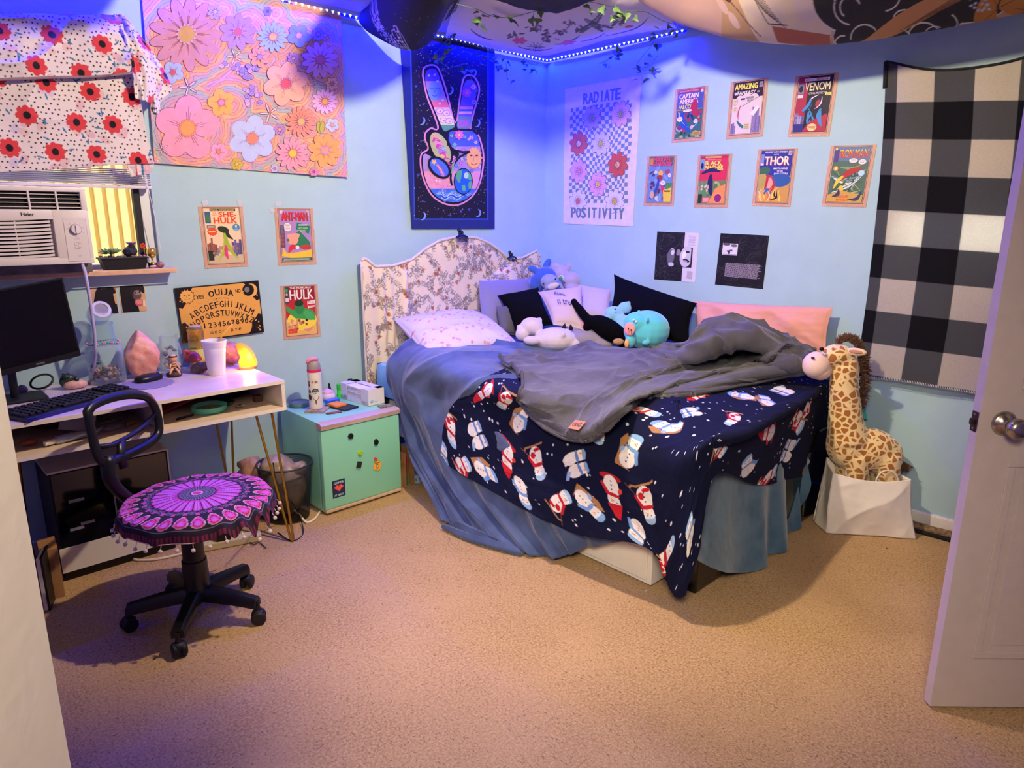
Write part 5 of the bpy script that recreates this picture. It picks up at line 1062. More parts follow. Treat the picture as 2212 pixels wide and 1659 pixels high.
small('black_bowl', 'round black bowl at the back of the right desk cubby', 'bowl', lambda b: b.lathe([(0, 0), (.08, 0), (.115, .03), (.12, .07), (.112, .07), (.1, .03), (0, .01)], (-2.40, -.22, zf), 32), mat('#0b0b0e', rough=.5), 'auto')
small('wooden_block', 'small dark brown wooden block at the right end of the cubby', 'block', lambda b: b.box((-2.325, -.43, zf+.014), (.036, .028, .028), rz=.1, bev=.001), mat('#5a3c2a', rough=.6, var=.2, vscale=60))
small('pen', 'black pen lying left of the turquoise tray', 'pen', lambda b: b.tube([(-2.70, -.50, zf+.006), (-2.625, -.475, zf+.006)], .005, 8), BLK)
small('crumpled_wrapper', 'black and pale crumpled wrapper right of the turquoise tray', 'wrapper', lambda b: b.rock((-2.425, -.47, zf+.008), (.028, .016, .009), seed=12), mat('#1a1a1c', rough=.5, c2='#c8b8a0', vscale=60))
small('green_dish', 'dark green glass dish behind the wrapper in the cubby', 'dish', lambda b: b.lathe([(0, 0), (.03, 0), (.042, .014), (.039, .015), (0, .004)], (-2.455, -.385, zf), 22), mat('#2c5a3c', rough=.15), 'auto')
small('pouch', 'dark patterned pouch at the back left of the right cubby', 'pouch', lambda b: b.ell((-2.69, -.16, zf+.03), (.07, .05, .03), 14, noise=.1), mat('#22261f', rough=.8, c2='#4a3a34', vscale=40), True)
tb = thing('paint_tube', 'crumpled silver tube with a white cap in the left cubby', 'tube', (-3.06, -.50, zf)); b = MB(); b.tube([(-3.13, -.52, zf+.016), (-3.06, -.50, zf+.015), (-2.99, -.48, zf+.010), (-2.96, -.47, zf+.026)], [.016, .017, .012, .004], 10); b.build('tube_body', mat('#b8bcc0', rough=.25, metal=.7, bump=.8, bscale=60), tb, smooth=True); b = MB(); b.tube([(-3.165, -.53, zf+.014), (-3.13, -.52, zf+.015)], .010, 10); b.build('cap', WHT, tb)
small('white_packet', 'white printed packet standing in the left cubby', 'packet', lambda b: b.box((-3.03, -.40, zf+.04), (.12, .004, .07), R3=Matrix.Rotation(-.5, 4, 'X') @ Matrix.Rotation(.3, 4, 'Y')), mat('#c8c4b8', rough=.5))
small('orange_peel', 'orange brown scrap at the left end of the left cubby', 'scrap', lambda b: b.rock((-3.20, -.47, zf+.014), (.035, .02, .014), seed=20), mat('#a8603a', rough=.6))
small('green_leaf_sprig', 'dried green leaf sprig on a white dish in the left cubby', 'dried leaves', lambda b: [b.ell((-2.93+R.uniform(-.04, .04), -.42+R.uniform(-.03, .03), zf+.02+R.uniform(0, .015)), (.016, .006, .004), 8, Matrix.Rotation(R.uniform(0, 3), 4, 'Z')) for _ in range(14)], mat('#6a7a4a', rough=.8), kind='stuff')
small('white_dish', 'small white dish under the leaf sprig in the left cubby', 'dish', lambda b: b.lathe([(0, 0), (.035, 0), (.045, .008), (0, .006)], (-2.93, -.43, zf), 20), WHT)
small('yellow_lighter', 'yellow lighter in the left cubby', 'lighter', lambda b: b.box((-2.855, -.44, zf+.008), (.036, .014, .014), rz=.1, bev=.004), mat('#c9a41c', rough=.3, trans=.3))
small('brown_pouch', 'dark brown cloth bundle at the back of the left cubby', 'bundle', lambda b: b.ell((-3.06, -.25, zf+.035), (.13, .06, .035), 14, noise=.14, seed=3), mat('#3a2c22', rough=.9, c2='#6a4a38', vscale=30), True)

# plants and bits on the sill
zs = 1.2355
pl = thing('planter_box', 'black rectangular planter with a succulent on the windowsill', 'planter', (-2.705, -.05, zs))
b = MB(); vs = [(-2.785, -.078, zs), (-2.63, -.078, zs), (-2.63, -.022, zs), (-2.785, -.022, zs), (-2.80, -.085, zs+.05), (-2.618, -.085, zs+.05), (-2.618, -.015, zs+.05), (-2.80, -.015, zs+.05)]; b.add(vs, [(3, 2, 1, 0), (0, 1, 5, 4), (1, 2, 6, 5), (2, 3, 7, 6), (3, 0, 4, 7), (4, 5, 6, 7)]); b.bb(-2.804, -2.614, -.088, -.012, zs+.046, zs+.053, bev=.002); b.build('box', mat('#0f1012', rough=.55), pl)
b = MB()
for k in range(26):
    t = k*2.4; rr = .006+.0012*k; el = 1.35-.045*k; d = Vector((cos(t)*cos(el), sin(t)*cos(el), sin(el))); c = Vector((-2.752, -.05, zs+.064))
    b.ell(c+d*rr*1.0, (.016+.0002*k, .0065, .004), 8, d.to_track_quat('X', 'Z').to_matrix().to_4x4())
b.build('succulent', mat('#5c7a4a', rough=.5, c2='#7a9a5c', vscale=30), pl, smooth=True)
for k in range(12): MB().rock((-2.79+k*.015, -.055+R.uniform(-.018, .018), zs+.056), (.010, .008, .006), seed=k+30, sub=1).build('gravel_stone', mat(R.choice(['#8a8088', '#a0766c', '#6a6a70', '#c0a0a0']), rough=.5), pl)
b = MB(); b.ell((-2.676, -.05, zs+.075), (.030, .02, .022), 14, noise=.12, seed=8); b.ell((-2.668, -.05, zs+.094), (.016, .014, .012), 12, noise=.1); b.build('lava_rock', mat('#25252c', rough=.7, bump=.8, bscale=80), label='dark stone resting in the planter beside the succulent', cat='stone')
b = MB(); b.lathe([(.010, .0), (.022, .010), (.020, .012), (.0, .016)], (-2.668, -.05, zs+.103), 14); b.build('stone_dish', mat('#8a6670', rough=.5), label='small pinkish dish balanced on the dark stone', cat='dish')
tr = thing('gold_trophy_cup', 'small gold trophy cup with handles at the sill end', 'trophy', (-2.588, -.045, zs)); t0 = Vector((-2.588, -.045, zs)); G2 = mat('#d8b44a', rough=.25, metal=.8)
b = MB(); b.lathe([(.017, 0), (.017, .016)], t0, 16); b.build('base', BLK, tr); b = MB(); b.lathe([(.013, .016), (.011, .022), (.004, .028), (.004, .042), (.012, .050), (.018, .062), (.019, .088), (.017, .088), (.015, .06), (0, .052)], t0, 22); b.build('cup', G2, tr, smooth=True)
for s in (-1, 1): b = MB(); b.tube([t0+Vector((s*.017, 0, .083)), t0+Vector((s*.028, 0, .085)), t0+Vector((s*.028, 0, .066)), t0+Vector((s*.012, 0, .052))], .0016, 6); b.build('handle', G2, tr, smooth=True)
fl = MB()
for k in range(5): fl.ell(Vector((-2.622+.008*cos(k*1.256), -.05, zs+.098+.008*sin(k*1.256))), (.0055, .002, .0055), 8)
fl.tube([(-2.62, -.045, zs+.0965), (-2.614, -.04, zs+.05), (-2.610, -.03, zs+.002)], .001, 5); fl.build('orange_flower', mat('#e0481c', rough=.4, transl=.3), label='tiny orange flower beside the trophy cup', cat='flower')
small('carved_shell', 'round reddish carved stone at the right end of the sill', 'stone', lambda b: b.ell((-2.562, -.06, zs+.014), (.018, .012, .014), 12), mat('#b87a68', rough=.5, c2='#7a4a40', vscale=90), True)
small('pink_pebble', 'pale pink pebble on the sill below the trophy', 'pebble', lambda b: b.rock((-2.597, -.075, zs+.008), (.016, .008, .008), seed=44), mat('#d8a898', rough=.5))

# ---- computer case
pc = thing('computer_case', 'large black glass-sided computer case with white trim under the desk', 'computer case', (-2.92, -.19, 0))
x0, x1, y0, y1, z1 = -3.148, -2.700, -.33, -.04, .478
b = MB(); b.bb(x0+.006, x1-.006, y0+.006, y1, .05, z1-.008); b.build('chassis', mat('#101014', rough=.5), pc)
b = MB(); b.bb(x0+.012, x1-.012, y0, y0+.005, .155, z1-.014); b.build('glass_side', mat('#08080a', rough=.08, coat=.5), pc)
b = MB(); b.bb(x0, x1, y0-.002, y1, z1-.008, z1); b.bb(x0, x1, y0-.004, y0+.002, .045, .150); b.bb(x1-.006, x1, y0-.002, y1, .05, z1-.008); b.build('white_trim', mat('#d8d2c8', rough=.45), pc, label='white top and bottom panels')
b = MB()
for (x, z, w_) in ((-3.09, .335, .055), (-3.06, .23, .05), (-3.10, .215, .05)): b.bb(x, x+w_, y0-.0012, y0-.0002, z, z+.012)
b.bb(-2.93, -2.924, y0-.0012, y0-.0002, .17, .40); b.build('inner_bars', mat('#8a8a8c', rough=.5), pc)  # pale grey bars set on the glass side
b = MB(); b.bb(x0+.01, x1-.01, y0+.02, y1-.02, .0, .05); b.build('foot', BLK, pc)
small('cardboard_box', 'narrow brown cardboard box standing left of the computer case', 'box', lambda b: b.box((-3.19, -.375, .105), (.06, .13, .21), rz=-.1, bev=.002), mat('#a87a4c', rough=.8, bump=.1, var=.1))
nb_ = thing('black_notebook', 'black and white notebook leaning on the cardboard box', 'notebook', (-3.225, -.48, 0)); b = MB(); b.box((-3.215, -.468, .11), (.008, .11, .22), R3=Matrix.Rotation(-.35, 4, 'Z')); b.build('cover', BLK, nb_); b = MB(); b.box((-3.226, -.470, .11), (.012, .105, .21), R3=Matrix.Rotation(-.35, 4, 'Z')); b.build('pages', mat('#d8d0c4', rough=.7), nb_)
small('purple_bag', 'dark purple bag behind the desk leg on the floor', 'bag', lambda b: b.ell((-3.30, -.30, .16), (.07, .09, .16), 14, noise=.08), mat('#3a2038', rough=.7), True)
# cables and power strip
def cable(name, label, pts, r, m): b = MB(); P = catmull(np.array([V(p) for p in pts]), np.linspace(0, 1, len(pts)*6), 0); b.tube([tuple(p) for p in P], r, 8); return b.build(name, m, smooth=True, label=label, cat='cable')
WC = mat('#dccdb8', rough=.5); F0 = lambda x, y, z=.006: HZ(x, y, z)
cable('extension_cord', 'thick cream cord looping on the carpet by the computer case', [F0(430, 1160), F0(380, 1172), F0(320, 1188), F0(288, 1202), F0(300, 1210), F0(350, 1206), F0(425, 1188), F0(445, 1183)], .006, WC)
cable('white_cable', 'white cord curving from the power strip to the fridge', [F0(560, 1085, .05), F0(590, 1083, .10), F0(618, 1088, .10), F0(645, 1110, .03), F0(662, 1128, .006), F0(680, 1120, .006), F0(692, 1104, .006)], .0055, mat('#e8dccc', rough=.5))
cable('black_cable', 'thin black cord hanging beside the waste bin', [F0(590, 1000, .5), F0(600, 1045, .3), F0(640, 1100, .06), F0(655, 1150, .005), F0(630, 1168, .005), F0(600, 1150, .005)], .0025, BLK)
cable('charger_cable', 'thin black charger cable with a plug on the carpet', [F0(535, 1168), F0(548, 1176), F0(560, 1172), F0(575, 1184)], .002, BLK)
ps = thing('power_strip', 'cream power strip on the carpet behind the chair column', 'power strip', F0(500, 1180, 0)); pv = Matrix.Translation(V(HZ(500, 1176, 0))) @ Matrix.Rotation(-.30, 4, 'Z')
b = MB(); b.box((0, 0, .018), (.26, .06, .032), M=pv, bev=.004); b.build('housing', mat('#cbbf98', rough=.5), ps)
b = MB(); b.box((-.03, 0, .058), (.06, .05, .048), M=pv, bev=.005); b.build('adapter', BLK, ps)

# ---- waste bin
wb = thing('mesh_waste_bin', 'round black wire mesh waste bin lined with bags beside the fridge', 'waste bin', (-2.19, -.335, 0)); bc = Vector((-2.185, -.345, 0))
MESH = mat('#1c2224', rough=.6, alpha=.36)
b = MB(); b.lathe([(.0, .004), (.100, .004), (.102, .0), (.130, .285), (.1285, .285), (.1, .006)], bc, 40); b.build('mesh_wall', MESH, wb, smooth=True)
b = MB(); b.tube([bc+Vector((.131*cos(t), .131*sin(t), .286)) for t in [i*2*pi/36 for i in range(36)]], .0048, 8, closed=True); b.build('rim', mat('#1c3036', rough=.35), wb, smooth=True)
b = MB(); b.ell(bc+Vector((0, 0, .16)), (.098, .098, .14), 28, noise=.06, seed=3); b.ell(bc+Vector((-.03, .03, .27)), (.075, .07, .055), 24, noise=.14, seed=5); b.ell(bc+Vector((.05, -.05, .26)), (.045, .04, .03), 20, noise=.2, seed=9)
b.build('bag_liner', mat('#9a8470', rough=.4, bump=1.2, bscale=28, var=.3, vscale=14, coat=.2), wb, smooth=True)
b = MB(); b.ell((-2.30, -.20, .12), (.10, .10, .14), 26, noise=.10, seed=14); b.ell((-2.29, -.20, .24), (.06, .07, .06), 22, noise=.16, seed=15); b.build('plastic_bag', mat('#b08468', rough=.4, bump=1.2, bscale=30, var=.25, vscale=14, coat=.2), smooth=True, label='tan crumpled plastic bag behind the waste bin', cat='bag')

# ---- fridge
fg = thing('mini_fridge', 'mint green mini fridge beside the bed', 'fridge', (-1.82, -.25, 0)); MINT = mat('#86ccb2', rough=.32, bump=.06, bscale=300, coat=.2)
fx0, fx1, fy0, fy1, fz = -2.0485, -1.5908, -.475, -.03, .48
b = MB(); b.bb(fx0+.004, fx1-.004, -.425, fy1, .012, fz, bev=.006); b.build('cabinet', MINT, fg, smooth='auto')
b = MB(); b.bb(fx0, fx1, fy0, -.430, .028, .447, bev=.012); b.build('door', MINT, fg, smooth='auto')
b = MB(); hx = [fx0+(fx1-fx0)*k/16 for k in range(17)]; vs = []
for k, x in enumerate(hx):
    w_ = .008*math.sin(pi*max(0, min(1, (k-3)/10)))
    vs += [(x, fy0-.004, .449), (x, fy0-.008+w_, .472-w_*.4), (x, fy0+.004+w_, .481-w_*.5), (x, -.43, .481), (x, -.43, .449)]
b.add(vs, [(k*5+j, k*5+(j+1) % 5, k*5+5+(j+1) % 5, k*5+5+j) for k in range(16) for j in range(5)]+[(0, 1, 2, 3, 4), (84, 83, 82, 81, 80)]); b.build('door_handle', mat('#b39c98', rough=.4), fg, smooth='auto')
b = MB(); b.bb(fx0+.004, fx1-.004, fy0-.002, -.43, .012, .028, bev=.004); b.build('kick_trim', mat('#c4ab90', rough=.5), fg)
b = MB()
for (x, y) in ((fx0+.03, -.40), (fx1-.03, -.40), (fx0+.03, -.06), (fx1-.03, -.06)): b.lathe([(.015, 0), (.015, .013)], (x, y, 0), 12)
b.build('foot', BLK, fg)
yf = fy0-.001
def mag(name, label, px, py, fn, m): p = HY(px, py, yf-.004); b = MB(); fn(b, V(p)); b.build(name, m, label=label, cat='magnet', group='fridge magnets', smooth='auto')
RX = Matrix.Rotation(pi/2, 4, 'X')
mag('fridge_magnet', 'small black hexagonal magnet at the upper left of the fridge door', 758, 942, lambda b, p: b.lathe([(.0, .010), (.014, .009), (.016, 0), (0, 0)], p+Vector((0, .004, 0)), 6, RX), BLK)
mag('fridge_magnet', 'black oval magnet at the upper right of the fridge door', 813, 955, lambda b, p: b.lathe([(.0, .009), (.012, .008), (.0135, 0), (0, 0)], p+Vector((0, .004, 0)), 18, RX, sy=1.25), BLK)
mag('fridge_magnet', 'round lime green magnet in the middle of the fridge door', 779, 979, lambda b, p: b.lathe([(.0, .009), (.012, .008), (.0145, 0), (0, 0)], p+Vector((0, .004, 0)), 20, RX), mat('#9ac81e', rough=.3))
mag('fridge_magnet', 'tilted dark square magnet below the lime green one', 776, 1004, lambda b, p: b.box(p, (.026, .005, .034), R3=Matrix.Rotation(.3, 4, 'Y')), mat('#2a2c2c', rough=.2))
mag('fridge_magnet', 'small red round magnet holding the yellow tag', 811, 991, lambda b, p: b.lathe([(.0, .012), (.008, .010), (.009, 0), (0, 0)], p+Vector((0, .002, 0)), 16, RX), mat('#d8301c', rough=.3))
p = V(HY(815, 1006, yf-.0015)); a = Art(); a.ell(0, 0, .0195, .021, '#c98a20', 0, 30); a.ell(0, 0, .018, .0195, '#f0b040', 0, 30); a.text('Good Idea', -.011, .009, .022, .005, '#7a3c10', bold=.02); a.rect(-.0045, -.007, .009, .013, '#3a2a20'); a.rect(-.003, -.0055, .006, .009, '#f0e0c0'); a.text('LTD', -.005, -.0135, .010, .004, '#7a3c10', bold=.02)
b = MB(); b.lathe([(0, 0), (.025, 0), (.025, .0012), (0, .0012)], p+Vector((0, .001, 0)), 24, RX, col='#e0a030'); a.mesh(b, p, (1.3, 0, 0), (0, 0, 1.35), (0, -1, 0), base=.0004); b.build('round_tag', PRINT, label='round yellow printed tag under the small red magnet', cat='tag')
p = V(HY(732, 1055, yf-.0002)); a = Art(); a.rect(-.021, -.036, .042, .072, '#16284c'); a.text('GAMER', -.016, .020, .033, .010, '#a8c0d0', bold=.02); a.text('AT HEART', -.016, -.031, .032, .0085, '#a8c0d0', bold=.015)
hp_ = ['0110110', '1111111', '1111111', '0111110', '0011100', '0001000']; c = .0042
for r_, row in enumerate(hp_):
    for q, ch in enumerate(row):
        if ch == '1': a.rect(-.0147+q*c, .011-r_*c*1.05, c*1.02, c*1.08, '#e8484c' if (q+r_) % 3 else '#f07a7a')
b = MB(); b.box(p, (.071, .0006, .092), col='#16284c'); a.mesh(b, p, (1.65, 0, 0), (0, 0, 1.26), (0, -1, 0), base=.0006); b.build('sticker', PRINT, label='dark blue GAMER AT HEART sticker with a pixel heart on the fridge door', cat='sticker')
# on the fridge
zt = fz+.0008
small('stone_coaster', 'square brown stone coaster under the water bottle', 'coaster', lambda b: b.box((-1.935, -.235, zt+.005), (.10, .10, .010), rz=.75, bev=.002), mat('#8a6a5c', rough=.7, c2='#b09a8c', vscale=60, bump=.5))
bt = thing('water_bottle', 'tall cream water bottle with stickers and a pink flip lid', 'bottle', (-1.933, -.222, zt+.01)); c = Vector((-1.933, -.222, zt+.010))
b = MB(); b.lathe([(0, 0), (.030, 0), (.034, .004), (.035, .02), (.035, .185), (.034, .196)], c, 36); b.build('bottle_body', mat('#ded6c6', rough=.35), bt, smooth='auto')
b = MB(); b.lathe([(.034, .196), (.0358, .198), (.0358, .209), (.034, .211)], c, 36); b.build('collar', mat('#c8285c', rough=.4), bt, smooth='auto')
b = MB(); b.lathe([(.034, .211), (.034, .228), (.030, .246), (.022, .254), (0, .256)], c, 36); b.build('cap', mat('#958a86', rough=.45), bt, smooth='auto')
b = MB(); b.tube([c+Vector((-.040, -.004, .243)), c+Vector((-.028, -.008, .262)), c+Vector((-.005, -.012, .266)), c+Vector((.016, -.014, .256))], [.007, .012, .013, .010], 10); b.build('flip_lid', mat('#d98a98', rough=.4), bt, smooth=True)
a = Art(); a.poly([(-.030, .150), (-.018, .152), (-.018, .128), (-.024, .118), (-.030, .128)], '#5a2028'); a.ell(.008, .146, .017, .007, '#a08060'); a.ell(.006, .148, .013, .004, '#7a6a60'); 
for k in range(5): a.ell(-.006+k*.006, .160-.001*abs(k-2), .0015, .0015, '#a89a50', n=6)
a.poly([(-.008, .104), (.006, .115), (.024, .108), (.026, .096), (.010, .085), (-.006, .092)], '#2c303a'); a.poly([(-.003, .102), (.007, .110), (.020, .105), (.021, .098), (.009, .091), (-.002, .095)], '#7a8894'); a.rect(.0, .097, .018, .003, '#2c303a')
a.poly([(-.028, .106), (-.014, .104), (-.014, .090), (-.026, .088)], '#4a2a30'); a.ell(-.022, .066, .011, .016, '#4a2428'); a.text('STAY', -.029, .136, .010, .005, '#e8d0c8')
a.poly([(.006, .052), (.014, .052), (.013, .034), (.010, .028), (.007, .034)], '#7a4a30')
for s in (-1, 1): a.line([(.010+s*.004, .052), (.010+s*.012, .060), (.010+s*.014, .074)], .0022, '#7a4a30'); a.line([(.010+s*.011, .060), (.010+s*.018, .066)], .0018, '#7a4a30')
b = MB(); rad = .0352; vx = Vector((-.66, -.75, 0)); tx = Vector((.75, -.66, 0))
for i, (qs, col) in enumerate(a.p):
    for q in qs:
        P = [c+(vx*cos(u/rad)+tx*sin(u/rad))*(rad+.0003+.00012*i)+Vector((0, 0, v)) for u, v in q]; b.add(P, [tuple(range(len(P)))], None, col)
b.build('decal', PRINT, bt)
tr = thing('glass_tray', 'round greenish glass dish at the back left of the fridge top', 'dish', (-1.965, -.09, zt)); b = MB(); b.lathe([(0, .0), (.05, 0), (.056, .012), (.054, .024), (.050, .024), (.048, .008), (0, .005)], (-1.960, -.085, zt), 30); b.build('dish', mat('#5a7a72', rough=.12), tr, smooth='auto')
b = MB(); b.ell((-1.960, -.085, zt+.020), (.046, .046, .010), 18); b.build('dome', mat('#a8b8d0', rough=.08, trans=.8, alpha=.6), tr, smooth=True)
pt2 = thing('lidded_pot', 'small white ridged ceramic pot with a lid behind the bottle', 'pot', (-1.79, -.085, zt)); cc = Vector((-1.79, -.085, zt)); b = MB(); b.lathe([(0, 0), (.026, 0), (.040, .014), (.042, .028), (.034, .042), (0, .044)], cc, 28); b.build('pot_body', mat('#dcc6cc', rough=.4), pt2, smooth='auto'); b = MB(); b.lathe([(.033, .043), (.030, .052), (.014, .060), (.006, .066), (0, .068)], cc, 24); b.build('lid', mat('#d8a8b0', rough=.4), pt2, smooth='auto')
dp = thing('dropper_bottle', 'small dark dropper bottle near the wall on the fridge', 'bottle', (-1.765, -.06, zt)); cc = Vector((-1.765, -.06, zt)); b = MB(); b.lathe([(0, 0), (.016, 0), (.017, .003), (.017, .045), (.008, .054)], cc, 18); b.build('glass', mat('#2a2218', rough=.15), dp, smooth='auto'); b = MB(); b.lathe([(.0175, .012), (.0175, .04)], cc, 18); b.build('label_band', mat('#c8b878', rough=.5), dp); b = MB(); b.lathe([(.009, .054), (.009, .064), (.005, .068), (.006, .084), (.0, .088)], cc, 14); b.build('dropper', BLK, dp, smooth='auto')
small('green_tube_container', 'bright green lidded tube on the fridge by the wall', 'container', lambda b: b.lathe([(0, 0), (.013, 0), (.013, .035), (.0115, .037), (.0115, .050), (.013, .052), (.013, .078), (0, .079)], (-1.716, -.078, zt), 18), mat('#2ac23c', rough=.35), 'auto')
small('navy_lighter', 'dark navy lighter standing behind the tissue box', 'lighter', lambda b: b.box((-1.628, -.05, zt+.045), (.026, .013, .09), bev=.004), mat('#141a4a', rough=.3))
small('blue_soap_block', 'bright blue block in front of the ceramic pot', 'block', lambda b: b.box((-1.800, -.148, zt+.010), (.075, .04, .020), rz=.1, bev=.004), mat('#2a6ad8', rough=.3, trans=.2))
small('black_tablet_case', 'flat black case lying on the fridge top', 'case', lambda b: b.box((-1.81, -.262, zt+.005), (.095, .165, .010), rz=.18, bev=.004), mat('#1e2228', rough=.5))
small('orange_notepad', 'orange block on the black case', 'block', lambda b: b.box((-1.826, -.245, zt+.0155), (.065, .078, .010), rz=.16, bev=.001), mat('#f08a3c', rough=.5))
small('leather_leaf', 'brown leaf-shaped leather piece at the front of the fridge', 'leather piece', lambda b: [b.ell((-1.925+k*.014, -.330-.004*k, zt+.004), (.012+.004*(k % 2), .014-.003*(k % 2), .004), 10, noise=.1, seed=k) for k in range(5)], mat('#8a4a2c', rough=.5), True)
small('card_stack', 'small dark patterned card at the front right of the fridge', 'card', lambda b: b.box((-1.632, -.405, zt+.003), (.07, .05, .005), rz=-.2), mat('#5a5048', rough=.5, c2='#8a9080', vscale=70))
tx_ = thing('tissue_box', 'open white napkin box on the right of the fridge', 'tissue box', (-1.645, -.22, zt)); cx, cy = -1.652, -.215; M = Matrix.Translation((cx, cy, zt)) @ Matrix.Rotation(.05, 4, 'Z'); PB = mat('#d9d4e0', rough=.6)
b = MB(); w_, l_, h_ = .105, .262, .088
b.box((w_/2-.001, 0, h_/2), (.002, l_, h_), M=M); b.box((0, -l_/2+.001, h_/2), (w_, .002, h_), M=M); b.box((0, l_/2-.001, h_/2), (w_, .002, h_), M=M); b.box((0, 0, .001), (w_, l_, .002), M=M)
b.box((w_*.30, 0, h_), (w_*.4, l_, .002), M=M); b.box((0, l_*.40, h_), (w_, l_*.2, .002), M=M); b.box((0, -l_*.42, h_), (w_, l_*.16, .002), M=M)
b.box((-w_/2, l_*.38, h_/2), (.002, l_*.24, h_), M=M); b.box((-w_/2, -l_*.38, h_/2), (.002, l_*.24, h_), M=M); b.box((-w_/2, 0, h_*.12), (.002, l_, h_*.24), M=M); b.build('carton', PB, tx_)
b = MB()
for k in range(12): b.box((-.004+R.uniform(-.002, .002), R.uniform(-.003, .003), .006+k*.0068), (w_-.012, l_*.80, .0050), M=M, bev=.001)
b.build('napkins', mat('#e8e0ec', rough=.8), tx_)
a = Art(); a.ell(0, 0, .010, .007, '#7a9ad8', .3); a.ell(.003, .001, .005, .003, '#c8d8f0'); a.rect(.014, -.003, .02, .002, '#a8b0c8'); b = MB(); a.mesh(b, M @ Vector((-.030, -l_/2-.0005, .022)), (1, 0, 0), (0, 0, 1), (0, -1, 0)); a.mesh(b, M @ Vector((-w_/2-.0018, .09, .018)), (0, -1, 0), (0, 0, 1), (-1, 0, 0)); b.build('printed_logo', PRINT, tx_)

# ---- swivel chair
ch = thing('swivel_chair', 'black swivel chair with a pink mandala seat cover', 'chair', (-2.835, -.955, 0)); hub = Vector((-2.832, -.958, 0)); PLB = mat('#0a0a0c', rough=.35, bump=.05, bscale=400)
b = MB(); b.lathe([(.0, .085), (.045, .085), (.050, .10), (.046, .125), (.040, .14)], hub, 24)
b.lathe([(.046, .135), (.043, .24), (.038, .242), (.037, .33), (.031, .332), (.031, .41), (0, .41)], hub, 24); b.build('gas_column', PLB, ch, smooth='auto')
for (x, y) in ((-2.967, -1.146), (-2.694, -1.137), (-2.615, -.867), (-3.051, -.869), (-2.846, -.755)):
    e = Vector((x, y, 0)); d = (e-hub).normalized(); e = hub+d*.235; n_ = Vector((-d.y, d.x, 0))
    b = MB(); P = []; S = 7
    for k in range(S):
        t = k/(S-1); c = hub+d*(.03+.205*t)+Vector((0, 0, .108-.022*t**1.5)); w_ = .030-.008*t; h_ = .024-.006*t
        for (u, v) in ((-1, -1), (1, -1), (1, .3), (.55, 1), (-.55, 1), (-1, .3)): P.append(c+n_*w_*u+Vector((0, 0, h_*v)))
    b.add(P, [(k*6+j, k*6+(j+1) % 6, k*6+6+(j+1) % 6, k*6+6+j) for k in range(S-1) for j in range(6)]+[(5, 4, 3, 2, 1, 0), tuple((S-1)*6+j for j in range(6))]); lg = b.build('base_arm', PLB, ch, smooth='auto')
    b = MB(); cc = e+Vector((0, 0, .0262)); wr = Matrix.Translation(cc) @ Matrix.Rotation(math.atan2(d.y, d.x)+.5, 4, 'Z') @ Matrix.Rotation(pi/2, 4, 'X')
    for s in (-.014, .014): b.lathe([(0, -.010), (.021, -.010), (.0262, -.005), (.0262, .005), (.021, .010), (0, .010)], (0, 0, 0), 22, wr @ Matrix.Translation((0, 0, s)))
    b.lathe([(.013, .045), (.010, .06), (.007, .075)], e, 12); b.tube([e+Vector((0, 0, .05)), e+Vector((0, 0, .088))], .008, 8); b.ell(e+Vector((0, 0, .040)), (.026, .022, .016), 12); b.build('caster', BLKM, lg, smooth='auto')
sc = Vector((-2.790, -.940, .395))
b = MB(); b.lathe([(0, 0), (.20, .0), (.245, .02), (.252, .04), (.235, .062), (.12, .075), (0, .078)], sc, 48); b.build('seat', BLKM, ch, smooth=True)
b = MB(); b.box((-2.81, -.95, .400), (.16, .14, .03), rz=.6, bev=.006); b.tube([(-2.81, -.95, .395), (-2.99, -.90, .385)], .009, 8); b.build('seat_plate', BLKM, ch)
# mandala cover
nr, na = 150, 420; rr = np.linspace(0, 1, nr)[:, None]*np.ones((1, na)); aa = np.ones((nr, 1))*np.linspace(0, 2*pi, na)[None]
tt = np.clip((rr-.74)/.26, 0, 1); ruf = 1+.018*tt*np.sin(aa*9+np.sin(aa*3)*2)+.010*tt*np.sin(aa*23+1)
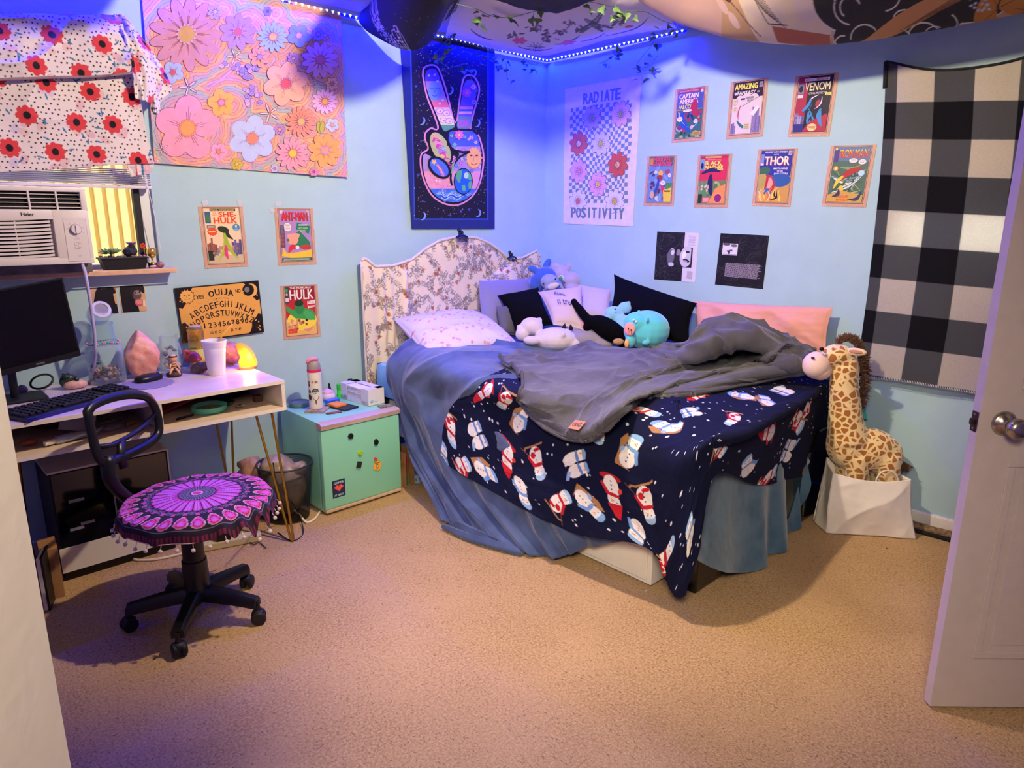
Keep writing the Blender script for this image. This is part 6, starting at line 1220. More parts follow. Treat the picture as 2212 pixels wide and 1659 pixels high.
# the cloth bunches up towards the camera's right
fold = np.exp(-((np.mod(aa+1.15+pi, 2*pi)-pi)/.42)**2)
R0 = .262*np.where(rr < .74, rr/.74*.94, .94+.07*np.sin(tt*pi/2))*ruf*(1+.10*fold*tt)
Z0 = .480-.018*(rr/.74)**2*(rr < .74)-(rr >= .74)*(.018+.052*tt**1.3)+fold*tt*.034*np.sin(aa*26)+.004*np.sin(aa*11)*np.clip(rr*1.3-.4, 0, 1)+.0035*(fbm(R0*np.cos(aa)*22+5, R0*np.sin(aa)*22+5, 4)-.5)
G = np.stack([sc.x+R0*np.cos(aa), sc.y+R0*np.sin(aa), Z0], -1)
def mandala(r, a):
    r = r*1.02; c = np.zeros(r.shape+(3,)); K = np.array(lin('#1d0f26')); c[:] = K
    mg, pk, ll, gy, dk_ = [np.array(lin(x)) for x in ('#c03aa0', '#c8489a', '#b878d8', '#6a6080', '#2a1432')]
    def put(m, col): c[m] = col
    put(r < .045, np.array(lin('#b83a70'))); put((r >= .045) & (r < .065), np.array(lin('#d890c8'))); put((r >= .065) & (r < .078), K)
    s = np.abs(((a*36/(2*pi)) % 1)-.5)*2; put((r >= .078) & (r < .19) & (s < .62), gy*1.3); put((r >= .12) & (r < .125), K); put((r >= .155) & (r < .16), K)
    s2 = np.abs(((a*28/(2*pi)) % 1)-.5)*2; w1 = .86-np.clip((r-.44)/.03, 0, 1)**2*.8; put((r >= .20) & (r < .465) & (s2 < w1), mg)
    put((r >= .22) & (r < .445) & (s2 < w1-.34) & (np.abs(((r*36) % 1)-.5) < .36), ll); put((r >= .2) & (r < .45) & (s2 < .07), pk*.55)
    put((r >= .475) & (r < .54) & (s2 > .35) & (np.sin(r*190+s2*9) > -.2), gy); put((r >= .50) & (r < .56) & (s2 < .30), pk*.8)
    s3 = ((a*28/(2*pi)) % 1)-.5; x = s3*2*pi*.70/28*(r/.70); y = r-.735; d = np.hypot(x/(.072-.02*np.clip(-y*8, 0, 1)), y/np.where(y > 0, .085, .15)); put(d < 1, np.array(lin('#d8b8a0'))); put(d < .93, pk); put(d < .68, K); put(d < .60, np.array(lin('#d8387a'))); put(d < .34, np.array(lin('#b860d0')))
    put((r > .84) & (r < .852), gy); put((r > .925) & (np.sin(a*120) > 0), np.array(lin('#7a1c40'))); return c
cv = sheet('seat_cover', G, mat(attr=True, rough=.85, bump=.2, bscale=800), mandala(rr, aa), ch, thick=.002, side=1)
b = MB(); 
for k in range(34):
    t = 2*pi*k/34+.05; rr_ = .266*(1+.018*sin(t*9+sin(t*3)*2)); f = math.exp(-((((t+1.15+pi) % (2*pi))-pi)/.42)**2); rr_ *= 1+.10*f; z = .408+f*.025*sin(t*26)
    p = Vector((sc.x+rr_*cos(t), sc.y+rr_*sin(t), z)); q = p+Vector((.010*cos(t), .010*sin(t), -.016-.006*R.random()))
    o = MB(); o.tube([p, q], .0012, 5); o.ell(q, .0072, 10, noise=.05, seed=k); o.build('pompom', mat('#e6d2cc', rough=.95, bump=.6, bscale=900), ch, smooth=True)
b = MB(); b.tube([(sc.x+.266*cos(t)*(1+.018*sin(t*9+sin(t*3)*2)), sc.y+.266*sin(t)*(1+.018*sin(t*9+sin(t*3)*2)), .410) for t in [i*2*pi/90 for i in range(20, 64)]], .0018, 5); b.build('cover_trim', mat('#dcc0bc', rough=.9), ch)
# backrest loop
BP, BN = np.array([-2.95, -.72, .70]), np.array([.6, -.8, .12])
def hb(x, y, o=0.): d = ray(x, y); return CAM+d*((BP+BN*o-CAM)@BN)/(d@BN)
def loop(pts, k=5): return catmull(np.array([hb(*p) for p in pts]+[hb(*pts[0])]), np.linspace(0, 1, len(pts)*k), 0)[:-1]
def flat_tube(b, P, w_, t_, closed=True):
    P = [V(p) for p in P]; m = len(P); N_ = V(BN).normalized(); vs = []
    for i in range(m):
        t = (P[(i+1) % m]-P[i-1]) if closed or 0 < i < m-1 else (P[min(i+1, m-1)]-P[max(i-1, 0)]); t.normalize(); s = t.cross(N_).normalized()
        for k in range(10): a_ = 2*pi*k/10; vs.append(P[i]+s*w_*cos(a_)+N_*t_*sin(a_))
    n_ = m if closed else m-1; fs = [(i*10+k, i*10+(k+1) % 10, ((i+1) % m)*10+(k+1) % 10, ((i+1) % m)*10+k) for i in range(n_) for k in range(10)]
    if not closed: fs += [tuple(range(10))[::-1], tuple((m-1)*10+k for k in range(10))]
    b.add(vs, fs)
b = MB(); flat_tube(b, loop([(189, 889), (205, 873), (240, 859), (280, 852), (315, 857), (332, 875), (342, 905), (343, 935), (325, 955), (290, 975), (255, 990), (228, 1000), (212, 985), (200, 945)]), .0175, .013); b.build('backrest_frame', PLB, ch, smooth=True)
b = MB(); flat_tube(b, [hb(*p) for p in [(212, 965), (240, 962), (275, 945), (305, 925), (335, 895)]], .009, .010, False); b.build('lumbar_bar', PLB, ch, smooth=True)
b = MB(); flat_tube(b, [hb(*p) for p in [(262, 950), (262, 985), (268, 1010)]], .020, .012, False); b.build('frame_support', PLB, ch, smooth=True)
b = MB(); P = [V(hb(232, 985)), V(hb(240, 1040)), Vector((-2.955, -.74, .43)), Vector((-2.90, -.80, .392)), Vector((-2.84, -.90, .388))]; P = catmull(np.array(P), np.linspace(0, 1, 16), 0); b.tube([tuple(p) for p in P], [.024]*5+[.022]*11, 10); b.build('back_bracket', PLB, ch, smooth=True)
# ================================================================== the bed corner
def CP(rows):
    """control points: 3 numbers = room position; (code, px, py, v) = where the sight line meets a plane of the bed (T level, L left side, F foot)"""
    f = {'T': HZ, 'L': HX, 'F': HY}
    return [[np.array(c, float) if not isinstance(c[0], str) else f[c[0]](c[1], c[2], c[3]) for c in r] for r in rows]
bed = thing('bed', 'queen bed in the corner with white drawer base and light blue sheet', 'bed', (-.76, -1.05, 0))
WB = mat('#d9d3cc', rough=.45, var=.03)
b = MB(); b.bb(-1.43, -.03, -2.0, -.09, .36, .45); b.bb(-1.44, -1.42, -2.0, -.09, .235, .37, bev=.003); b.build('side_rail', WB, bed)
b = MB(); b.bb(-1.43, -.9, -1.995, -1.25, .012, .20, bev=.004); b.bb(-1.437, -1.43, -1.975, -1.275, .03, .185, bev=.004); b.bb(-1.4375, -1.4355, -1.81, -1.795, .04, .175); b.bb(-1.4385, -1.4365, -1.95, -1.31, .155, .160); b.build('drawer', WB, bed)
b = MB(); b.bb(-1.34, -.14, -2.145, -2.01, .0, .46, bev=.01); b.build('footboard', mat('#0c0c0f', rough=.18, coat=.4), bed)
b = MB(); b.bb(-1.36, -.08, -1.2, -.12, .0, .012); b.bb(-.12, -.06, -2.0, -.12, 0, .36); b.bb(-1.0, -.94, -1.2, -.12, 0, .36); b.build('under_frame', BLK, bed)
b = MB(); b.bb(-1.49, -.05, -2.04, -.085, .45, .655, bev=.05); b.build('mattress', mat('#8ac6ea', rough=.85, bump=.2, bscale=500, var=.03), bed, smooth='auto')
b = MB(); b.bb(-1.46, -1.38, -.14, -.075, .40, .64); b.build('head_bracket', BLK, bed)
# headboard with a gathered floral cover
hx = [(775, 562), (790, 558), (812, 575), (850, 573), (890, 560), (920, 536), (950, 519), (990, 510), (1030, 513), (1060, 526), (1085, 545), (1100, 560), (1130, 556), (1160, 541), (1163, 552)]
tops = np.array([HY(x, y, -.06)[[0, 2]] for x, y in hx]); xs = np.linspace(-1.525, -.10, 430); ztop = np.interp(xs, tops[:, 0], tops[:, 1])
b = MB(); bx = np.linspace(-1.49, -.12, 30); bz = np.interp(bx, tops[:, 0], tops[:, 1])-.02
b.prism([(x, z) for x, z in zip(bx, bz)]+[(-.12, .2), (-1.49, .2)], (1, 0, 0), (0, 0, 1), (0, -.045, 0), (0, 1, 0), .03); b.build('headboard', mat('#8a8078', rough=.8), bed)
a = Art()
FLW, FLH = 1.46, .95
for k in range(430):
    x, y = R.uniform(0, FLW), R.uniform(0, FLH); an = R.uniform(0, 6.3); pts = [(x, y)]
    for j in range(7):
        an += R.uniform(-.6, .6); x += .013*cos(an); y += .013*sin(an); pts.append((x, y))
        c = R.choice(['#8a8484', '#77706f', '#9a938e', '#857a72'])
        for s in (-1, 1): a.ell(x+.009*cos(an+s*1.1), y+.009*sin(an+s*1.1), .0088, .0033, c, an+s*.9, 8)
    a.line(pts, .0016, '#8a7d74')
    if k % 2 == 0: a.petals(x, y, 5, .001, .012, .0052, R.choice(['#b0664a', '#a85a44', '#c08a5a', '#9a6a5a'])); a.ell(x, y, .004, .004, '#7a3c2c', n=6)
    else: a.petals(x, y, 5, .002, .010, .0036, '#8f8a92')
FLI = a.raster(FLW, FLH, 420, '#e2d3bc')
nz = 300; U, S = np.meshgrid(xs, np.linspace(0, 1, nz)); ZT = np.interp(U, xs, ztop); ZB = .44; Z = ZT*(1-S)+ZB*S
gather = .010*np.sin(U*70+np.sin(U*23)*2)*np.clip((U+1.1)*-4, .12, 1)*(.3+.7*S)+.006*fbm(U*14, Z*5, 4)+.010*np.exp(-((U+1.24)/.012)**2)
hang = thing('headboard_cover', 'cream floral fabric cover gathered over the arched headboard', 'headboard cover', (-.81, -.06, .44))
Y = -.052-.012*np.sqrt(np.clip(S*12, 0, 1))-gather*np.clip(S*10, .2, 1)
G = np.stack([U+.004*np.sin(Z*40), Y, Z], -1); C = samp(FLI, U+1.53, (Z-.40)+.006*np.sin(U*60), 420)
sheet('cloth', G, mat(attr=True, rough=.9, bump=.25, bscale=700), C, hang, thick=.004, side=1 if normals(G)[150, 150][1] < 0 else -1)
b = MB(); top = [(xs[i], -.058, ztop[i]-.002+.002*math.sin(i*1.3)) for i in range(0, 430, 3)]; b.tube(top, .0085, 8); b.tube([(-1.524, -.058, z) for z in np.linspace(1.22, .50, 20)], .007, 8); b.build('elastic_hem', mat('#d8cbc0', rough=.9, bump=.6, bscale=160), hang, smooth=True)
# the fold pulled up at the right and its diagonal ridge
D = CP([[('F', 1092, 562, -.085), ('F', 1120, 566, -.095), ('F', 1145, 580, -.08)], [('F', 1066, 592, -.095), ('F', 1105, 600, -.12), ('F', 1150, 606, -.09)], [('F', 1034, 610, -.09), ('F', 1085, 640, -.13), ('F', 1150, 650, -.1)]])
P = patch(D, 90, 90); P[..., 1] -= .004*np.sin(P[..., 0]*90+P[..., 2]*60); sheet('tucked_fold', P, mat(attr=True, rough=.9, bump=.25, bscale=700), samp(FLI, P[..., 0]+1.2, P[..., 2]-.9, 420), hang, thick=.006, side=1 if normals(P)[40, 40][1] < 0 else -1)
def claw(px, py, s, lab, n):
    p = V(HY(px, py, -.085)); t = thing('claw_clip', lab, 'hair clip', p, 'claw clips on the headboard cover'); b = MB()
    b.ell(p+Vector((0, .0, .028*s)), (.016*s, .012, .014*s), 12); b.ell(p+Vector((-.012*s, 0, .042*s)), (.010*s, .01, .012*s), 10); b.tube([p+Vector((x*s, -.008, .018*s-.012*s*(x/.035)**2)) for x in (-.035, -.02, 0, .02, .035)], .0055*s, 8); b.build('clip_body', mat('#08080a', rough=.15, coat=.5), t, smooth=True)
    for k in range(n): x = (-.031+.062*k/(n-1))*s; b = MB(); b.tube([p+Vector((x, -.012, .012*s)), p+Vector((x*1.03, -.020, 0)), p+Vector((x, -.016, -.016*s))], [.0028*s, .0026*s, .0014*s], 6); b.build('tooth', BLK, t, smooth=True)
claw(996, 516, 1.25, 'large black claw clip with long teeth on top of the headboard arch', 9); claw(1104, 560, 1.05, 'smaller glossy black claw clip at the right dip of the headboard', 6)

# ---- blue grey velvet blanket
VEL = mat('#36456c', rough=.85, sheen=.35, bump=.3, bscale=350, c2='#4a5a84', vscale=7)
bl = thing('velvet_blanket', 'large slate blue velvet blanket hanging over the bed sides to the floor', 'blanket', (-.9, -1.2, 0))
C = CP([
 [(-.2, -.64, .70), (-.5, -.52, .70), ('T', 1100, 744, .73), ('T', 960, 730, .765), ('T', 893, 744, .765), ('L', 850, 785, -1.505), ('L', 857, 870, -1.51), ('L', 887, 975, -1.54), ('T', 958, 1126, .012)],
 [(-.2, -.95, .69), (-.5, -.85, .69), ('T', 1150, 766, .70), ('T', 1030, 764, .73), ('T', 940, 785, .735), ('L', 908, 850, -1.52), ('L', 928, 930, -1.53), ('L', 970, 1035, -1.56), ('T', 1060, 1163, .012)],
 [(-.2, -1.3, .685), (-.5, -1.3, .685), ('T', 1230, 800, .69), ('T', 1140, 815, .70), ('T', 1045, 830, .70), ('L', 1025, 880, -1.51), ('L', 1048, 960, -1.53), ('L', 1095, 1060, -1.57), ('T', 1190, 1202, .015)],
 [(-.2, -1.7, .675), (-.5, -1.7, .675), (-.8, -1.7, .68), (-1.15, -1.7, .68), (-1.42, -1.66, .67), (-1.51, -1.65, .58), (-1.515, -1.63, .42), ('L', 1235, 1110, -1.53), ('L', 1262, 1182, -1.50)],
 [(-.2, -2.08, .66), (-.5, -2.1, .66), (-.8, -2.1, .665), (-1.15, -2.1, .67), (-1.42, -2.08, .66), (-1.505, -2.08, .56), (-1.505, -2.08, .42), ('L', 1400, 1120, -1.495), ('L', 1420, 1158, -1.49)]])
P = patch(C, 260, 240); N = normals(P); N *= np.sign(N[..., 2:3]+.35*-N[..., 0:1]+1e-6)
u = np.linspace(0, 1, 260)[None, :]*np.ones((240, 1)); v = np.linspace(0, 1, 240)[:, None]*np.ones((1, 260))
wr = .030*ridge(v*9+u*3.5+fbm(u*4, v*4, 2)*1.5, u*2.2, 11)**3+.014*ridge(v*5-u*6, u*5+v*3, 12)**2.5+.030*np.clip(u-.45, 0, 1)*np.sin(v*42+fbm(u*3, v*6, 5)*9)+.004*fbm(u*40, v*40, 7)+(.016*ridge(v*11+u*5+fbm(u*5, v*5, 9)*2, u*4+v*2, 13)**3+.010*ridge(v*20-u*3, u*7, 14)**2)*np.clip(np.exp(-(v/.20)**2)+np.clip((u-.82)*8, 0, 1), 0, 1)
wr *= np.clip(1.15-np.clip(v-.55, 0, 1)*2.6, .12, 1)
P = P+N*wr[..., None]; P[..., 2] = np.maximum(P[..., 2], .008); P[..., 1] = np.minimum(P[..., 1], -.075)
fz_ = P[..., 2] < .08
sheet('blanket_side', P, VEL, None, bl, thick=.010, side=1 if (normals(P)*N).sum() > 0 else -1)
FY = lambda x: -2.19+(x-1480)/305*.10
hem = [(1492, 1200), (1536, 1225), (1580, 1238), (1620, 1248), (1650, 1236), (1682, 1222), (1712, 1170), (1728, 1110), (1740, 1040)]
hem3 = [HY(x, y, -2.215 if x < 1700 else -2.16) for x, y in hem]
rows = []
for t, dy in ((0, .065), (.33, .055), (.66, .03), (1, 0)): rows.append([np.array([h[0], h[1]+dy, (.60 if i < 8 else .56)*(1-t)+max(.012, h[2])*t]) for i, h in enumerate(hem3)])
P = patch(rows, 200, 120); u = np.linspace(0, 1, 200)[None, :]*np.ones((120, 1)); v = np.linspace(0, 1, 120)[:, None]*np.ones((1, 200))
P[..., 1] += -.024*np.sin(u*31+v*1.5+np.sin(u*9)*1.6)*(.15+.85*v**1.5)*np.clip((u-.15)*3, .15, 1)-.010*fbm(u*14, v*5, 3); P[..., 2] = np.maximum(P[..., 2], .008)
sheet('blanket_foot', P, mat('#34546e', rough=.85, sheen=.35, bump=.3, bscale=350, c2='#48697f', vscale=8), None, bl, thick=.010, side=1 if normals(P)[60, 100][1] < 0 else -1, label='teal blue looking velvet drape at the foot')
P = patch(CP([[('T', 960, 1133, .025), ('T', 1010, 1152, .03), ('T', 1060, 1168, .028), ('T', 1120, 1188, .02)], [('T', 962, 1140, .012), ('T', 1010, 1162, .012), ('T', 1062, 1180, .012), ('T', 1130, 1196, .012)], [('T', 985, 1128, .06), ('T', 1040, 1150, .05), ('T', 1090, 1165, .04), ('T', 1140, 1180, .03)]]), 90, 40)
P[..., 2] += .008*fbm(P[..., 0]*30, P[..., 1]*30, 2); sheet('floor_fold', P, VEL, None, bl, thick=.02, side=1 if normals(P)[20, 40][2] > 0 else -1)

# ---- snowman fleece
FS = lambda px, py: ('F', px, py, -2.24+max(0, (px-1480))/305*.12)
LS = lambda px, py, x=-1.545: ('L', px, py, x)
C = CP([
 [('T', 1090, 802, .712), ('T', 1045, 822, .712), LS(1003, 853, -1.535), LS(978, 880, -1.55), LS(964, 915, -1.56), LS(958, 955, -1.57), LS(955, 995, -1.58)],
 [('T', 1150, 835, .712), ('T', 1110, 852, .71), LS(1075, 882, -1.535), LS(1060, 930), LS(1060, 980, -1.56), LS(1068, 1025, -1.58), LS(1076, 1066, -1.60)],
 [(-1.2, -1.45, .70), (-1.42, -1.45, .70), LS(1190, 925, -1.535), LS(1185, 985), LS(1195, 1040, -1.56), LS(1212, 1090, -1.57), LS(1236, 1147, -1.57)],
 [(-1.1, -1.8, .69), (-1.42, -1.8, .69), LS(1325, 960, -1.53), LS(1328, 1020), LS(1345, 1080), LS(1365, 1130), LS(1395, 1180)],
 [(-1.1, -1.85, .69), (-1.43, -2.04, .675), LS(1425, 985, -1.535), LS(1432, 1060), LS(1438, 1130, -1.54), LS(1443, 1200, -1.53), LS(1449, 1266, -1.51)],
 [(-1.0, -1.75, .69), (-1.40, -2.12, .67), LS(1474, 985, -1.54), LS(1477, 1060), LS(1478, 1140), LS(1478, 1215, -1.54), LS(1481, 1284, -1.53)],
 [(-.9, -1.72, .69), (-1.22, -2.20, .665), FS(1530, 955), FS(1522, 990), FS(1512, 1060), FS(1507, 1130), FS(1502, 1188)],
 [(-.75, -1.7, .69), (-1.03, -2.19, .665), FS(1592, 925), FS(1577, 950), FS(1560, 975), FS(1548, 1000), FS(1540, 1026)],
 [(-.6, -1.7, .69), (-.8, -2.17, .665), FS(1660, 892), FS(1655, 930), FS(1648, 970), FS(1640, 1010), FS(1633, 1046)],
 [(-.4, -1.68, .69), (-.5, -2.13, .665), FS(1725, 865), FS(1722, 905), FS(1718, 950), FS(1714, 990), FS(1710, 1031)],
 [(-.2, -1.65, .69), (-.26, -2.08, .665), FS(1768, 845), FS(1775, 885), FS(1779, 930), FS(1782, 970), FS(1783, 1012)],
 [(-.09, -1.62, .69), (-.10, -1.98, .665), FS(1800, 838), FS(1806, 885), FS(1808, 930), FS(1808, 965), FS(1806, 1000)]])
nu2, nv2 = 440, 1120; P = patch(C, nu2, nv2); N = normals(P); ref = np.array([-.6, -.6, .5]); N *= np.where((N@ref) < 0, -1, 1)[..., None]
u = np.linspace(0, 1, nu2)[None, :]*np.ones((nv2, 1)); v = np.linspace(0, 1, nv2)[:, None]*np.ones((1, nu2))
P = P+N*(.008+.010*np.clip(u*1.3, 0, 1)*np.sin(v*75+fbm(v*6, u*3, 9)*8)*(.3+.7*np.clip((v-.66)*4, 0, 1))+.006*ridge(v*16+u*5, u*5, 3)**2+.004*fbm(u*22, v*60, 4))[..., None]; P[..., 2] = np.maximum(P[..., 2], .012); P[..., 0] = np.minimum(P[..., 0], -.016)
# arc-length coordinates of the cloth, and where a sight line lands on it
Sx = np.concatenate([np.zeros((1, nu2)), np.cumsum(np.linalg.norm(np.diff(P, axis=0), axis=2), axis=0)]); Sx = Sx-Sx[240:241]; kc = np.linspace(60, nu2-1, 5).astype(int); Sk = np.stack([Sx[:, max(0, k-30):k+30].mean(1) for k in kc], 1); Sx = np.stack([np.interp(np.arange(nu2), kc, r) for r in Sk]); Sx -= Sx.min(); Tx = np.concatenate([np.zeros((nv2, 1)), np.cumsum(np.linalg.norm(np.diff(P, axis=1), axis=2), axis=1)], 1)
kr_ = np.linspace(20, nv2-21, 34).astype(int); Tk = np.stack([Tx[k-20:k+20].mean(0) for k in kr_]); Tx = np.stack([np.interp(np.arange(nv2), kr_, c_) for c_ in Tk.T], 1)
D = P-CAM; zc = D@_f; PX = 1106+CF*(D@_r)/zc; PY = 829.5-CF*(D@_u)/zc
def st(px, py):
    k = np.argmin((PX-px)**2+(PY-py)**2+np.where(u < .12, 400, 0)); return Sx.flat[k], Tx.flat[k]
SN = [(1046, 849, 1026, 864, 'R'), (1088, 869, 1080, 889, 'S'), (1127, 904, 1134, 893, 'B'), (973, 930, 977, 957, 'S'), (1031, 940, 1040, 935, 'T'), (1095, 987, 1095, 1018, 'R'), (1161, 1001, 1169, 1031, 'S'), (1000, 1007, 1013, 1000, 'S'), (1049, 1018, 1068, 1028, 'B'), (1243, 1001, 1252, 998, 'T'),
      (1129, 1065, 1135, 1085, 'N'), (1211, 1082, 1227, 1072, 'S'), (1272, 1092, 1289, 1109, 'B'), (1323, 1065, 1330, 1092, 'R'), (1296, 923, 1292, 945, 'S'), (1363, 975, 1378, 945, 'B'), (1397, 1092, 1410, 1135, 'S'), (1377, 1149, 1372, 1165, 'N'), (1394, 885, 1415, 876, 'S'), (1443, 921, 1417, 911, 'B'),
      (1506, 855, 1488, 863, 'R'), (1491, 889, 1475, 893, 'T'), (1600, 853, 1580, 850, 'B'), (1656, 865, 1640, 845, 'B'), (1690, 844, 1680, 844, 'T'), (1585, 906, 1570, 920, 'S'), (1555, 973, 1570, 992, 'S'), (1660, 936, 1647, 936, 'R'), (1725, 913, 1738, 943, 'S'), (1701, 973, 1690, 968, 'T'), (1615, 1007, 1613, 992, 'N'), (1665, 1027, 1675, 1015, 'S'),
      (1491, 1152, 1488, 1130, 'N'), (1435, 1208, 1445, 1190, 'S'), (1747, 1003, 1747, 985, 'B'), (1749, 872, 1755, 855, 'S'), (957, 985, 957, 970, 'N')]
a = Art()
Smax, Tmax = float(Sx.max()), float(Tx.max())
for k in range(620): s_ = R.choice([.0036, .0048, .0068]); a.ell(R.uniform(0, Smax), R.uniform(0, Tmax), s_, s_*R.uniform(.8, 1.2), '#dfe0ea', n=8)
def snowman(x, y, an, k, s=.125):
    c, d = cos(an), sin(an); T_ = lambda p: (x+s*(p[0]*c-p[1]*d), y+s*(p[0]*d+p[1]*c))
    e = lambda px, py, rx, ry, col, r=0.: a.ell(*T_((px, py)), rx*s, ry*s, col, an+r, 16)
    pl = lambda pts, col: a.poly([T_(p) for p in pts], col); WH = '#e9e2dc'
    # the head points along +x; the body lies behind it
    if k == 'B': pl([(-.72, -.30), (.10, -.50), (.45, -.36), (.30, -.22), (-.1, -.30), (-.55, -.06), (-.60, .25)], '#a9794f')
    if k == 'S': a.line([T_(p) for p in [(-.68, -.34), (-.60, .44), (-.50, .52)]], s*.07, '#a87850'); a.line([T_((-.3, .3)), T_((-.62, .66))], s*.03, '#7a4a3a')
    if k == 'R': e(-.55, .0, .12, .42, '#b0202a')
    if k == 'T':
        for q in (-.22, .22): e(-.15, q, .36, .22, WH); e(.25, q, .22, .19, WH); e(.40, q, .08, .19, '#7f9fd0'); e(.10, q, .07, .22, '#5f86c8'); e(.28, q*1.3, .06, .03, '#e08040')
        pl([(-.5, .1), (-.75, .35), (-.6, .4), (-.35, .2)], '#8fb0dc'); return
    e(-.22, 0, .40, .30, WH); e(.26, 0, .27, .24, WH)
    hat = {'B': '#7fa6d6', 'S': '#9fbfe0', 'R': '#c3202c', 'N': '#8fb0dc'}[k]; sc_ = {'B': '#6f98d0', 'S': '#c01c2a', 'R': '#c3202c', 'N': '#6f98d0'}[k]
    if k == 'R': pl([(.36, -.28), (.42, .28), (.86, .10), (.95, -.05)], hat)
    else: e(.46, 0, .15, .25, hat); e(.36, 0, .06, .26, '#dfe8f2')
    e(.06, 0, .07, .28, sc_); pl([(.04, .1), (-.34, .34), (-.26, .42), (.10, .24)], sc_)
    if k == 'S': e(-.30, .12, .12, .12, '#c01c2a'); e(-.48, -.1, .07, .16, '#c01c2a')
    pl([(.26, .0), (.20, .16), (.31, .03)], '#e8803a'); e(.33, -.09, .022, .022, '#222'); e(.31, .10, .022, .022, '#222')
    for q in (-.12, -.26, -.40): e(q, 0, .028, .028, '#c0283a' if k == 'N' else '#3a3440')
    if k in 'RB': e(-.15, -.32, .12, .07, '#d8402c' if k == 'R' else '#8fb0dc', .6)
for (x, y, hx_, hy_, k) in SN:
    s0_, t0_ = st(x, y); s1_, t1_ = st(hx_, hy_); an = math.atan2(t1_-t0_, s1_-s0_); snowman(s0_, t0_, an, k)
img = a.raster(Smax, Tmax, 640, '#0b0f2e')
fl = sheet('snowman_blanket', P, mat(attr=True, rough=.92, spec=.2, bump=.3, bscale=500, var=.06, vscale=50), samp(img, Sx, Tx, 640), None, thick=.006, side=1 if (normals(P)*N).sum() > 0 else -1, label='navy fleece blanket printed with snowmen hanging over the bed corner', cat='blanket')

# ---- grey plush throw
C = CP([
 [('T', 1075, 786, .73), ('T', 1180, 769, .735), ('T', 1265, 753, .74), ('T', 1390, 750, .745), ('L', 1490, 738, -.58), ('L', 1520, 701, -.47), ('L', 1605, 700, -.36), ('L', 1685, 735, -.26), ('L', 1738, 752, -.17), ('L', 1757, 785, -.12)],
 [('T', 1100, 803, .725), ('T', 1200, 787, .73), ('T', 1300, 776, .735), ('T', 1400, 772, .74), ('L', 1500, 766, -.64), ('L', 1560, 745, -.54), ('L', 1630, 746, -.44), ('L', 1690, 765, -.35), ('L', 1737, 776, -.27), ('L', 1759, 793, -.18)],
 [('T', 1125, 828, .725), ('T', 1210, 815, .73), ('T', 1310, 805, .73), ('T', 1400, 800, .73), ('T', 1475, 795, .73), ('T', 1545, 785, .73), ('T', 1610, 780, .73), ('L', 1680, 785, -.42), ('L', 1728, 791, -.33), ('L', 1760, 799, -.24)],
 [('T', 1126, 848, .725), ('L', 1185, 858, -1.54), ('T', 1260, 850, .73), ('T', 1325, 845, .73), ('T', 1375, 832, .73), ('T', 1420, 826, .725), ('T', 1510, 818, .725), ('T', 1610, 802, .725), ('L', 1705, 797, -.40), ('L', 1758, 801, -.28)],
 [('L', 1123, 862, -1.55), ('L', 1168, 895, -1.575), ('L', 1222, 920, -1.58), ('L', 1265, 922, -1.58), ('L', 1303, 905, -1.57), ('L', 1348, 872, -1.53), ('T', 1398, 853, .72), ('T', 1510, 838, .72), ('T', 1630, 817, .72), ('L', 1750, 800, -.30)],
 [('L', 1125, 872, -1.56), ('L', 1170, 918, -1.585), ('L', 1222, 946, -1.59), ('L', 1265, 951, -1.59), ('L', 1302, 936, -1.585), ('L', 1348, 892, -1.55), ('T', 1390, 865, .70), ('T', 1510, 851, .70), ('T', 1632, 828, .70), ('L', 1747, 803, -.30)]])
P = patch(C, 340, 220); N = normals(P); N *= np.where((N@np.array([-.5, -.5, .7])) < 0, -1, 1)[..., None]
u = np.linspace(0, 1, 340)[None, :]*np.ones((220, 1)); v = np.linspace(0, 1, 220)[:, None]*np.ones((1, 340))
amp = np.clip(1.25-v*1.2, .18, 1)
P = P+N*(amp*(.040*ridge(u*8+v*3+fbm(u*5, v*5, 8)*2.4, v*6-u*2, 21)**2+.026*ridge(u*15-v*5+fbm(u*6, v*6, 3)*2, v*9, 22)**2+.010*fbm(u*24, v*16, 5))+.0025*fbm(u*90, v*60, 6))[..., None]
th_ = thing('plush_throw', 'crumpled dark grey plush throw blanket with a small tan tag on top of the bed', 'blanket', (-.8, -1.4, .7)); GRY = mat('#45434b', rough=.95, sheen=.25, bump=.6, bscale=260, c2='#57555e', vscale=8)
sheet('throw', P, GRY, None, th_, thick=.012, side=1 if (normals(P)*N).sum() > 0 else -1)
b = MB(); b.tube([tuple(p) for p in P[-1, 3::3]], .008, 6); b.tube([tuple(p) for p in P[::4, 1]], .008, 6); b.build('bound_edge', mat('#4c4a50', rough=1., bump=1., bscale=160), th_, smooth=True)
D = P-CAM; zc = D@_f; PX2 = 1106+CF*(D@_r)/zc; PY2 = 829.5-CF*(D@_u)/zc
k = np.argmin((PX2-1248)**2+(PY2-920)**2); p = V(P.reshape(-1, 3)[k]); n = V(N.reshape(-1, 3)[k]); U_ = Vector((0, -1, 0)); U_ = (U_-n*U_.dot(n)).normalized(); W_ = n.cross(U_).normalized(); W_ = W_ if W_.z > 0 else -W_
U_ = (U_+W_*-.10).normalized(); p = p+n*.006
a = Art(); a.rect(-.036, -.027, .072, .054, '#5a3a20'); a.rect(-.0345, -.0255, .069, .051, '#b98348'); a.text('UGG', -.024, -.010, .048, .022, '#3a2414', bold=.02)
b = MB(); b.prism([(-.036, -.027), (.036, -.027), (.036, .027), (-.036, .027)], U_, W_, p, n, .001, col='#b98348'); a.mesh(b, p, U_, W_, n, base=.0013); b.build('leather_tag', PRINT, th_, label='tan UGG tag')

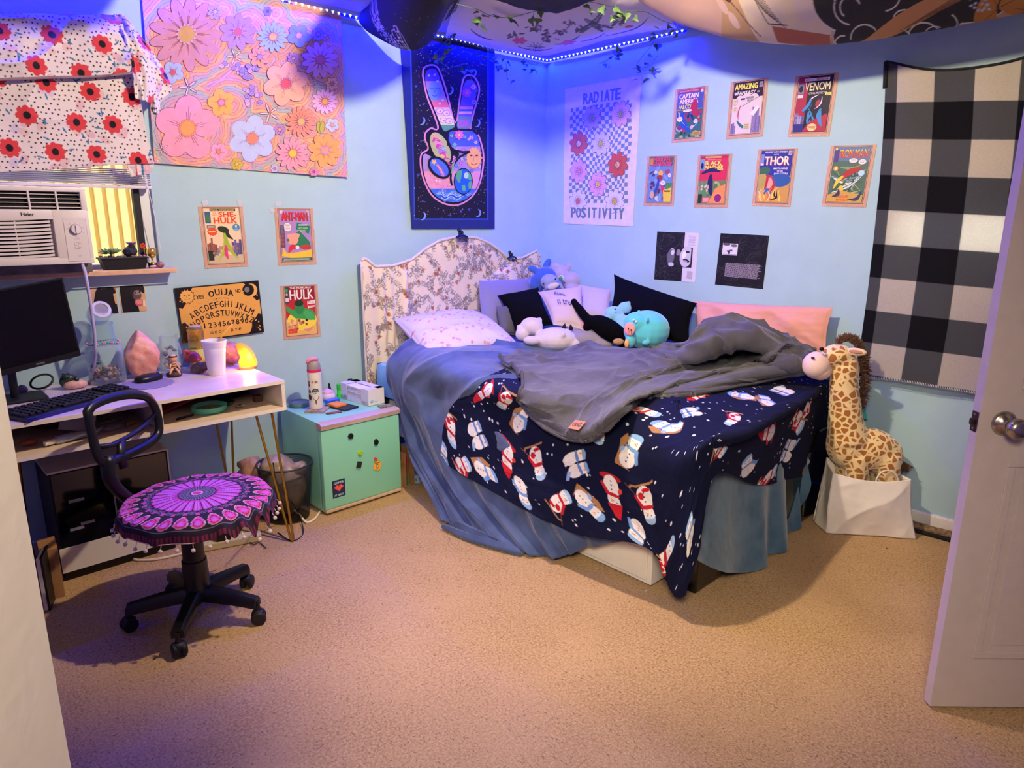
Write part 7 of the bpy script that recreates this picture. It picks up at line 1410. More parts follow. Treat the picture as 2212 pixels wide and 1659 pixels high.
# ---- pillows
HD = lambda px, py, d: CAM+ray(px, py)*d
a = Art()
for k in range(130):
    x, y = R.uniform(0, .66), R.uniform(0, .5); a.petals(x, y, 5, .0, .008, .0045, R.choice(['#d98a9a', '#d07a88', '#c89ab8'])); a.ell(x+.011, y, .004, .0018, '#8aa088', .5, 6)
    for j in range(3): a.ell(x+R.uniform(-.03, .03), y+R.uniform(-.03, .03), .0028, .0012, '#9a9ab8', R.uniform(0, 3), 5)
RI = a.raster(.66, .5, 420, '#d2c7cf')
pillow('rose_pillow', [(-1.41, -.50, .735), (-.80, -.56, .735), (-.70, -.10, .86), (-1.33, -.07, .88)], .20, mat(attr=True, rough=.85, bump=.25, bscale=500), pinch=.03, colors=lambda x, y: samp(RI, x, y, 420), nu=150, nv=110, seed=3, wr=.012, label='pale pillow printed with little pink roses at the head of the bed', cat='pillow')
pillow('grey_bolster', [HY(1048, 715, -.33), HY(1150, 735, -.30), HY(1152, 600, -.16), HY(1034, 606, -.16)], .16, mat('#7e7a86', rough=.9, bump=.3, bscale=500, sheen=.3), seed=4, pinch=.03, label='large grey backrest pillow against the headboard', cat='pillow')
pillow('charcoal_cushion', [HY(1082, 722, -.43), HY(1150, 735, -.43), HY(1125, 650, -.36), HY(1072, 662, -.36)], .09, mat('#5a5862', rough=.9, bump=.3, bscale=500), seed=14, label='dark grey cushion half hidden behind the small black cushion', cat='cushion')
pillow('black_cushion', [HD(1114, 714, 4.10), HD(1196, 703, 4.10), HD(1163, 620, 4.26), HD(1074, 638, 4.22)], .12, mat('#060608', rough=.95, spec=.1, bump=.3, bscale=400), seed=5, label='small square black cushion between the grey pillow and the white cushion', cat='cushion')
P3 = [HD(1195, 702, 4.03), HD(1268, 716, 4.00), HD(1258, 618, 4.2), HD(1162, 630, 4.2)]
lp, LF, ln_ = pillow('lettered_cushion', P3, .11, mat('#c2adab', rough=.9, bump=.2, bscale=500), seed=6, label='white square cushion with black cursive lettering', cat='cushion')
a = Art()
def script(x, y, w_, h_, seed):
    r = random.Random(seed); n = 26; return [(x+w_*i/n+.14*w_/6*math.sin(i*2.1), y+h_*(.5+.5*math.sin(i*1.35+r.random()*.8))*(1 if i % 5 else 1.6)) for i in range(n+1)]
a.text('Always', .36, .70, .48, .17, '#15131a', ang=.10, slant=.35); a.text('n true', .34, .44, .52, .15, '#15131a', ang=.10, slant=.35); 
b = MB(); nrm = V(ln_); 
if nrm.dot(V(CAM)-V(P3[0])) < 0: sg = -1
else: sg = 1
A0, AU, AV = V(P3[0]), V(P3[1])-V(P3[0]), V(P3[3])-V(P3[0])
def onp(x, y): pr = (max(0, 1-(2*x-1)**2)**.45)*(max(0, 1-(2*y-1)**2)**.45); return np.array(A0+AU*x+AV*y+nrm*sg*(.055*pr+.019))
mapmesh(a, b, onp, nrm*sg, base=.0006); o = b.build('cursive_print', PRINT, None); o.parent = lp; o.matrix_parent_inverse = Matrix.Translation(-lp.location)
pillow('white_pillow', [HD(1250, 700, 4.25), HD(1318, 700, 4.2), HD(1322, 625, 4.33), HD(1245, 612, 4.42)], .10, mat('#bdb0ba', rough=.9, bump=.2, bscale=500), seed=8, label='plain white pillow behind the lettered cushion', cat='pillow')
pillow('long_black_pillow', [HX(1308, 700, -.30), HX(1492, 750, -.24), HX(1506, 655, -.10), HX(1326, 592, -.10)], .13, mat('#060608', rough=.95, spec=.1, bump=.3, bscale=400), seed=9, nu=60, label='long black pillow leaning on the right wall', cat='pillow')
pillow('pink_pillow', [HX(1505, 740, -.13), HX(1785, 770, -.12), HX(1800, 664, -.075), HX(1498, 650, -.075)], .10, mat('#dc9c86', rough=.9, bump=.25, bscale=500), seed=10, nu=70, nv=50, wr=.02, pinch=.04, label='long peach pink pillow leaning on the right wall', cat='pillow')

# ---- soft toys
def plush(b, name, m, parent, vox=.006, s=5, **k): return remesh(b.build(name, m, parent, smooth=True, **k), vox, s)
KM = .00272   # metres per photograph pixel at the pillows
def E(b, px, py, d, rx, ry, rz=None, M=None): b.ell(V(HD(px, py, d)), (rx*KM, (rz or rx)*KM, ry*KM), 16, M)
VR = Matrix.Rotation(CYAW-pi/2, 4, 'Z')
def dots(px, py, d, r, parent, name, m): b = MB(); b.ell(V(HD(px, py, d)), (r*KM, r*KM, r*KM), 10); return b.build(name, m, parent, smooth=True)
t = thing('white_bear_toy', 'white plush bear lying on its tummy on the bed', 'soft toy', HZ(1190, 752, .72)); WPL = mat('#d0c3cb', rough=.95, sheen=.5, bump=.4, bscale=600)
b = MB(); E(b, 1200, 733, 3.98, 47, 26, 34, VR); E(b, 1235, 742, 3.97, 22, 14, 18, VR); E(b, 1148, 705, 4.02, 25, 20, 22, VR); E(b, 1128, 722, 4.0, 15, 15, 12, VR); E(b, 1122, 708, 4.0, 7, 8, 6); E(b, 1165, 692, 4.02, 7, 7, 6); E(b, 1150, 735, 3.93, 20, 10, 12, VR); E(b, 1216, 724, 3.90, 7, 8, 6); plush(b, 'body', WPL, t)
t = thing('blue_pig_toy', 'round turquoise plush pig with a pink snout on the bed', 'soft toy', HZ(1395, 750, .74)); BPL = mat('#5cc6dc', rough=.95, sheen=.5, bump=.3, bscale=600)
b = MB(); E(b, 1397, 713, 3.82, 48, 41, 42, VR); E(b, 1374, 697, 3.77, 26, 22, 24, VR); E(b, 1362, 735, 3.74, 12, 16, 10); E(b, 1380, 677, 3.76, 5, 8, 3); E(b, 1399, 690, 3.70, 5, 8, 3); E(b, 1396, 740, 3.70, 12, 6, 6); plush(b, 'body', BPL, t)
b = MB(); b.ell(V(HD(1360, 711, 3.70)), (11.5*KM, 4*KM, 13.5*KM), 18, VR @ Matrix.Rotation(-.5, 4, 'Z')); b.build('snout', mat('#ee9a94', rough=.9, sheen=.4), t, smooth=True)
for (x, y) in ((1357.5, 710), (1363, 713)): b = MB(); b.ell(V(HD(x, y, 3.675)), (1.3*KM, 1.2*KM, 2.2*KM), 8, VR); b.build('nostril', BLK, t, smooth=True)
for (x, y) in ((1369, 691), (1374, 695)): b = MB(); b.ell(V(HD(x, y, 3.70)), (2.6*KM, 1.6*KM, 2.2*KM), 10, VR); b.build('eye', mat('#e8e4ea', rough=.6), t, smooth=True); 
b = MB(); b.ell(V(HD(1354, 742, 3.70)), (5*KM, 4*KM, 9*KM), 12, VR); b.build('foot_patch', mat('#e0b070', rough=.9), t, smooth=True)
t = thing('grey_cat_cushion_toy', 'soft grey plush with two little black ears lying between the toys', 'soft toy', HZ(1270, 752, .73))
b = MB(); E(b, 1268, 732, 4.0, 50, 20, 26, VR); E(b, 1235, 722, 4.02, 22, 16, 18, VR); E(b, 1300, 742, 3.97, 26, 12, 20, VR); plush(b, 'body', mat('#8d8690', rough=.95, sheen=.5, bump=.3, bscale=600), t)
for (x, y, r) in ((1219, 704, .4), (1233, 706, -.3)): b = MB(); b.lathe([(4.5*KM, -5*KM), (3*KM, 1*KM), (.3*KM, 6*KM)], V(HD(x, y, 3.96)), 10, Matrix.Rotation(r, 4, 'Y')); b.build('ear', mat('#141318', rough=.9), t, smooth=True)
t = thing('black_long_toy', 'long floppy black plush lying across the cushions', 'soft toy', HZ(1340, 752, .73))
b = MB(); path = [(1240, 653, 4.05, 7), (1252, 668, 4.0, 9), (1270, 690, 3.97, 11), (1295, 700, 3.95, 20), (1320, 715, 3.93, 22), (1342, 728, 3.92, 18)]; Pp = catmull(np.array([list(HD(x, y, d))+[r*KM] for x, y, d, r in path]), np.linspace(0, 1, 24), 0)
b.tube([tuple(p[:3]) for p in Pp], [float(p[3]) for p in Pp], 16); E(b, 1240, 652, 4.05, 7.5, 7.5, 7.5); E(b, 1345, 732, 3.92, 18, 18, 14, VR); E(b, 1268, 706, 3.97, 9, 10, 9); plush(b, 'body', mat('#050507', rough=1., spec=.1, bump=1, bscale=200), t)
b = MB(); E(b, 1336, 738, 3.85, 12, 7, 6, VR); b.build('tan_patch', mat('#b08a5a', rough=1., bump=1.5, bscale=120), t, smooth=True)
b = MB(); E(b, 1262, 700, 4.01, 9, 14, 8, VR); plush(b, 'pink_toy', mat('#d89a9a', rough=.95, sheen=.4), None, label='small dusty pink plush peeking out under the lettered cushion', cat='soft toy')
t = thing('light_blue_toy', 'crumpled light blue plush elephant in front of the long black pillow', 'soft toy', HZ(1335, 740, .75)); LB = mat('#86c2dc', rough=.95, sheen=.6, bump=.8, bscale=160)
b = MB(); E(b, 1325, 678, 4.0, 20, 17, 16, VR); E(b, 1350, 665, 4.0, 15, 13, 8, VR @ Matrix.Rotation(.5, 4, 'Y')); E(b, 1345, 692, 3.98, 20, 13, 14, VR); E(b, 1310, 690, 3.98, 9, 8, 7); E(b, 1340, 710, 3.96, 18, 14, 14, VR); E(b, 1357, 655, 4.0, 8, 5, 4); plush(b, 'body', LB, t)
dots(1329, 668, 3.93, 1.6, t, 'eye', BLK)
t = thing('blue_shark_toy', 'blue plush shark with a grey face on the pillows in the corner', 'soft toy', HD(1185, 640, 4.42)); 
b = MB(); E(b, 1178, 600, 4.45, 30, 26, 24, VR); E(b, 1160, 612, 4.47, 20, 24, 18, VR); b.ell(V(HD(1152, 582, 4.42)), (15*KM, 4*KM, 9*KM), 14, VR @ Matrix.Rotation(.3, 4, 'Y')); b.ell(V(HD(1182, 570, 4.45)), (9*KM, 5*KM, 15*KM), 14, VR @ Matrix.Rotation(.55, 4, 'Y')); plush(b, 'body', mat('#3c5fc0', rough=.95, sheen=.5, bump=.3, bscale=600), t)
b = MB(); E(b, 1187, 609, 4.37, 21, 19, 18, VR); E(b, 1192, 622, 4.34, 16, 11, 14, VR); b.build('face', mat('#8f98b8', rough=.95, sheen=.4), t, smooth=True); 
b = MB(); b.ell(V(HD(1195, 618, 4.30)), (15*KM, 6*KM, 8*KM), 16, VR @ Matrix.Rotation(-.35, 4, 'Y')); b.build('muzzle', mat('#c4bccb', rough=.95), t, smooth=True)
for (x, y) in ((1174, 613), (1200, 603)): dots(x, y, 4.29, 2., t, 'eye', BLK)
t = thing('grey_elephant_toy', 'pale grey plush elephant with a large green eye patch beside the shark', 'soft toy', HD(1230, 640, 4.45)); LG = mat('#a9a0bc', rough=.95, sheen=.5, bump=.3, bscale=600)
b = MB(); E(b, 1232, 607, 4.42, 24, 23, 22, VR); E(b, 1210, 590, 4.46, 20, 20, 18, VR); b.ell(V(HD(1226, 578, 4.45)), (9*KM, 5*KM, 12*KM), 14, VR); b.ell(V(HD(1198, 578, 4.48)), (10*KM, 5*KM, 14*KM), 14, VR @ Matrix.Rotation(.4, 4, 'Y')); E(b, 1236, 624, 4.38, 17, 11, 12, VR); plush(b, 'body', LG, t)
b = MB(); E(b, 1212, 601, 4.32, 7, 7, 3, VR); b.build('eye_ring', mat('#d8d4e0', rough=.8), t, smooth=True); b = MB(); E(b, 1211, 601, 4.305, 5, 5, 2.5, VR); b.build('green_eye', mat('#2f8a6a', rough=.3), t, smooth=True); dots(1220, 611, 4.32, 1.8, t, 'eye', BLK)
b = MB(); b.tube([V(HD(1208, 608, 4.33)), V(HD(1214, 622, 4.30)), V(HD(1224, 632, 4.30))], [5*KM, 4*KM, 3*KM], 10); b.build('arm', mat('#7f88a0', rough=.9), t, smooth=True)

# ---- giraffe in a paper bag
def giraffe_skin():
    m = mat('#e8c98e', rough=.95, sheen=.5, bump=.4, bscale=500).copy(); nt = m.node_tree; N_ = nt.nodes; L = nt.links; bs = N_['Principled BSDF']; tc = N_.new('ShaderNodeTexCoord')
    nz_ = N_.new('ShaderNodeTexNoise'); nz_.inputs['Scale'].default_value = 18; mxv = N_.new('ShaderNodeVectorMath'); mxv.operation = 'MULTIPLY_ADD'; mxv.inputs[1].default_value = (.022, .022, .022)
    L.new(tc.outputs['Object'], nz_.inputs['Vector']); L.new(nz_.outputs['Color'], mxv.inputs[0]); L.new(tc.outputs['Object'], mxv.inputs[2])
    v = N_.new('ShaderNodeTexVoronoi'); v.feature = 'DISTANCE_TO_EDGE'; v.inputs['Scale'].default_value = 32; L.new(mxv.outputs[0], v.inputs['Vector'])
    cr_ = N_.new('ShaderNodeMapRange'); cr_.inputs[1].default_value = .115; cr_.inputs[2].default_value = .155; L.new(v.outputs['Distance'], cr_.inputs[0])
    mx = N_.new('ShaderNodeMix'); mx.data_type = 'RGBA'; mx.inputs['A'].default_value = (*lin('#efd39c'), 1); mx.inputs['B'].default_value = (*lin('#a4662a'), 1); L.new(cr_.outputs[0], mx.inputs['Factor']); L.new(mx.outputs['Result'], bs.inputs['Base Color']); return m
GS = giraffe_skin(); KG = .00232
t = thing('giraffe_toy', 'tall plush giraffe standing in a white paper bag by the bed', 'soft toy', (-.30, -2.38, .05))
GN = np.array([-.8, -.6, 0]); GC = np.array([-.170, -2.358, 0])
def G3(px, py, x=-.33): d = ray(px, py); o = (-.33-x); return V(CAM+d*((GC+GN*o-CAM)@GN)/(d@GN))
b = MB(); GR = Matrix.Rotation(.64, 4, 'Z')
def EG(px, py, ry, rz, x=-.33, rx=None, rot=0.): b.ell(G3(px, py, x), ((rx or ry)*KG, ry*KG, rz*KG), 16, GR @ Matrix.Rotation(rot, 4, 'X'))
EG(1808, 768, 31, 24, rx=25); EG(1825, 790, 26, 28, rx=24)
nk = [(1826, 790, 27), (1822, 830, 27), (1825, 870, 30), (1826, 910, 34), (1832, 950, 42)]; b.tube([G3(x, y) for x, y, r in nk], [r*KG*1.0 for x, y, r in nk], 18)
EG(1832, 960, 44, 50, rx=38); EG(1882, 970, 56, 44, rx=38, rot=.25); EG(1910, 985, 36, 42, rx=34)
for (px, dx) in ((1850, .035), (1918, .035), (1826, -.035), (1900, -.035)): b.tube([G3(px, 985, -.33-dx), G3(px+2, 1040, -.34-dx), G3(px+2, 1105, -.34-dx)], [25*KG, 20*KG, 18*KG], 14)
plush(b, 'body', GS, t, vox=.007, s=8)
b = MB(); b.ell(G3(1763, 789, -.34), (26*KG, 27*KG, 28*KG), 20); b.ell(G3(1772, 800, -.34), (22*KG, 22*KG, 20*KG), 16); b.build('muzzle', mat('#e9c9bc', rough=.95, sheen=.4, bump=.3, bscale=600), t, smooth=True)
for (x, y, r) in ((1756, 773, 3.),): b = MB(); b.ell(G3(x, y, -.39), (2*KG, r*1.3*KG, r*.8*KG), 10); b.build('nostril', mat('#4a2018', rough=.7), t, smooth=True)
b = MB(); b.ell(G3(1775, 754, -.385), (4.5*KG, 5*KG, 4*KG), 12); b.build('eye', mat('#0a0a0c', rough=.1), t, smooth=True)
for (dx, m_) in ((-.05, 1), (.05, 1)):
    b = MB(); b.ell(G3(1848, 760, -.33+dx), (4*KG, 22*KG, 8*KG), 14, Matrix.Rotation(-.05, 4, 'X')); e_ = b.build('ear', mat('#e6c8a0', rough=.95), t, smooth=True); b = MB(); b.ell(G3(1849, 760, -.335+dx), (4*KG, 15*KG, 4.5*KG), 12); b.build('inner_ear', mat('#b8846a', rough=.95), e_, smooth=True)
b = MB(); mp = [(1812, 742), (1832, 736), (1850, 748), (1860, 780), (1862, 820), (1856, 860), (1846, 880)]; mpp = catmull(np.array([np.array(G3(*q, -.30)) for q in mp]), np.linspace(0, 1, 40), 0)
for i, p in enumerate(mpp):
    for j in range(20):
        d = Vector((R.uniform(-.6, .6), R.uniform(-.9, .1) if i > 8 else R.uniform(-.6, .5), R.uniform(.5, 1.2) if i < 16 else R.uniform(-.5, .6))).normalized(); q = V(p)+Vector((R.uniform(-.022, .022), R.uniform(-.006, .006), 0)); b.tube([q, q+d*.022, q+d*R.uniform(.034, .046)+Vector((0, 0, -.004))], [.0028, .0022, .0006], 4)
b.build('mane', mat('#6a4a34', rough=.9), t)
b = MB(); b.tube([G3(1940, 985, -.33), G3(1950, 1000, -.33)], .007, 8); b.build('tail', GS, t, smooth=True)
b = MB()
for j in range(70): p = G3(1948, 996, -.33); d = Vector((R.uniform(-.3, .3), R.uniform(-.7, 0), R.uniform(-1, -.2))).normalized(); b.tube([p, p+d*.03, p+d*R.uniform(.045, .06)], [.003, .0025, .0008], 4)
b.build('tail_tuft', mat('#5a3c28', rough=.9), t)
bg = thing('paper_bag', 'white paper shopping bag holding the giraffe', 'bag', (-.26, -2.40, .002)); PAP = mat('#e6ded6', rough=.7, bump=.3, bscale=14, var=.03)
f0_, f1_, l0_ = V(HZ(1786, 1151, .004)), V(HZ(1968, 1161, .004)), V(HZ(1759, 1128, .004)); dpt = l0_-f0_; dpt = Vector((.13, .09, 0)); up = Vector((0, 0, 1))
tf0, tf1 = V(HX(1800, 1026, f0_.x+.02)), V(HX(1966, 1050, f1_.x)); tb0 = V(HX(1781, 1019, f0_.x+.03)); B0, B1 = f0_+dpt, f1_+dpt; tB0, tB1 = tf0+dpt*.95, tf1+dpt*.95
tf0.z, tf1.z = .300, .285; tB0.z, tB1.z = .325, .300
def crease(P_, s): u_ = np.linspace(0, 1, P_.shape[1])[None]; v_ = np.linspace(0, 1, P_.shape[0])[:, None]; return P_+np.array([-.7, -.55, 0])*((.008*ridge(u_*2.6+v_*1.3, v_*2.2+u_, s)**2+.006*fbm(u_*6, v_*6, s))*np.minimum(1, np.minimum(u_, 1-u_)*9)*np.minimum(1, v_*7+.35))[..., None]
Pf = crease(patch([[tf0, tf0*.67+tf1*.33+Vector((-.0, 0, -.02)), tf0*.33+tf1*.67+Vector((0, 0, -.022)), tf1], [tf0*.5+f0_*.5+Vector((-.02, 0, 0)), (tf0*.67+tf1*.33+f0_*.67+f1_*.33)*.5+Vector((-.02, -.02, 0)), (tf0*.33+tf1*.67+f0_*.33+f1_*.67)*.5+Vector((-.02, -.02, 0)), tf1*.5+f1_*.5], [f0_, f0_*.67+f1_*.33, f0_*.33+f1_*.67, f1_+Vector((.0, -.02, 0))]], 60, 50), 5)
sheet('front_panel', Pf, PAP, None, bg, thick=.0015)
Pl = crease(patch([[tB0, tf0*.5+tB0*.5+Vector((.03, .02, -.01)), tf0], [tB0*.5+l0_*.5, (tf0+f0_)*.25+(tB0+l0_)*.25+Vector((.02, .01, 0)), tf0*.5+f0_*.5+Vector((-.02, 0, 0))], [l0_, l0_*.5+f0_*.5, f0_]], 30, 50), 8); sheet('side_panel', Pl, PAP, None, bg, thick=.0015)
sheet('back_panel', patch([[tB0, (tB0+tB1)*.5, tB1], [l0_+dpt*.2, (B0+B1)*.5, B1]], 20, 20), PAP, None, bg, thick=.0015); sheet('side_panel', patch([[tB1, (tB1+tf1)*.5+Vector((-.03, .02, 0)), tf1], [B1, (B1+f1_)*.5, f1_]], 12, 20), PAP, None, bg, thick=.0015)
b = MB(); hpx = [(1893, 1068), (1892, 1042), (1900, 1024), (1915, 1016), (1932, 1022), (1940, 1038), (1941, 1068)]; hz_ = [V(HX(x, y, -.235-(x-1893)*-.001)) for x, y in hpx]; b.tube([tuple(p) for p in catmull(np.array([G3(x, y, -.33-.100) for x, y in hpx]), np.linspace(0, 1, 30), 0)], .0042, 8); b.build('handle', mat('#e4d8cc', rough=.7), bg, smooth=True)
b = MB(); b.prism([(0, 0), (.05, -.01), (.07, -.07), (.03, -.06), (.0, -.09)], (0, -1, 0), (0, 0, 1), V(HX(1845, 872, -.05)), (1, 0, 0), .006); b.build('teal_cloth', mat('#4cc0b8', rough=.85), label='bit of teal cloth showing behind the giraffe neck', cat='cloth')

# ---- books and boxes between fridge and bed
for (nm, lab, cat, c, d, rz, m_) in (
  ('magazine', 'red and green magazine leaning between the fridge and the bed', 'magazine', (-1.515, -.335, .175), (.010, .17, .23), .08, mat('#b02a34', rough=.4, c2='#3a8a50', vscale=9)),
  ('flat_box', 'flattened cardboard box standing between the fridge and the bed', 'box', (-1.545, -.36, .10), (.012, .16, .20), .06, mat('#a67c52', rough=.85, var=.2)),
  ('flat_box', 'second flattened cardboard box nearest the fridge side', 'box', (-1.572, -.36, .085), (.012, .15, .17), .02, mat('#b58a5e', rough=.85, var=.2)),
  ('flat_box', 'third cardboard box leaning beside the magazine', 'box', (-1.492, -.34, .09), (.012, .18, .18), .14, mat('#8c6640', rough=.85, var=.2)),
  ('blue_book', 'thin blue patterned book beside the cardboard under the bed edge', 'book', (-1.466, -.38, .085), (.012, .14, .17), .2, mat('#2c4a86', rough=.5, c2='#9ab0d0', vscale=40)),
  ('storage_box', 'tan cardboard storage box under the bed edge', 'box', (-1.36, -.52, .09), (.12, .2, .16), 0, mat('#8a6c4a', rough=.85, var=.15))):
    b = MB(); b.box((c[0], c[1], d[2]/2+.002), d, rz=rz, bev=.001); b.build(nm, m_, label=lab, cat=cat)
# ================================================================== window cloths and ceiling cloths
# dotted flower blanket over the desk window
def CY(rows): return [[HY(p[0], p[1], p[2]) for p in r] for r in rows]
a = Art(); CW, CH = 1.15, .95
for i in range(62):
    for j in range(52):
        if R.random() < .86: a.ell(.01+i*.0187+(j % 2)*.009+R.uniform(-.004, .004), .01+j*.0187+R.uniform(-.004, .004), .0036, .0036, '#1a1620', n=8)
fp = [(x*.155+.06+(y % 2)*.075+R.uniform(-.015, .015), y*.125+.05+R.uniform(-.012, .012)) for x in range(8) for y in range(8)]
b2 = Art(); 
for (x, y) in fp:
    for k in range(4): b2.ell(x+R.uniform(-.05, .05), y+.04+R.uniform(-.04, .03), .020, .014, R.choice(['#e0bccb', '#d8c8e4', '#e4c4c8']), R.uniform(0, 3))
b2.p += a.p
for (x, y) in fp:
    for k in range(8): an = 2*pi*k/8+x*9; b2.ell(x+.023*cos(an), y+.023*sin(an), .0145, .012, '#d8404a', an, 10)
    b2.ell(x, y, .026, .026, '#d8404a'); b2.ell(x, y, .0125, .014, '#16121a')
    for k in range(3): an = R.uniform(0, 6.3); b2.ell(x+.058*cos(an), y+.052*sin(an), .013, .0035, '#3a80b0', R.uniform(0, 3), 8)
DI = b2.raster(CW, CH, 620, '#e8dde2')
FL = mat(attr=True, rough=.95, sheen=.5, bump=.4, bscale=500, transl=.12)
cu = thing('dotted_blanket', 'white blanket with red flowers and black dots hung over the desk window', 'blanket', (-2.95, -.12, 1.6))
def drape(name, rows, n, m_, off=(0, 0), amp=.006, seed=1, thick=.006):
    P = patch(rows, n, m_); u_ = np.linspace(0, 1, n)[None, :]*np.ones((m_, 1)); v_ = np.linspace(0, 1, m_)[:, None]*np.ones((1, n))
    P[..., 1] -= amp*(np.sin(u_*17+fbm(u_*3, v_*3, seed)*6)*.5+2*ridge(u_*3+v_*2, v_*2-u_, seed)**2+fbm(u_*9, v_*9, seed))
    return sheet(name, P, FL, samp(DI, P[..., 0]+3.6+off[0], 2.25-P[..., 2]+off[1], 620), cu, thick=thick, side=1 if normals(P)[m_//2, n//2][1] < 0 else -1)
drape('lower_panel', CY([[(-80, 140, -.10), (40, 140, -.10), (140, 140, -.105), (235, 140, -.11), (280, 150, -.12)], [(-80, 230, -.12), (40, 228, -.115), (150, 225, -.115), (255, 225, -.12), (302, 222, -.13)], [(-80, 300, -.14), (40, 298, -.12), (160, 294, -.12), (270, 290, -.125), (316, 290, -.13)], [(-90, 376, -.15), (30, 370, -.13), (140, 364, -.13), (250, 356, -.13), (332, 353, -.13)]]), 460, 320, seed=2)
drape('top_flap', CY([[(-80, 28, -.03), (40, 30, -.03), (120, 32, -.03), (200, 33, -.03), (250, 32, -.04)], [(-80, 45, -.10), (40, 45, -.10), (130, 44, -.10), (210, 45, -.11), (262, 50, -.12)], [(-80, 110, -.15), (40, 110, -.145), (130, 108, -.14), (215, 104, -.15), (276, 104, -.16)], [(-80, 172, -.16), (40, 168, -.15), (120, 165, -.15), (210, 163, -.15), (284, 156, -.17)]]), 440, 190, off=(-.12, .30), seed=5, amp=.010)
drape('side_drape', CY([[(246, 32, -.05), (254, 33, -.045), (264, 38, -.04)], [(262, 75, -.13), (280, 62, -.11), (305, 85, -.06)], [(276, 120, -.15), (305, 112, -.14), (342, 135, -.07)], [(284, 165, -.16), (322, 165, -.15), (366, 192, -.08)], [(290, 212, -.15), (318, 222, -.14), (344, 222, -.08)]]), 140, 190, off=(-.3, .1), seed=7, amp=.012)
drape('tail_fold', CY([[(322, 195, -.12), (333, 200, -.13), (345, 200, -.10)], [(325, 222, -.12), (334, 226, -.13), (345, 228, -.10)], [(330, 242, -.12), (336, 246, -.125), (343, 240, -.11)]]), 40, 50, off=(-.45, .0), seed=9, amp=.006)
drape('lower_fold', CY([[(272, 352, -.122), (300, 350, -.125), (333, 350, -.125)], [(277, 366, -.12), (302, 366, -.122), (328, 365, -.12)], [(283, 382, -.12), (303, 378, -.12), (322, 376, -.12)]]), 60, 40, off=(-.2, .4), seed=11, amp=.003)
b = MB(); P = CY([[(-80, 174, -.165), (40, 170, -.156), (120, 167, -.156), (210, 165, -.156), (284, 158, -.176)]])[0]; b.tube([tuple(p) for p in catmull(np.array(P), np.linspace(0, 1, 40), 0)], .005, 8); b.build('hem', mat('#8a7480', rough=.95, bump=.6, bscale=200), cu, smooth=True)

# checked blanket over the right window
pb = thing('checked_blanket', 'black and white checked blanket hung over the right window', 'blanket', (-.04, -2.6, .7))
def CX(rows): return [[HX(p[0], p[1], p[2]) for p in r] for r in rows]
C = CX([[(1915, 133, -.035), (2005, 150, -.05), (2110, 146, -.05), (2212, 124, -.04), (2330, 70, -.04)], [(1908, 300, -.03), (2002, 310, -.045), (2103, 318, -.04), (2212, 325, -.045), (2330, 330, -.04)], [(1893, 470, -.03), (1985, 480, -.04), (2088, 497, -.04), (2200, 515, -.045), (2330, 540, -.04)], [(1873, 650, -.03), (1965, 662, -.05), (2070, 682, -.04), (2190, 705, -.05), (2330, 740, -.04)], [(1850, 812, -.035), (1948, 822, -.055), (2050, 838, -.045), (2160, 860, -.055), (2330, 905, -.045)]])
P = patch(C, 340, 560); u_ = np.linspace(0, 1, 340)[None, :]*np.ones((560, 1)); v_ = np.linspace(0, 1, 560)[:, None]*np.ones((1, 340)); P[..., 0] -= .006*fbm(u_*7, v_*5, 3)+.005*np.sin(u_*14+v_*2)
um = -(P[..., 1]-P[:, :1, 1]); vm = (P[:1, :, 2]-P[..., 2]); ci = np.floor((um+.100)/.1535).astype(int); zz = P[..., 2]; zz = zz+.095*(-P[..., 1]-2.24)*(zz-.72)/1.25; ri = np.maximum(0, np.floor((2.126-zz)/.1562)).astype(int)
ca = np.clip(np.abs(((um+.100)/.1535+.5) % 2-1)*2-1, -.05, .05)/.05; ca = np.sin(pi*((um+.100)/.1535-.0))*-40; ra = np.sin(pi*(2.126-zz)/.1562)*40; ca, ra = np.clip(ca, -1, 1)*.5+.5, np.where(zz > 2.12, 1, np.clip(ra, -1, 1)*.5+.5)
wt, bk_, gr_ = np.array(lin('#ddd6c6')), np.array(lin('#101114')), np.array(lin('#5c5f60')); A_, B_ = ca[..., None], ra[..., None]; cc_ = wt*A_*B_+gr_*(A_*(1-B_)+B_*(1-A_))+bk_*(1-A_)*(1-B_)
n2 = (np.random.RandomState(3).rand(*um.shape)-.5)[..., None]; cc_ = np.clip(cc_*(1+.14*n2), 0, 1)
sheet('cloth', P, mat(attr=True, rough=.95, bump=.3, bscale=700, transl=.5), cc_, pb, thick=.005, side=1 if normals(P)[100, 100][0] < 0 else -1)
b = MB()
for k in range(0, 338, 3): p = V(P[-1, k]); b.tube([p+Vector((-.004, 0, .006)), p+Vector((-.006, 0, -.004)), p+Vector((.002, -.002, -.008))], .0016, 4)
b.build('bottom_stitching', mat('#c8c8c0', rough=.9), pb); b = MB(); b.tube([tuple(P[0, k]) for k in range(0, 340, 6)], .006, 6); b.tube([tuple(P[k, 0]) for k in range(0, 50, 6)], .011, 6); b.build('top_binding', mat('#1a1c20', rough=.95, bump=1, bscale=200), pb, smooth=True)

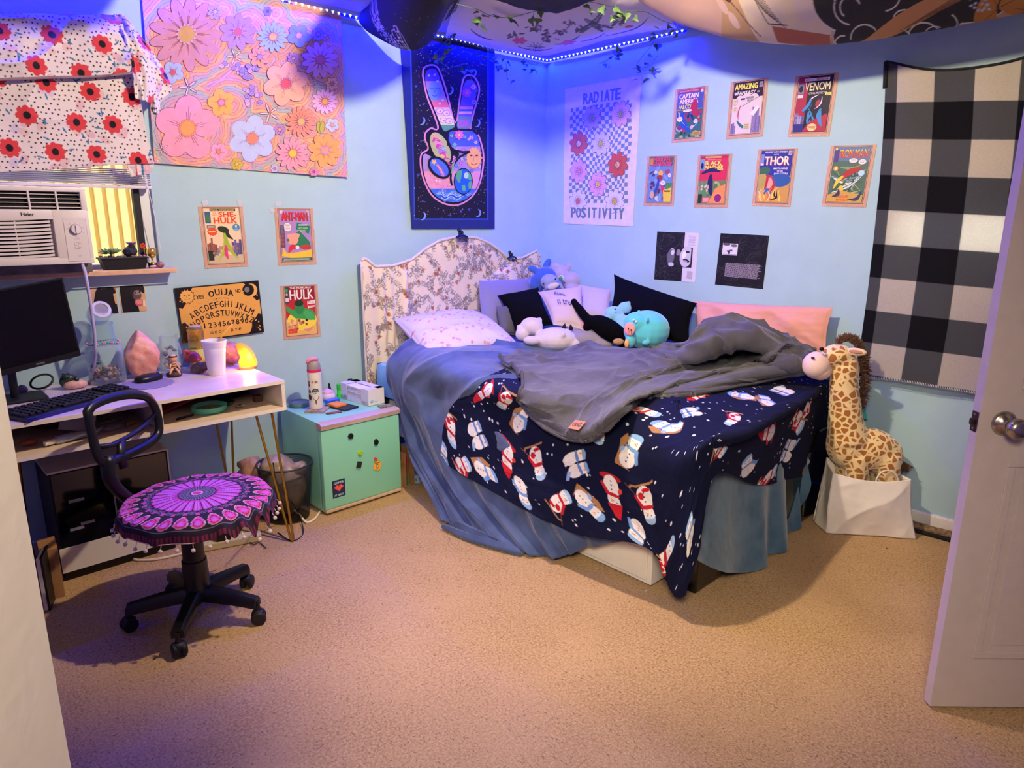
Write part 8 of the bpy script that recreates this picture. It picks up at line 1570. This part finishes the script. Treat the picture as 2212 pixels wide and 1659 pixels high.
# ---- cloths slung under the ceiling
def flatprint(art, fn, x0, y0, w_, h_, res, bg):
    o = Art(); o.p = [([[(lambda q: (q[0]-x0, q[1]-y0))(fn(*p)) for p in q_] for q_ in qs], c) for qs, c in art.p]; return o.raster(w_, h_, res, bg)
def ceilcloth(name, label, rows, n, m_, img, x0, y0, res, amp=.01, seed=1, m=None, thick=.003, flat=.0):
    P = patch(rows, n, m_); u_ = np.linspace(0, 1, n)[None, :]*np.ones((m_, 1)); v_ = np.linspace(0, 1, m_)[:, None]*np.ones((1, n)); P[..., 2] += amp*(fbm(u_*6, v_*5, seed)-.5)*2
    P[..., 2] = np.minimum(P[..., 2], CEIL-.006); P[..., 1] = np.minimum(P[..., 1], -.02); P[..., 0] = np.minimum(P[..., 0], -.02)
    return sheet(name, P, m or mat(attr=True, rough=.9, bump=.2, bscale=700, transl=.03), samp(img, P[..., 0]-x0, P[..., 1]-y0, res), None, thick=thick, side=1 if normals(P)[m_//2, n//2][2] < 0 else -1, label=label, cat='ceiling cloth')
def RZ(rows): return [[HZ(p[0], p[1], p[2]) if len(p) == 3 and abs(p[0]) > 5 else np.array(p, float) for p in r] for r in rows]
# botanical cloth
zb = lambda x, y: HZ(900+x*.27125, y*.27125, 2.38)[:2]
a = Art(); DG, PK, BR = '#5a5a5c', '#d86a86', '#6a4a4c'
def leaf(x, y, l, w_, an, c): a.ell(x+l/2*cos(an), y+l/2*sin(an), l/2, w_/2, c, an, 12)
for (x, y) in ((780, 240), (1050, 265), (1150, 200), (1480, 190), (1600, 140), (930, 150), (1000, 210), (1210, 110), (1320, 170)):
    for k in range(9): an = R.uniform(0, 6.3); leaf(x+R.uniform(-40, 40), y+R.uniform(-25, 25), R.uniform(30, 60), R.uniform(14, 28), an, R.choice([DG, '#7a6a74', BR, '#8a7a84']))
for (x, y, an) in ((1290, 210, -.5), (1400, 150, -.9), (1460, 190, -2.4)):
    for k in range(12):
        for s in (-1, 1): leaf(x+k*14*cos(an), y+k*14*sin(an), 42-k*2.6, 11, an+s*1.0, '#4f5a5a')
for (x0_, y0_, x1_, y1_) in ((1150, 330, 1300, 255), (1100, 350, 1250, 300), (1500, 330, 1850, 150), (1300, 360, 1500, 280), (430, 240, 620, 330), (800, 380, 1100, 400)): swoosh(a, x0_, y0_, x1_, y1_, 22, DG, .15)
for (x, y) in ((820, 300), (1210, 345)):
    for k in range(6): an = k*1.05; a.ell(x+28*cos(an), y+16*sin(an), 34, 18, PK, an)
for (x, y) in ((1690, 225),): a.ell(x, y, 34, 18, '#c86a5a')
for k in range(12): an = k*.55; leaf(950, 385, 80, 7, an, '#3a3a40')
BI = flatprint(a, zb, -1.75, -1.9, 1.8, 1.9, 300, '#dccfdc')
ceilcloth('botanical_cloth', 'white cloth printed with botanical drawings slung under the ceiling corner', RZ([
 [(962, 80, 2.462), (1005, 90, 2.458), (1055, 103, 2.45), (1110, 114, 2.45), (1172, 121, 2.455), (1235, 107, 2.45), (1310, 86, 2.45), (1390, 70, 2.458), (1462, 60, 2.462)],
 [(966, 62, 2.43), (1010, 70, 2.40), (1060, 80, 2.38), (1115, 88, 2.37), (1175, 92, 2.37), (1240, 82, 2.37), (1315, 64, 2.38), (1392, 52, 2.40), (1452, 45, 2.43)],
 [(975, 30, 2.41), (1020, 34, 2.37), (1070, 38, 2.35), (1120, 40, 2.34), (1180, 42, 2.34), (1245, 36, 2.34), (1315, 24, 2.36), (1385, 14, 2.38), (1440, 8, 2.40)],
 [(985, -25, 2.43), (1030, -25, 2.40), (1080, -25, 2.38), (1130, -25, 2.37), (1185, -25, 2.37), (1245, -30, 2.38), (1310, -35, 2.40), (1370, -40, 2.42), (1425, -45, 2.44)]]), 330, 260, BI, -1.75, -1.9, 300, amp=.006)
# black cloth with a moth wing
zk = lambda x, y: HZ(600+x*.16275, y*.16275, 2.33)[:2]
a = Art(); edge = [(1100, 180), (1100, 360), (1250, 450), (1330, 540), (1600, 650)]
for k in range(420):
    t = R.random(); i = min(3, int(t*4)); f_ = t*4-i; x = edge[i][0]*(1-f_)+edge[i+1][0]*f_; y = edge[i][1]*(1-f_)+edge[i+1][1]*f_; o_ = R.uniform(-10, 110); a.ell(x+o_*.8, y-o_*.9, R.uniform(6, 16), 3.5, '#c8c4d8', R.uniform(0, 3), 6)
for k in range(40): a.ell(R.uniform(1250, 2100), R.uniform(0, 600), 4, 4, '#b8b4c8', 0, 5)
W0 = (1790, 660); tips = [(1570, 270), (1545, 330), (1525, 430), (1520, 500), (1540, 560), (1600, 620)]
for i, (x, y) in enumerate(tips):
    a.line([W0, ((W0[0]+x)/2-10, (W0[1]+y)/2+20), (x, y)], 7, '#d8cfd8')
    if i < 5: x2, y2 = tips[i+1]; a.line([(x, y), ((x+x2)/2-22, (y+y2)/2), (x2, y2)], 7, '#d8cfd8')
a.line([(1570, 270), (1660, 370), (1700, 470), W0], 7, '#d8cfd8')
for (x, y) in ((1590, 330), (1605, 420), (1600, 480), (1560, 530), (1650, 470)): a.ell(x, y, 12, 20, '#d8cfd8', .3)
for s in (0, 28, 120, 150): a.line([(2170+s, 420), (2180+s, 260), (2240+s, 100), (2300+s, 0)], 7, '#d8cfc0')
KI = flatprint(a, zk, -2.4, -1.9, 1.9, 1.9, 330, '#12121c')
ceilcloth('moth_cloth', 'black cloth with a white wing print and paisley edge slung under the ceiling', RZ([
 [(777, 58, 2.44), (815, 82, 2.38), (862, 105, 2.32), (897, 109, 2.30), (930, 90, 2.31), (955, 52, 2.33), (985, 22, 2.36)],
 [(777, 30, 2.468), (815, 44, 2.38), (862, 62, 2.30), (903, 66, 2.27), (940, 50, 2.28), (968, 22, 2.31), (993, 2, 2.34)],
 [(800, 5, 2.468), (835, 5, 2.38), (875, 8, 2.31), (915, 8, 2.28), (952, 0, 2.28), (980, -18, 2.31), (1005, -28, 2.34)],
 [(830, -60, 2.468), (860, -62, 2.42), (895, -64, 2.36), (930, -66, 2.33), (960, -70, 2.33), (990, -76, 2.36), (1012, -80, 2.40)]]), 300, 230, KI, -2.4, -1.9, 330, amp=.004)
DI2 = flatprint(Art(), zk, -2.4, -2.4, 2, 2, 40, '#2c2826')
ceilcloth('dark_cloth', 'dark brown cloth near the ceiling lamp at the top of the room', RZ([[(1055, -4, 2.36), (1100, 12, 2.34), (1145, 23, 2.33), (1190, 28, 2.32), (1230, 22, 2.33), (1290, -4, 2.36)], [(1050, -45, 2.36), (1100, -40, 2.33), (1145, -38, 2.32), (1190, -38, 2.32), (1230, -42, 2.33), (1280, -50, 2.36)], [(1045, -95, 2.42), (1095, -100, 2.40), (1145, -105, 2.39), (1190, -105, 2.39), (1230, -105, 2.40), (1270, -110, 2.42)]]), 60, 40, DI2, -2.4, -2.4, 40)
nm = lambda n_, m_, z: np.array([(n_+m_)/2**.5, (n_-m_)/2**.5, z])
PLN = Art().raster(4.2, 4.2, 20, '#c8b8a8')
ceilcloth('shade_cloth', 'unseen cloth added under the ceiling to shade the doorway side of the floor', [[nm(-2.664, m_, 2.20) for m_ in np.linspace(-.8, 1.2, 6)], [nm(-2.95, m_, 2.19) for m_ in np.linspace(-.8, 1.2, 6)], [nm(-3.4, m_, 2.26) for m_ in np.linspace(-.8, 1.2, 6)], [nm(-3.8, m_, 2.44) for m_ in np.linspace(-.8, 1.2, 6)]], 60, 40, PLN, -4.2, -4.2, 20, amp=.001)  # added out of view, its edge set to shade the near carpet
ceilcloth('shade_cloth', 'second unseen cloth added under the ceiling to shade the upper left wall', [[(x, -1.15, 2.31), (x, -.95, 2.29), (x, -.72, 2.33), (x, -.5, 2.46)] for x in np.linspace(-3.5, -2.35, 6)], 40, 60, PLN, -4.2, -4.2, 20, amp=.001)  # added out of view to keep bulb light off the upper left wall
# orange sun and cloud cloth
zo = lambda x, y: HZ(1380+x*.37613, y*.37613, 2.2)[:2]
a = Art(); a.poly([(-200, -300), (470, -300), (470, 300), (-200, 300)], '#d9b4a8'); a.poly([(350, -200), (460, -200), (470, 120), (400, 90)], '#d98a4e'); a.poly([(440, -300), (600, -300), (520, 60), (500, 130), (450, 100)], '#7f9488')
a.poly([(520, 20), (700, -60), (1100, -260), (1150, -200), (1100, 260), (700, 250), (560, 130)], '#efdcc0'); a.poly([(560, 30), (640, -20), (1000, -180), (1080, -60), (1000, 10), (700, 90), (590, 80)], '#c8583a')
for k in range(4): a.ell(665+k*82, 62-k*22, 24, 11, '#efdcc0', -.25); a.ell(665+k*82, 64-k*22, 8, 6, '#c8583a', 0, 8); a.line([(640+k*82, 60-k*22), (665+k*82, 48-k*22), (692+k*82, 58-k*22)], 4, '#3a2a24')
a.poly([(760, 180), (1100, 185), (1110, 245), (800, 235)], '#b8684c'); a.poly([(560, 70), (760, 100), (860, 160), (800, 180), (620, 160), (540, 110)], '#e8d8c8')
for k in range(9): a.line([(600+k*14, 90+k*6), (720+k*16, 110+k*9)], 2.4, '#6a5a50')
a.line([(540, 80), (600, 75), (640, 100), (740, 175), (850, 170)], 4, '#4a3a34'); a.ell(960, 90, 74, 62, '#ecdcd0'); a.ell(385, 100, 26, 14, '#4a2c28', .4); a.ell(490, 128, 34, 18, '#4a2c28', .4); a.line([(250, 60), (330, 50), (440, 120), (560, 160), (700, 220)], 4, '#7a5a54')
for k in range(5): a.ell(260+k*70, 80+k*28, 40, 14, '#e8c8c0', .4)
for (x, y, rx, ry) in ((1180, 60, 190, 110), (1400, -20, 260, 150), (1400, 110, 230, 90), (1600, 120, 200, 90), (1300, 190, 180, 70), (1700, 90, 160, 110), (1900, 60, 200, 70)): a.ell(x, y, rx+6, ry+6, '#efe6d8', 0, 36)
for (x, y, rx, ry) in ((1180, 60, 190, 110), (1400, -20, 260, 150), (1400, 110, 230, 90), (1600, 120, 200, 90), (1300, 190, 180, 70), (1700, 90, 160, 110), (1900, 60, 200, 70)): a.ell(x, y, rx, ry, '#2a2422', 0, 36)
def curl(x, y, r, t0, t1, w_=6): a.line([(x+r*cos(t), y+r*.62*sin(t)) for t in np.linspace(t0, t1, 14)], w_, '#efe6d8')
for (x, y, r, t0, t1) in ((1210, 85, 95, 1.6, 5.6), (1210, 85, 60, 2.2, 5.8), (1400, 30, 95, -1.2, 1.4), (1440, 10, 60, -1.4, 1.0), (1520, 120, 60, 3.4, 6.0), (1300, 190, 80, 3, 5.6), (1480, 200, 90, 3.2, 5.8), (1640, 180, 90, 3.2, 5.8), (1650, 40, 80, 3.6, 6.1), (1760, 130, 70, -1, 1.2), (1180, 215, 50, 1.8, 4.8), (1700, 170, 50, 3.4, 5.4)): curl(x, y, r, t0, t1)
swoosh(a, 1250, 246, 2000, -30, 70, '#d79a5c', -.03)
for k in range(6): a.line([(1500+k*40, 160-k*14), (1900, -10+k*5)], 3, '#8a5a34')
for (x, y, an, l) in ((2060, 70, 3.0, 150), (2050, 60, -1.9, 130), (2080, 60, .5, 180), (2070, 70, -.5, 160), (2060, 75, 2.3, 130)): a.ell(x+l*.55*cos(an), y+l*.35*sin(an), l*.55, 42, '#c88238', an*.7); a.line([(x, y), (x+l*cos(an)*.9, y+l*.6*sin(an)*.9)], 4, '#7a4a20')
for k in range(26): a.ell(R.uniform(1880, 2010), R.uniform(-20, 80), 10, 6, '#c8d0d8', R.uniform(-.6, .2), 8)
OI = flatprint(a, zo, -2.6, -4.2, 3.0, 3.4, 480, '#c9a27a')
row0 = [(1375, -6, 2.37), (1410, 22, 2.34), (1450, 44, 2.31), (1510, 64, 2.27), (1600, 86, 2.22), (1745, 97, 2.19), (1860, 89, 2.19), (2000, 67, 2.20), (2120, 45, 2.22), (2230, 24, 2.25)]
r0 = [HZ(*q) for q in row0]; bk = np.array([-.62, -.66, 0]); rows = [[p+np.array([.10, .10, .10*1.4]) for p in r0], r0]+[[p+bk*s_+np.array([.0, 0, dz]) for p in r0] for s_, dz in ((.35, .02), (.8, .08), (1.25, .15))]
ceilcloth('sun_cloud_cloth', 'large orange and black printed cloth sagging from the ceiling at the upper right', rows, 640, 420, OI, -2.6, -4.2, 480, amp=.004)
# ---- ivy garlands
IV = mat('#3c5c3a', rough=.55, c2='#5a7a48', vscale=30)
def vine(name, label, pts, nl, size=.03, seed=1):
    r_ = random.Random(seed); b = MB(); P = catmull(np.array(pts), np.linspace(0, 1, len(pts)*6), 0); b.tube([tuple(p) for p in P], .0013, 5)
    for k in range(nl):
        p = V(P[int(r_.uniform(.05, 1)*(len(P)-1))])+Vector((r_.uniform(-.03, .03), r_.uniform(-.03, .03), r_.uniform(-.05, .01))); s = size*r_.uniform(.7, 1.2)
        M = Matrix.Translation(p) @ Matrix.Rotation(r_.uniform(0, 6.3), 4, 'Z') @ Matrix.Rotation(r_.uniform(.3, 1.3), 4, 'X') @ Matrix.Rotation(r_.uniform(-.8, .8), 4, 'Z')
        o2 = [(0, 0), (.35, .12), (.62, -.02), (.50, -.32), (.30, -.42), (.16, -.72), (0, -1.), (-.16, -.72), (-.30, -.42), (-.50, -.32), (-.62, -.02), (-.35, .12)]; vs = [(x*s, y*s, -abs(x)*s*.25) for x, y in o2]; vb = [(x, y, z-.0008) for x, y, z in vs]; n = len(o2)
        b.add(vs+vb+[(0, -.4*s, .04*s)], [(i, (i+1) % n, 2*n) for i in range(n)]+[(n+(i+1) % n, n+i, 2*n) for i in range(n)], M); b.tube([p+Vector((0, 0, .012)), M @ Vector((0, 0, 0))], .0008, 4)
    b.build(name, IV, label=label, cat='ivy garland', group='ivy garlands under the ceiling')
vine('ivy_garland', 'ivy hanging over the top of the peace sign hanging', [HY(985, 60, -.30), HY(960, 95, -.15), HY(940, 120, -.10), HY(970, 145, -.09), HY(1010, 140, -.09), HY(1020, 190, -.08)], 20, .032, 1)
vine('ivy_garland', 'ivy trailing along the ceiling joint beside the peace sign hanging', [HY(1000, 110, -.12), HY(1040, 120, -.10), HY(1070, 125, -.09), HY(1092, 135, -.07), HY(1095, 165, -.07)], 15, .030, 2)
vine('ivy_garland', 'ivy looped across the left of the botanical cloth', [HZ(985, 8, 2.33), HZ(1030, 20, 2.33), HZ(1060, 34, 2.33), HZ(1100, 38, 2.33), HZ(1135, 30, 2.32), HZ(1180, 18, 2.32)], 14, .034, 3)
vine('ivy_garland', 'ivy across the right of the botanical cloth', [HZ(1265, 2, 2.33), HZ(1320, 14, 2.34), HZ(1350, 24, 2.34), HZ(1395, 26, 2.36), HZ(1430, 44, 2.38), HX(1480, 60, -.10)], 18, .034, 4)
vine('ivy_garland', 'long ivy tendril hanging down the right wall above the flower banner', [HX(1405, 62, -.14), HX(1412, 90, -.11), HX(1385, 125, -.08), HX(1375, 145, -.07), HX(1400, 150, -.07), HX(1420, 120, -.08)], 17, .034, 5)
vine('ivy_garland', 'short ivy tendril hanging between the corner and the flower banner', [HX(1345, 84, -.12), HX(1335, 110, -.08), HX(1320, 125, -.06), HX(1295, 138, -.05)], 10, .030, 6)
vine('ivy_garland', 'small ivy sprig hanging in the corner below the light strip', [HY(1130, 122, -.10), HY(1140, 132, -.05), HY(1155, 140, -.04), HY(1165, 134, -.04)], 8, .026, 7)
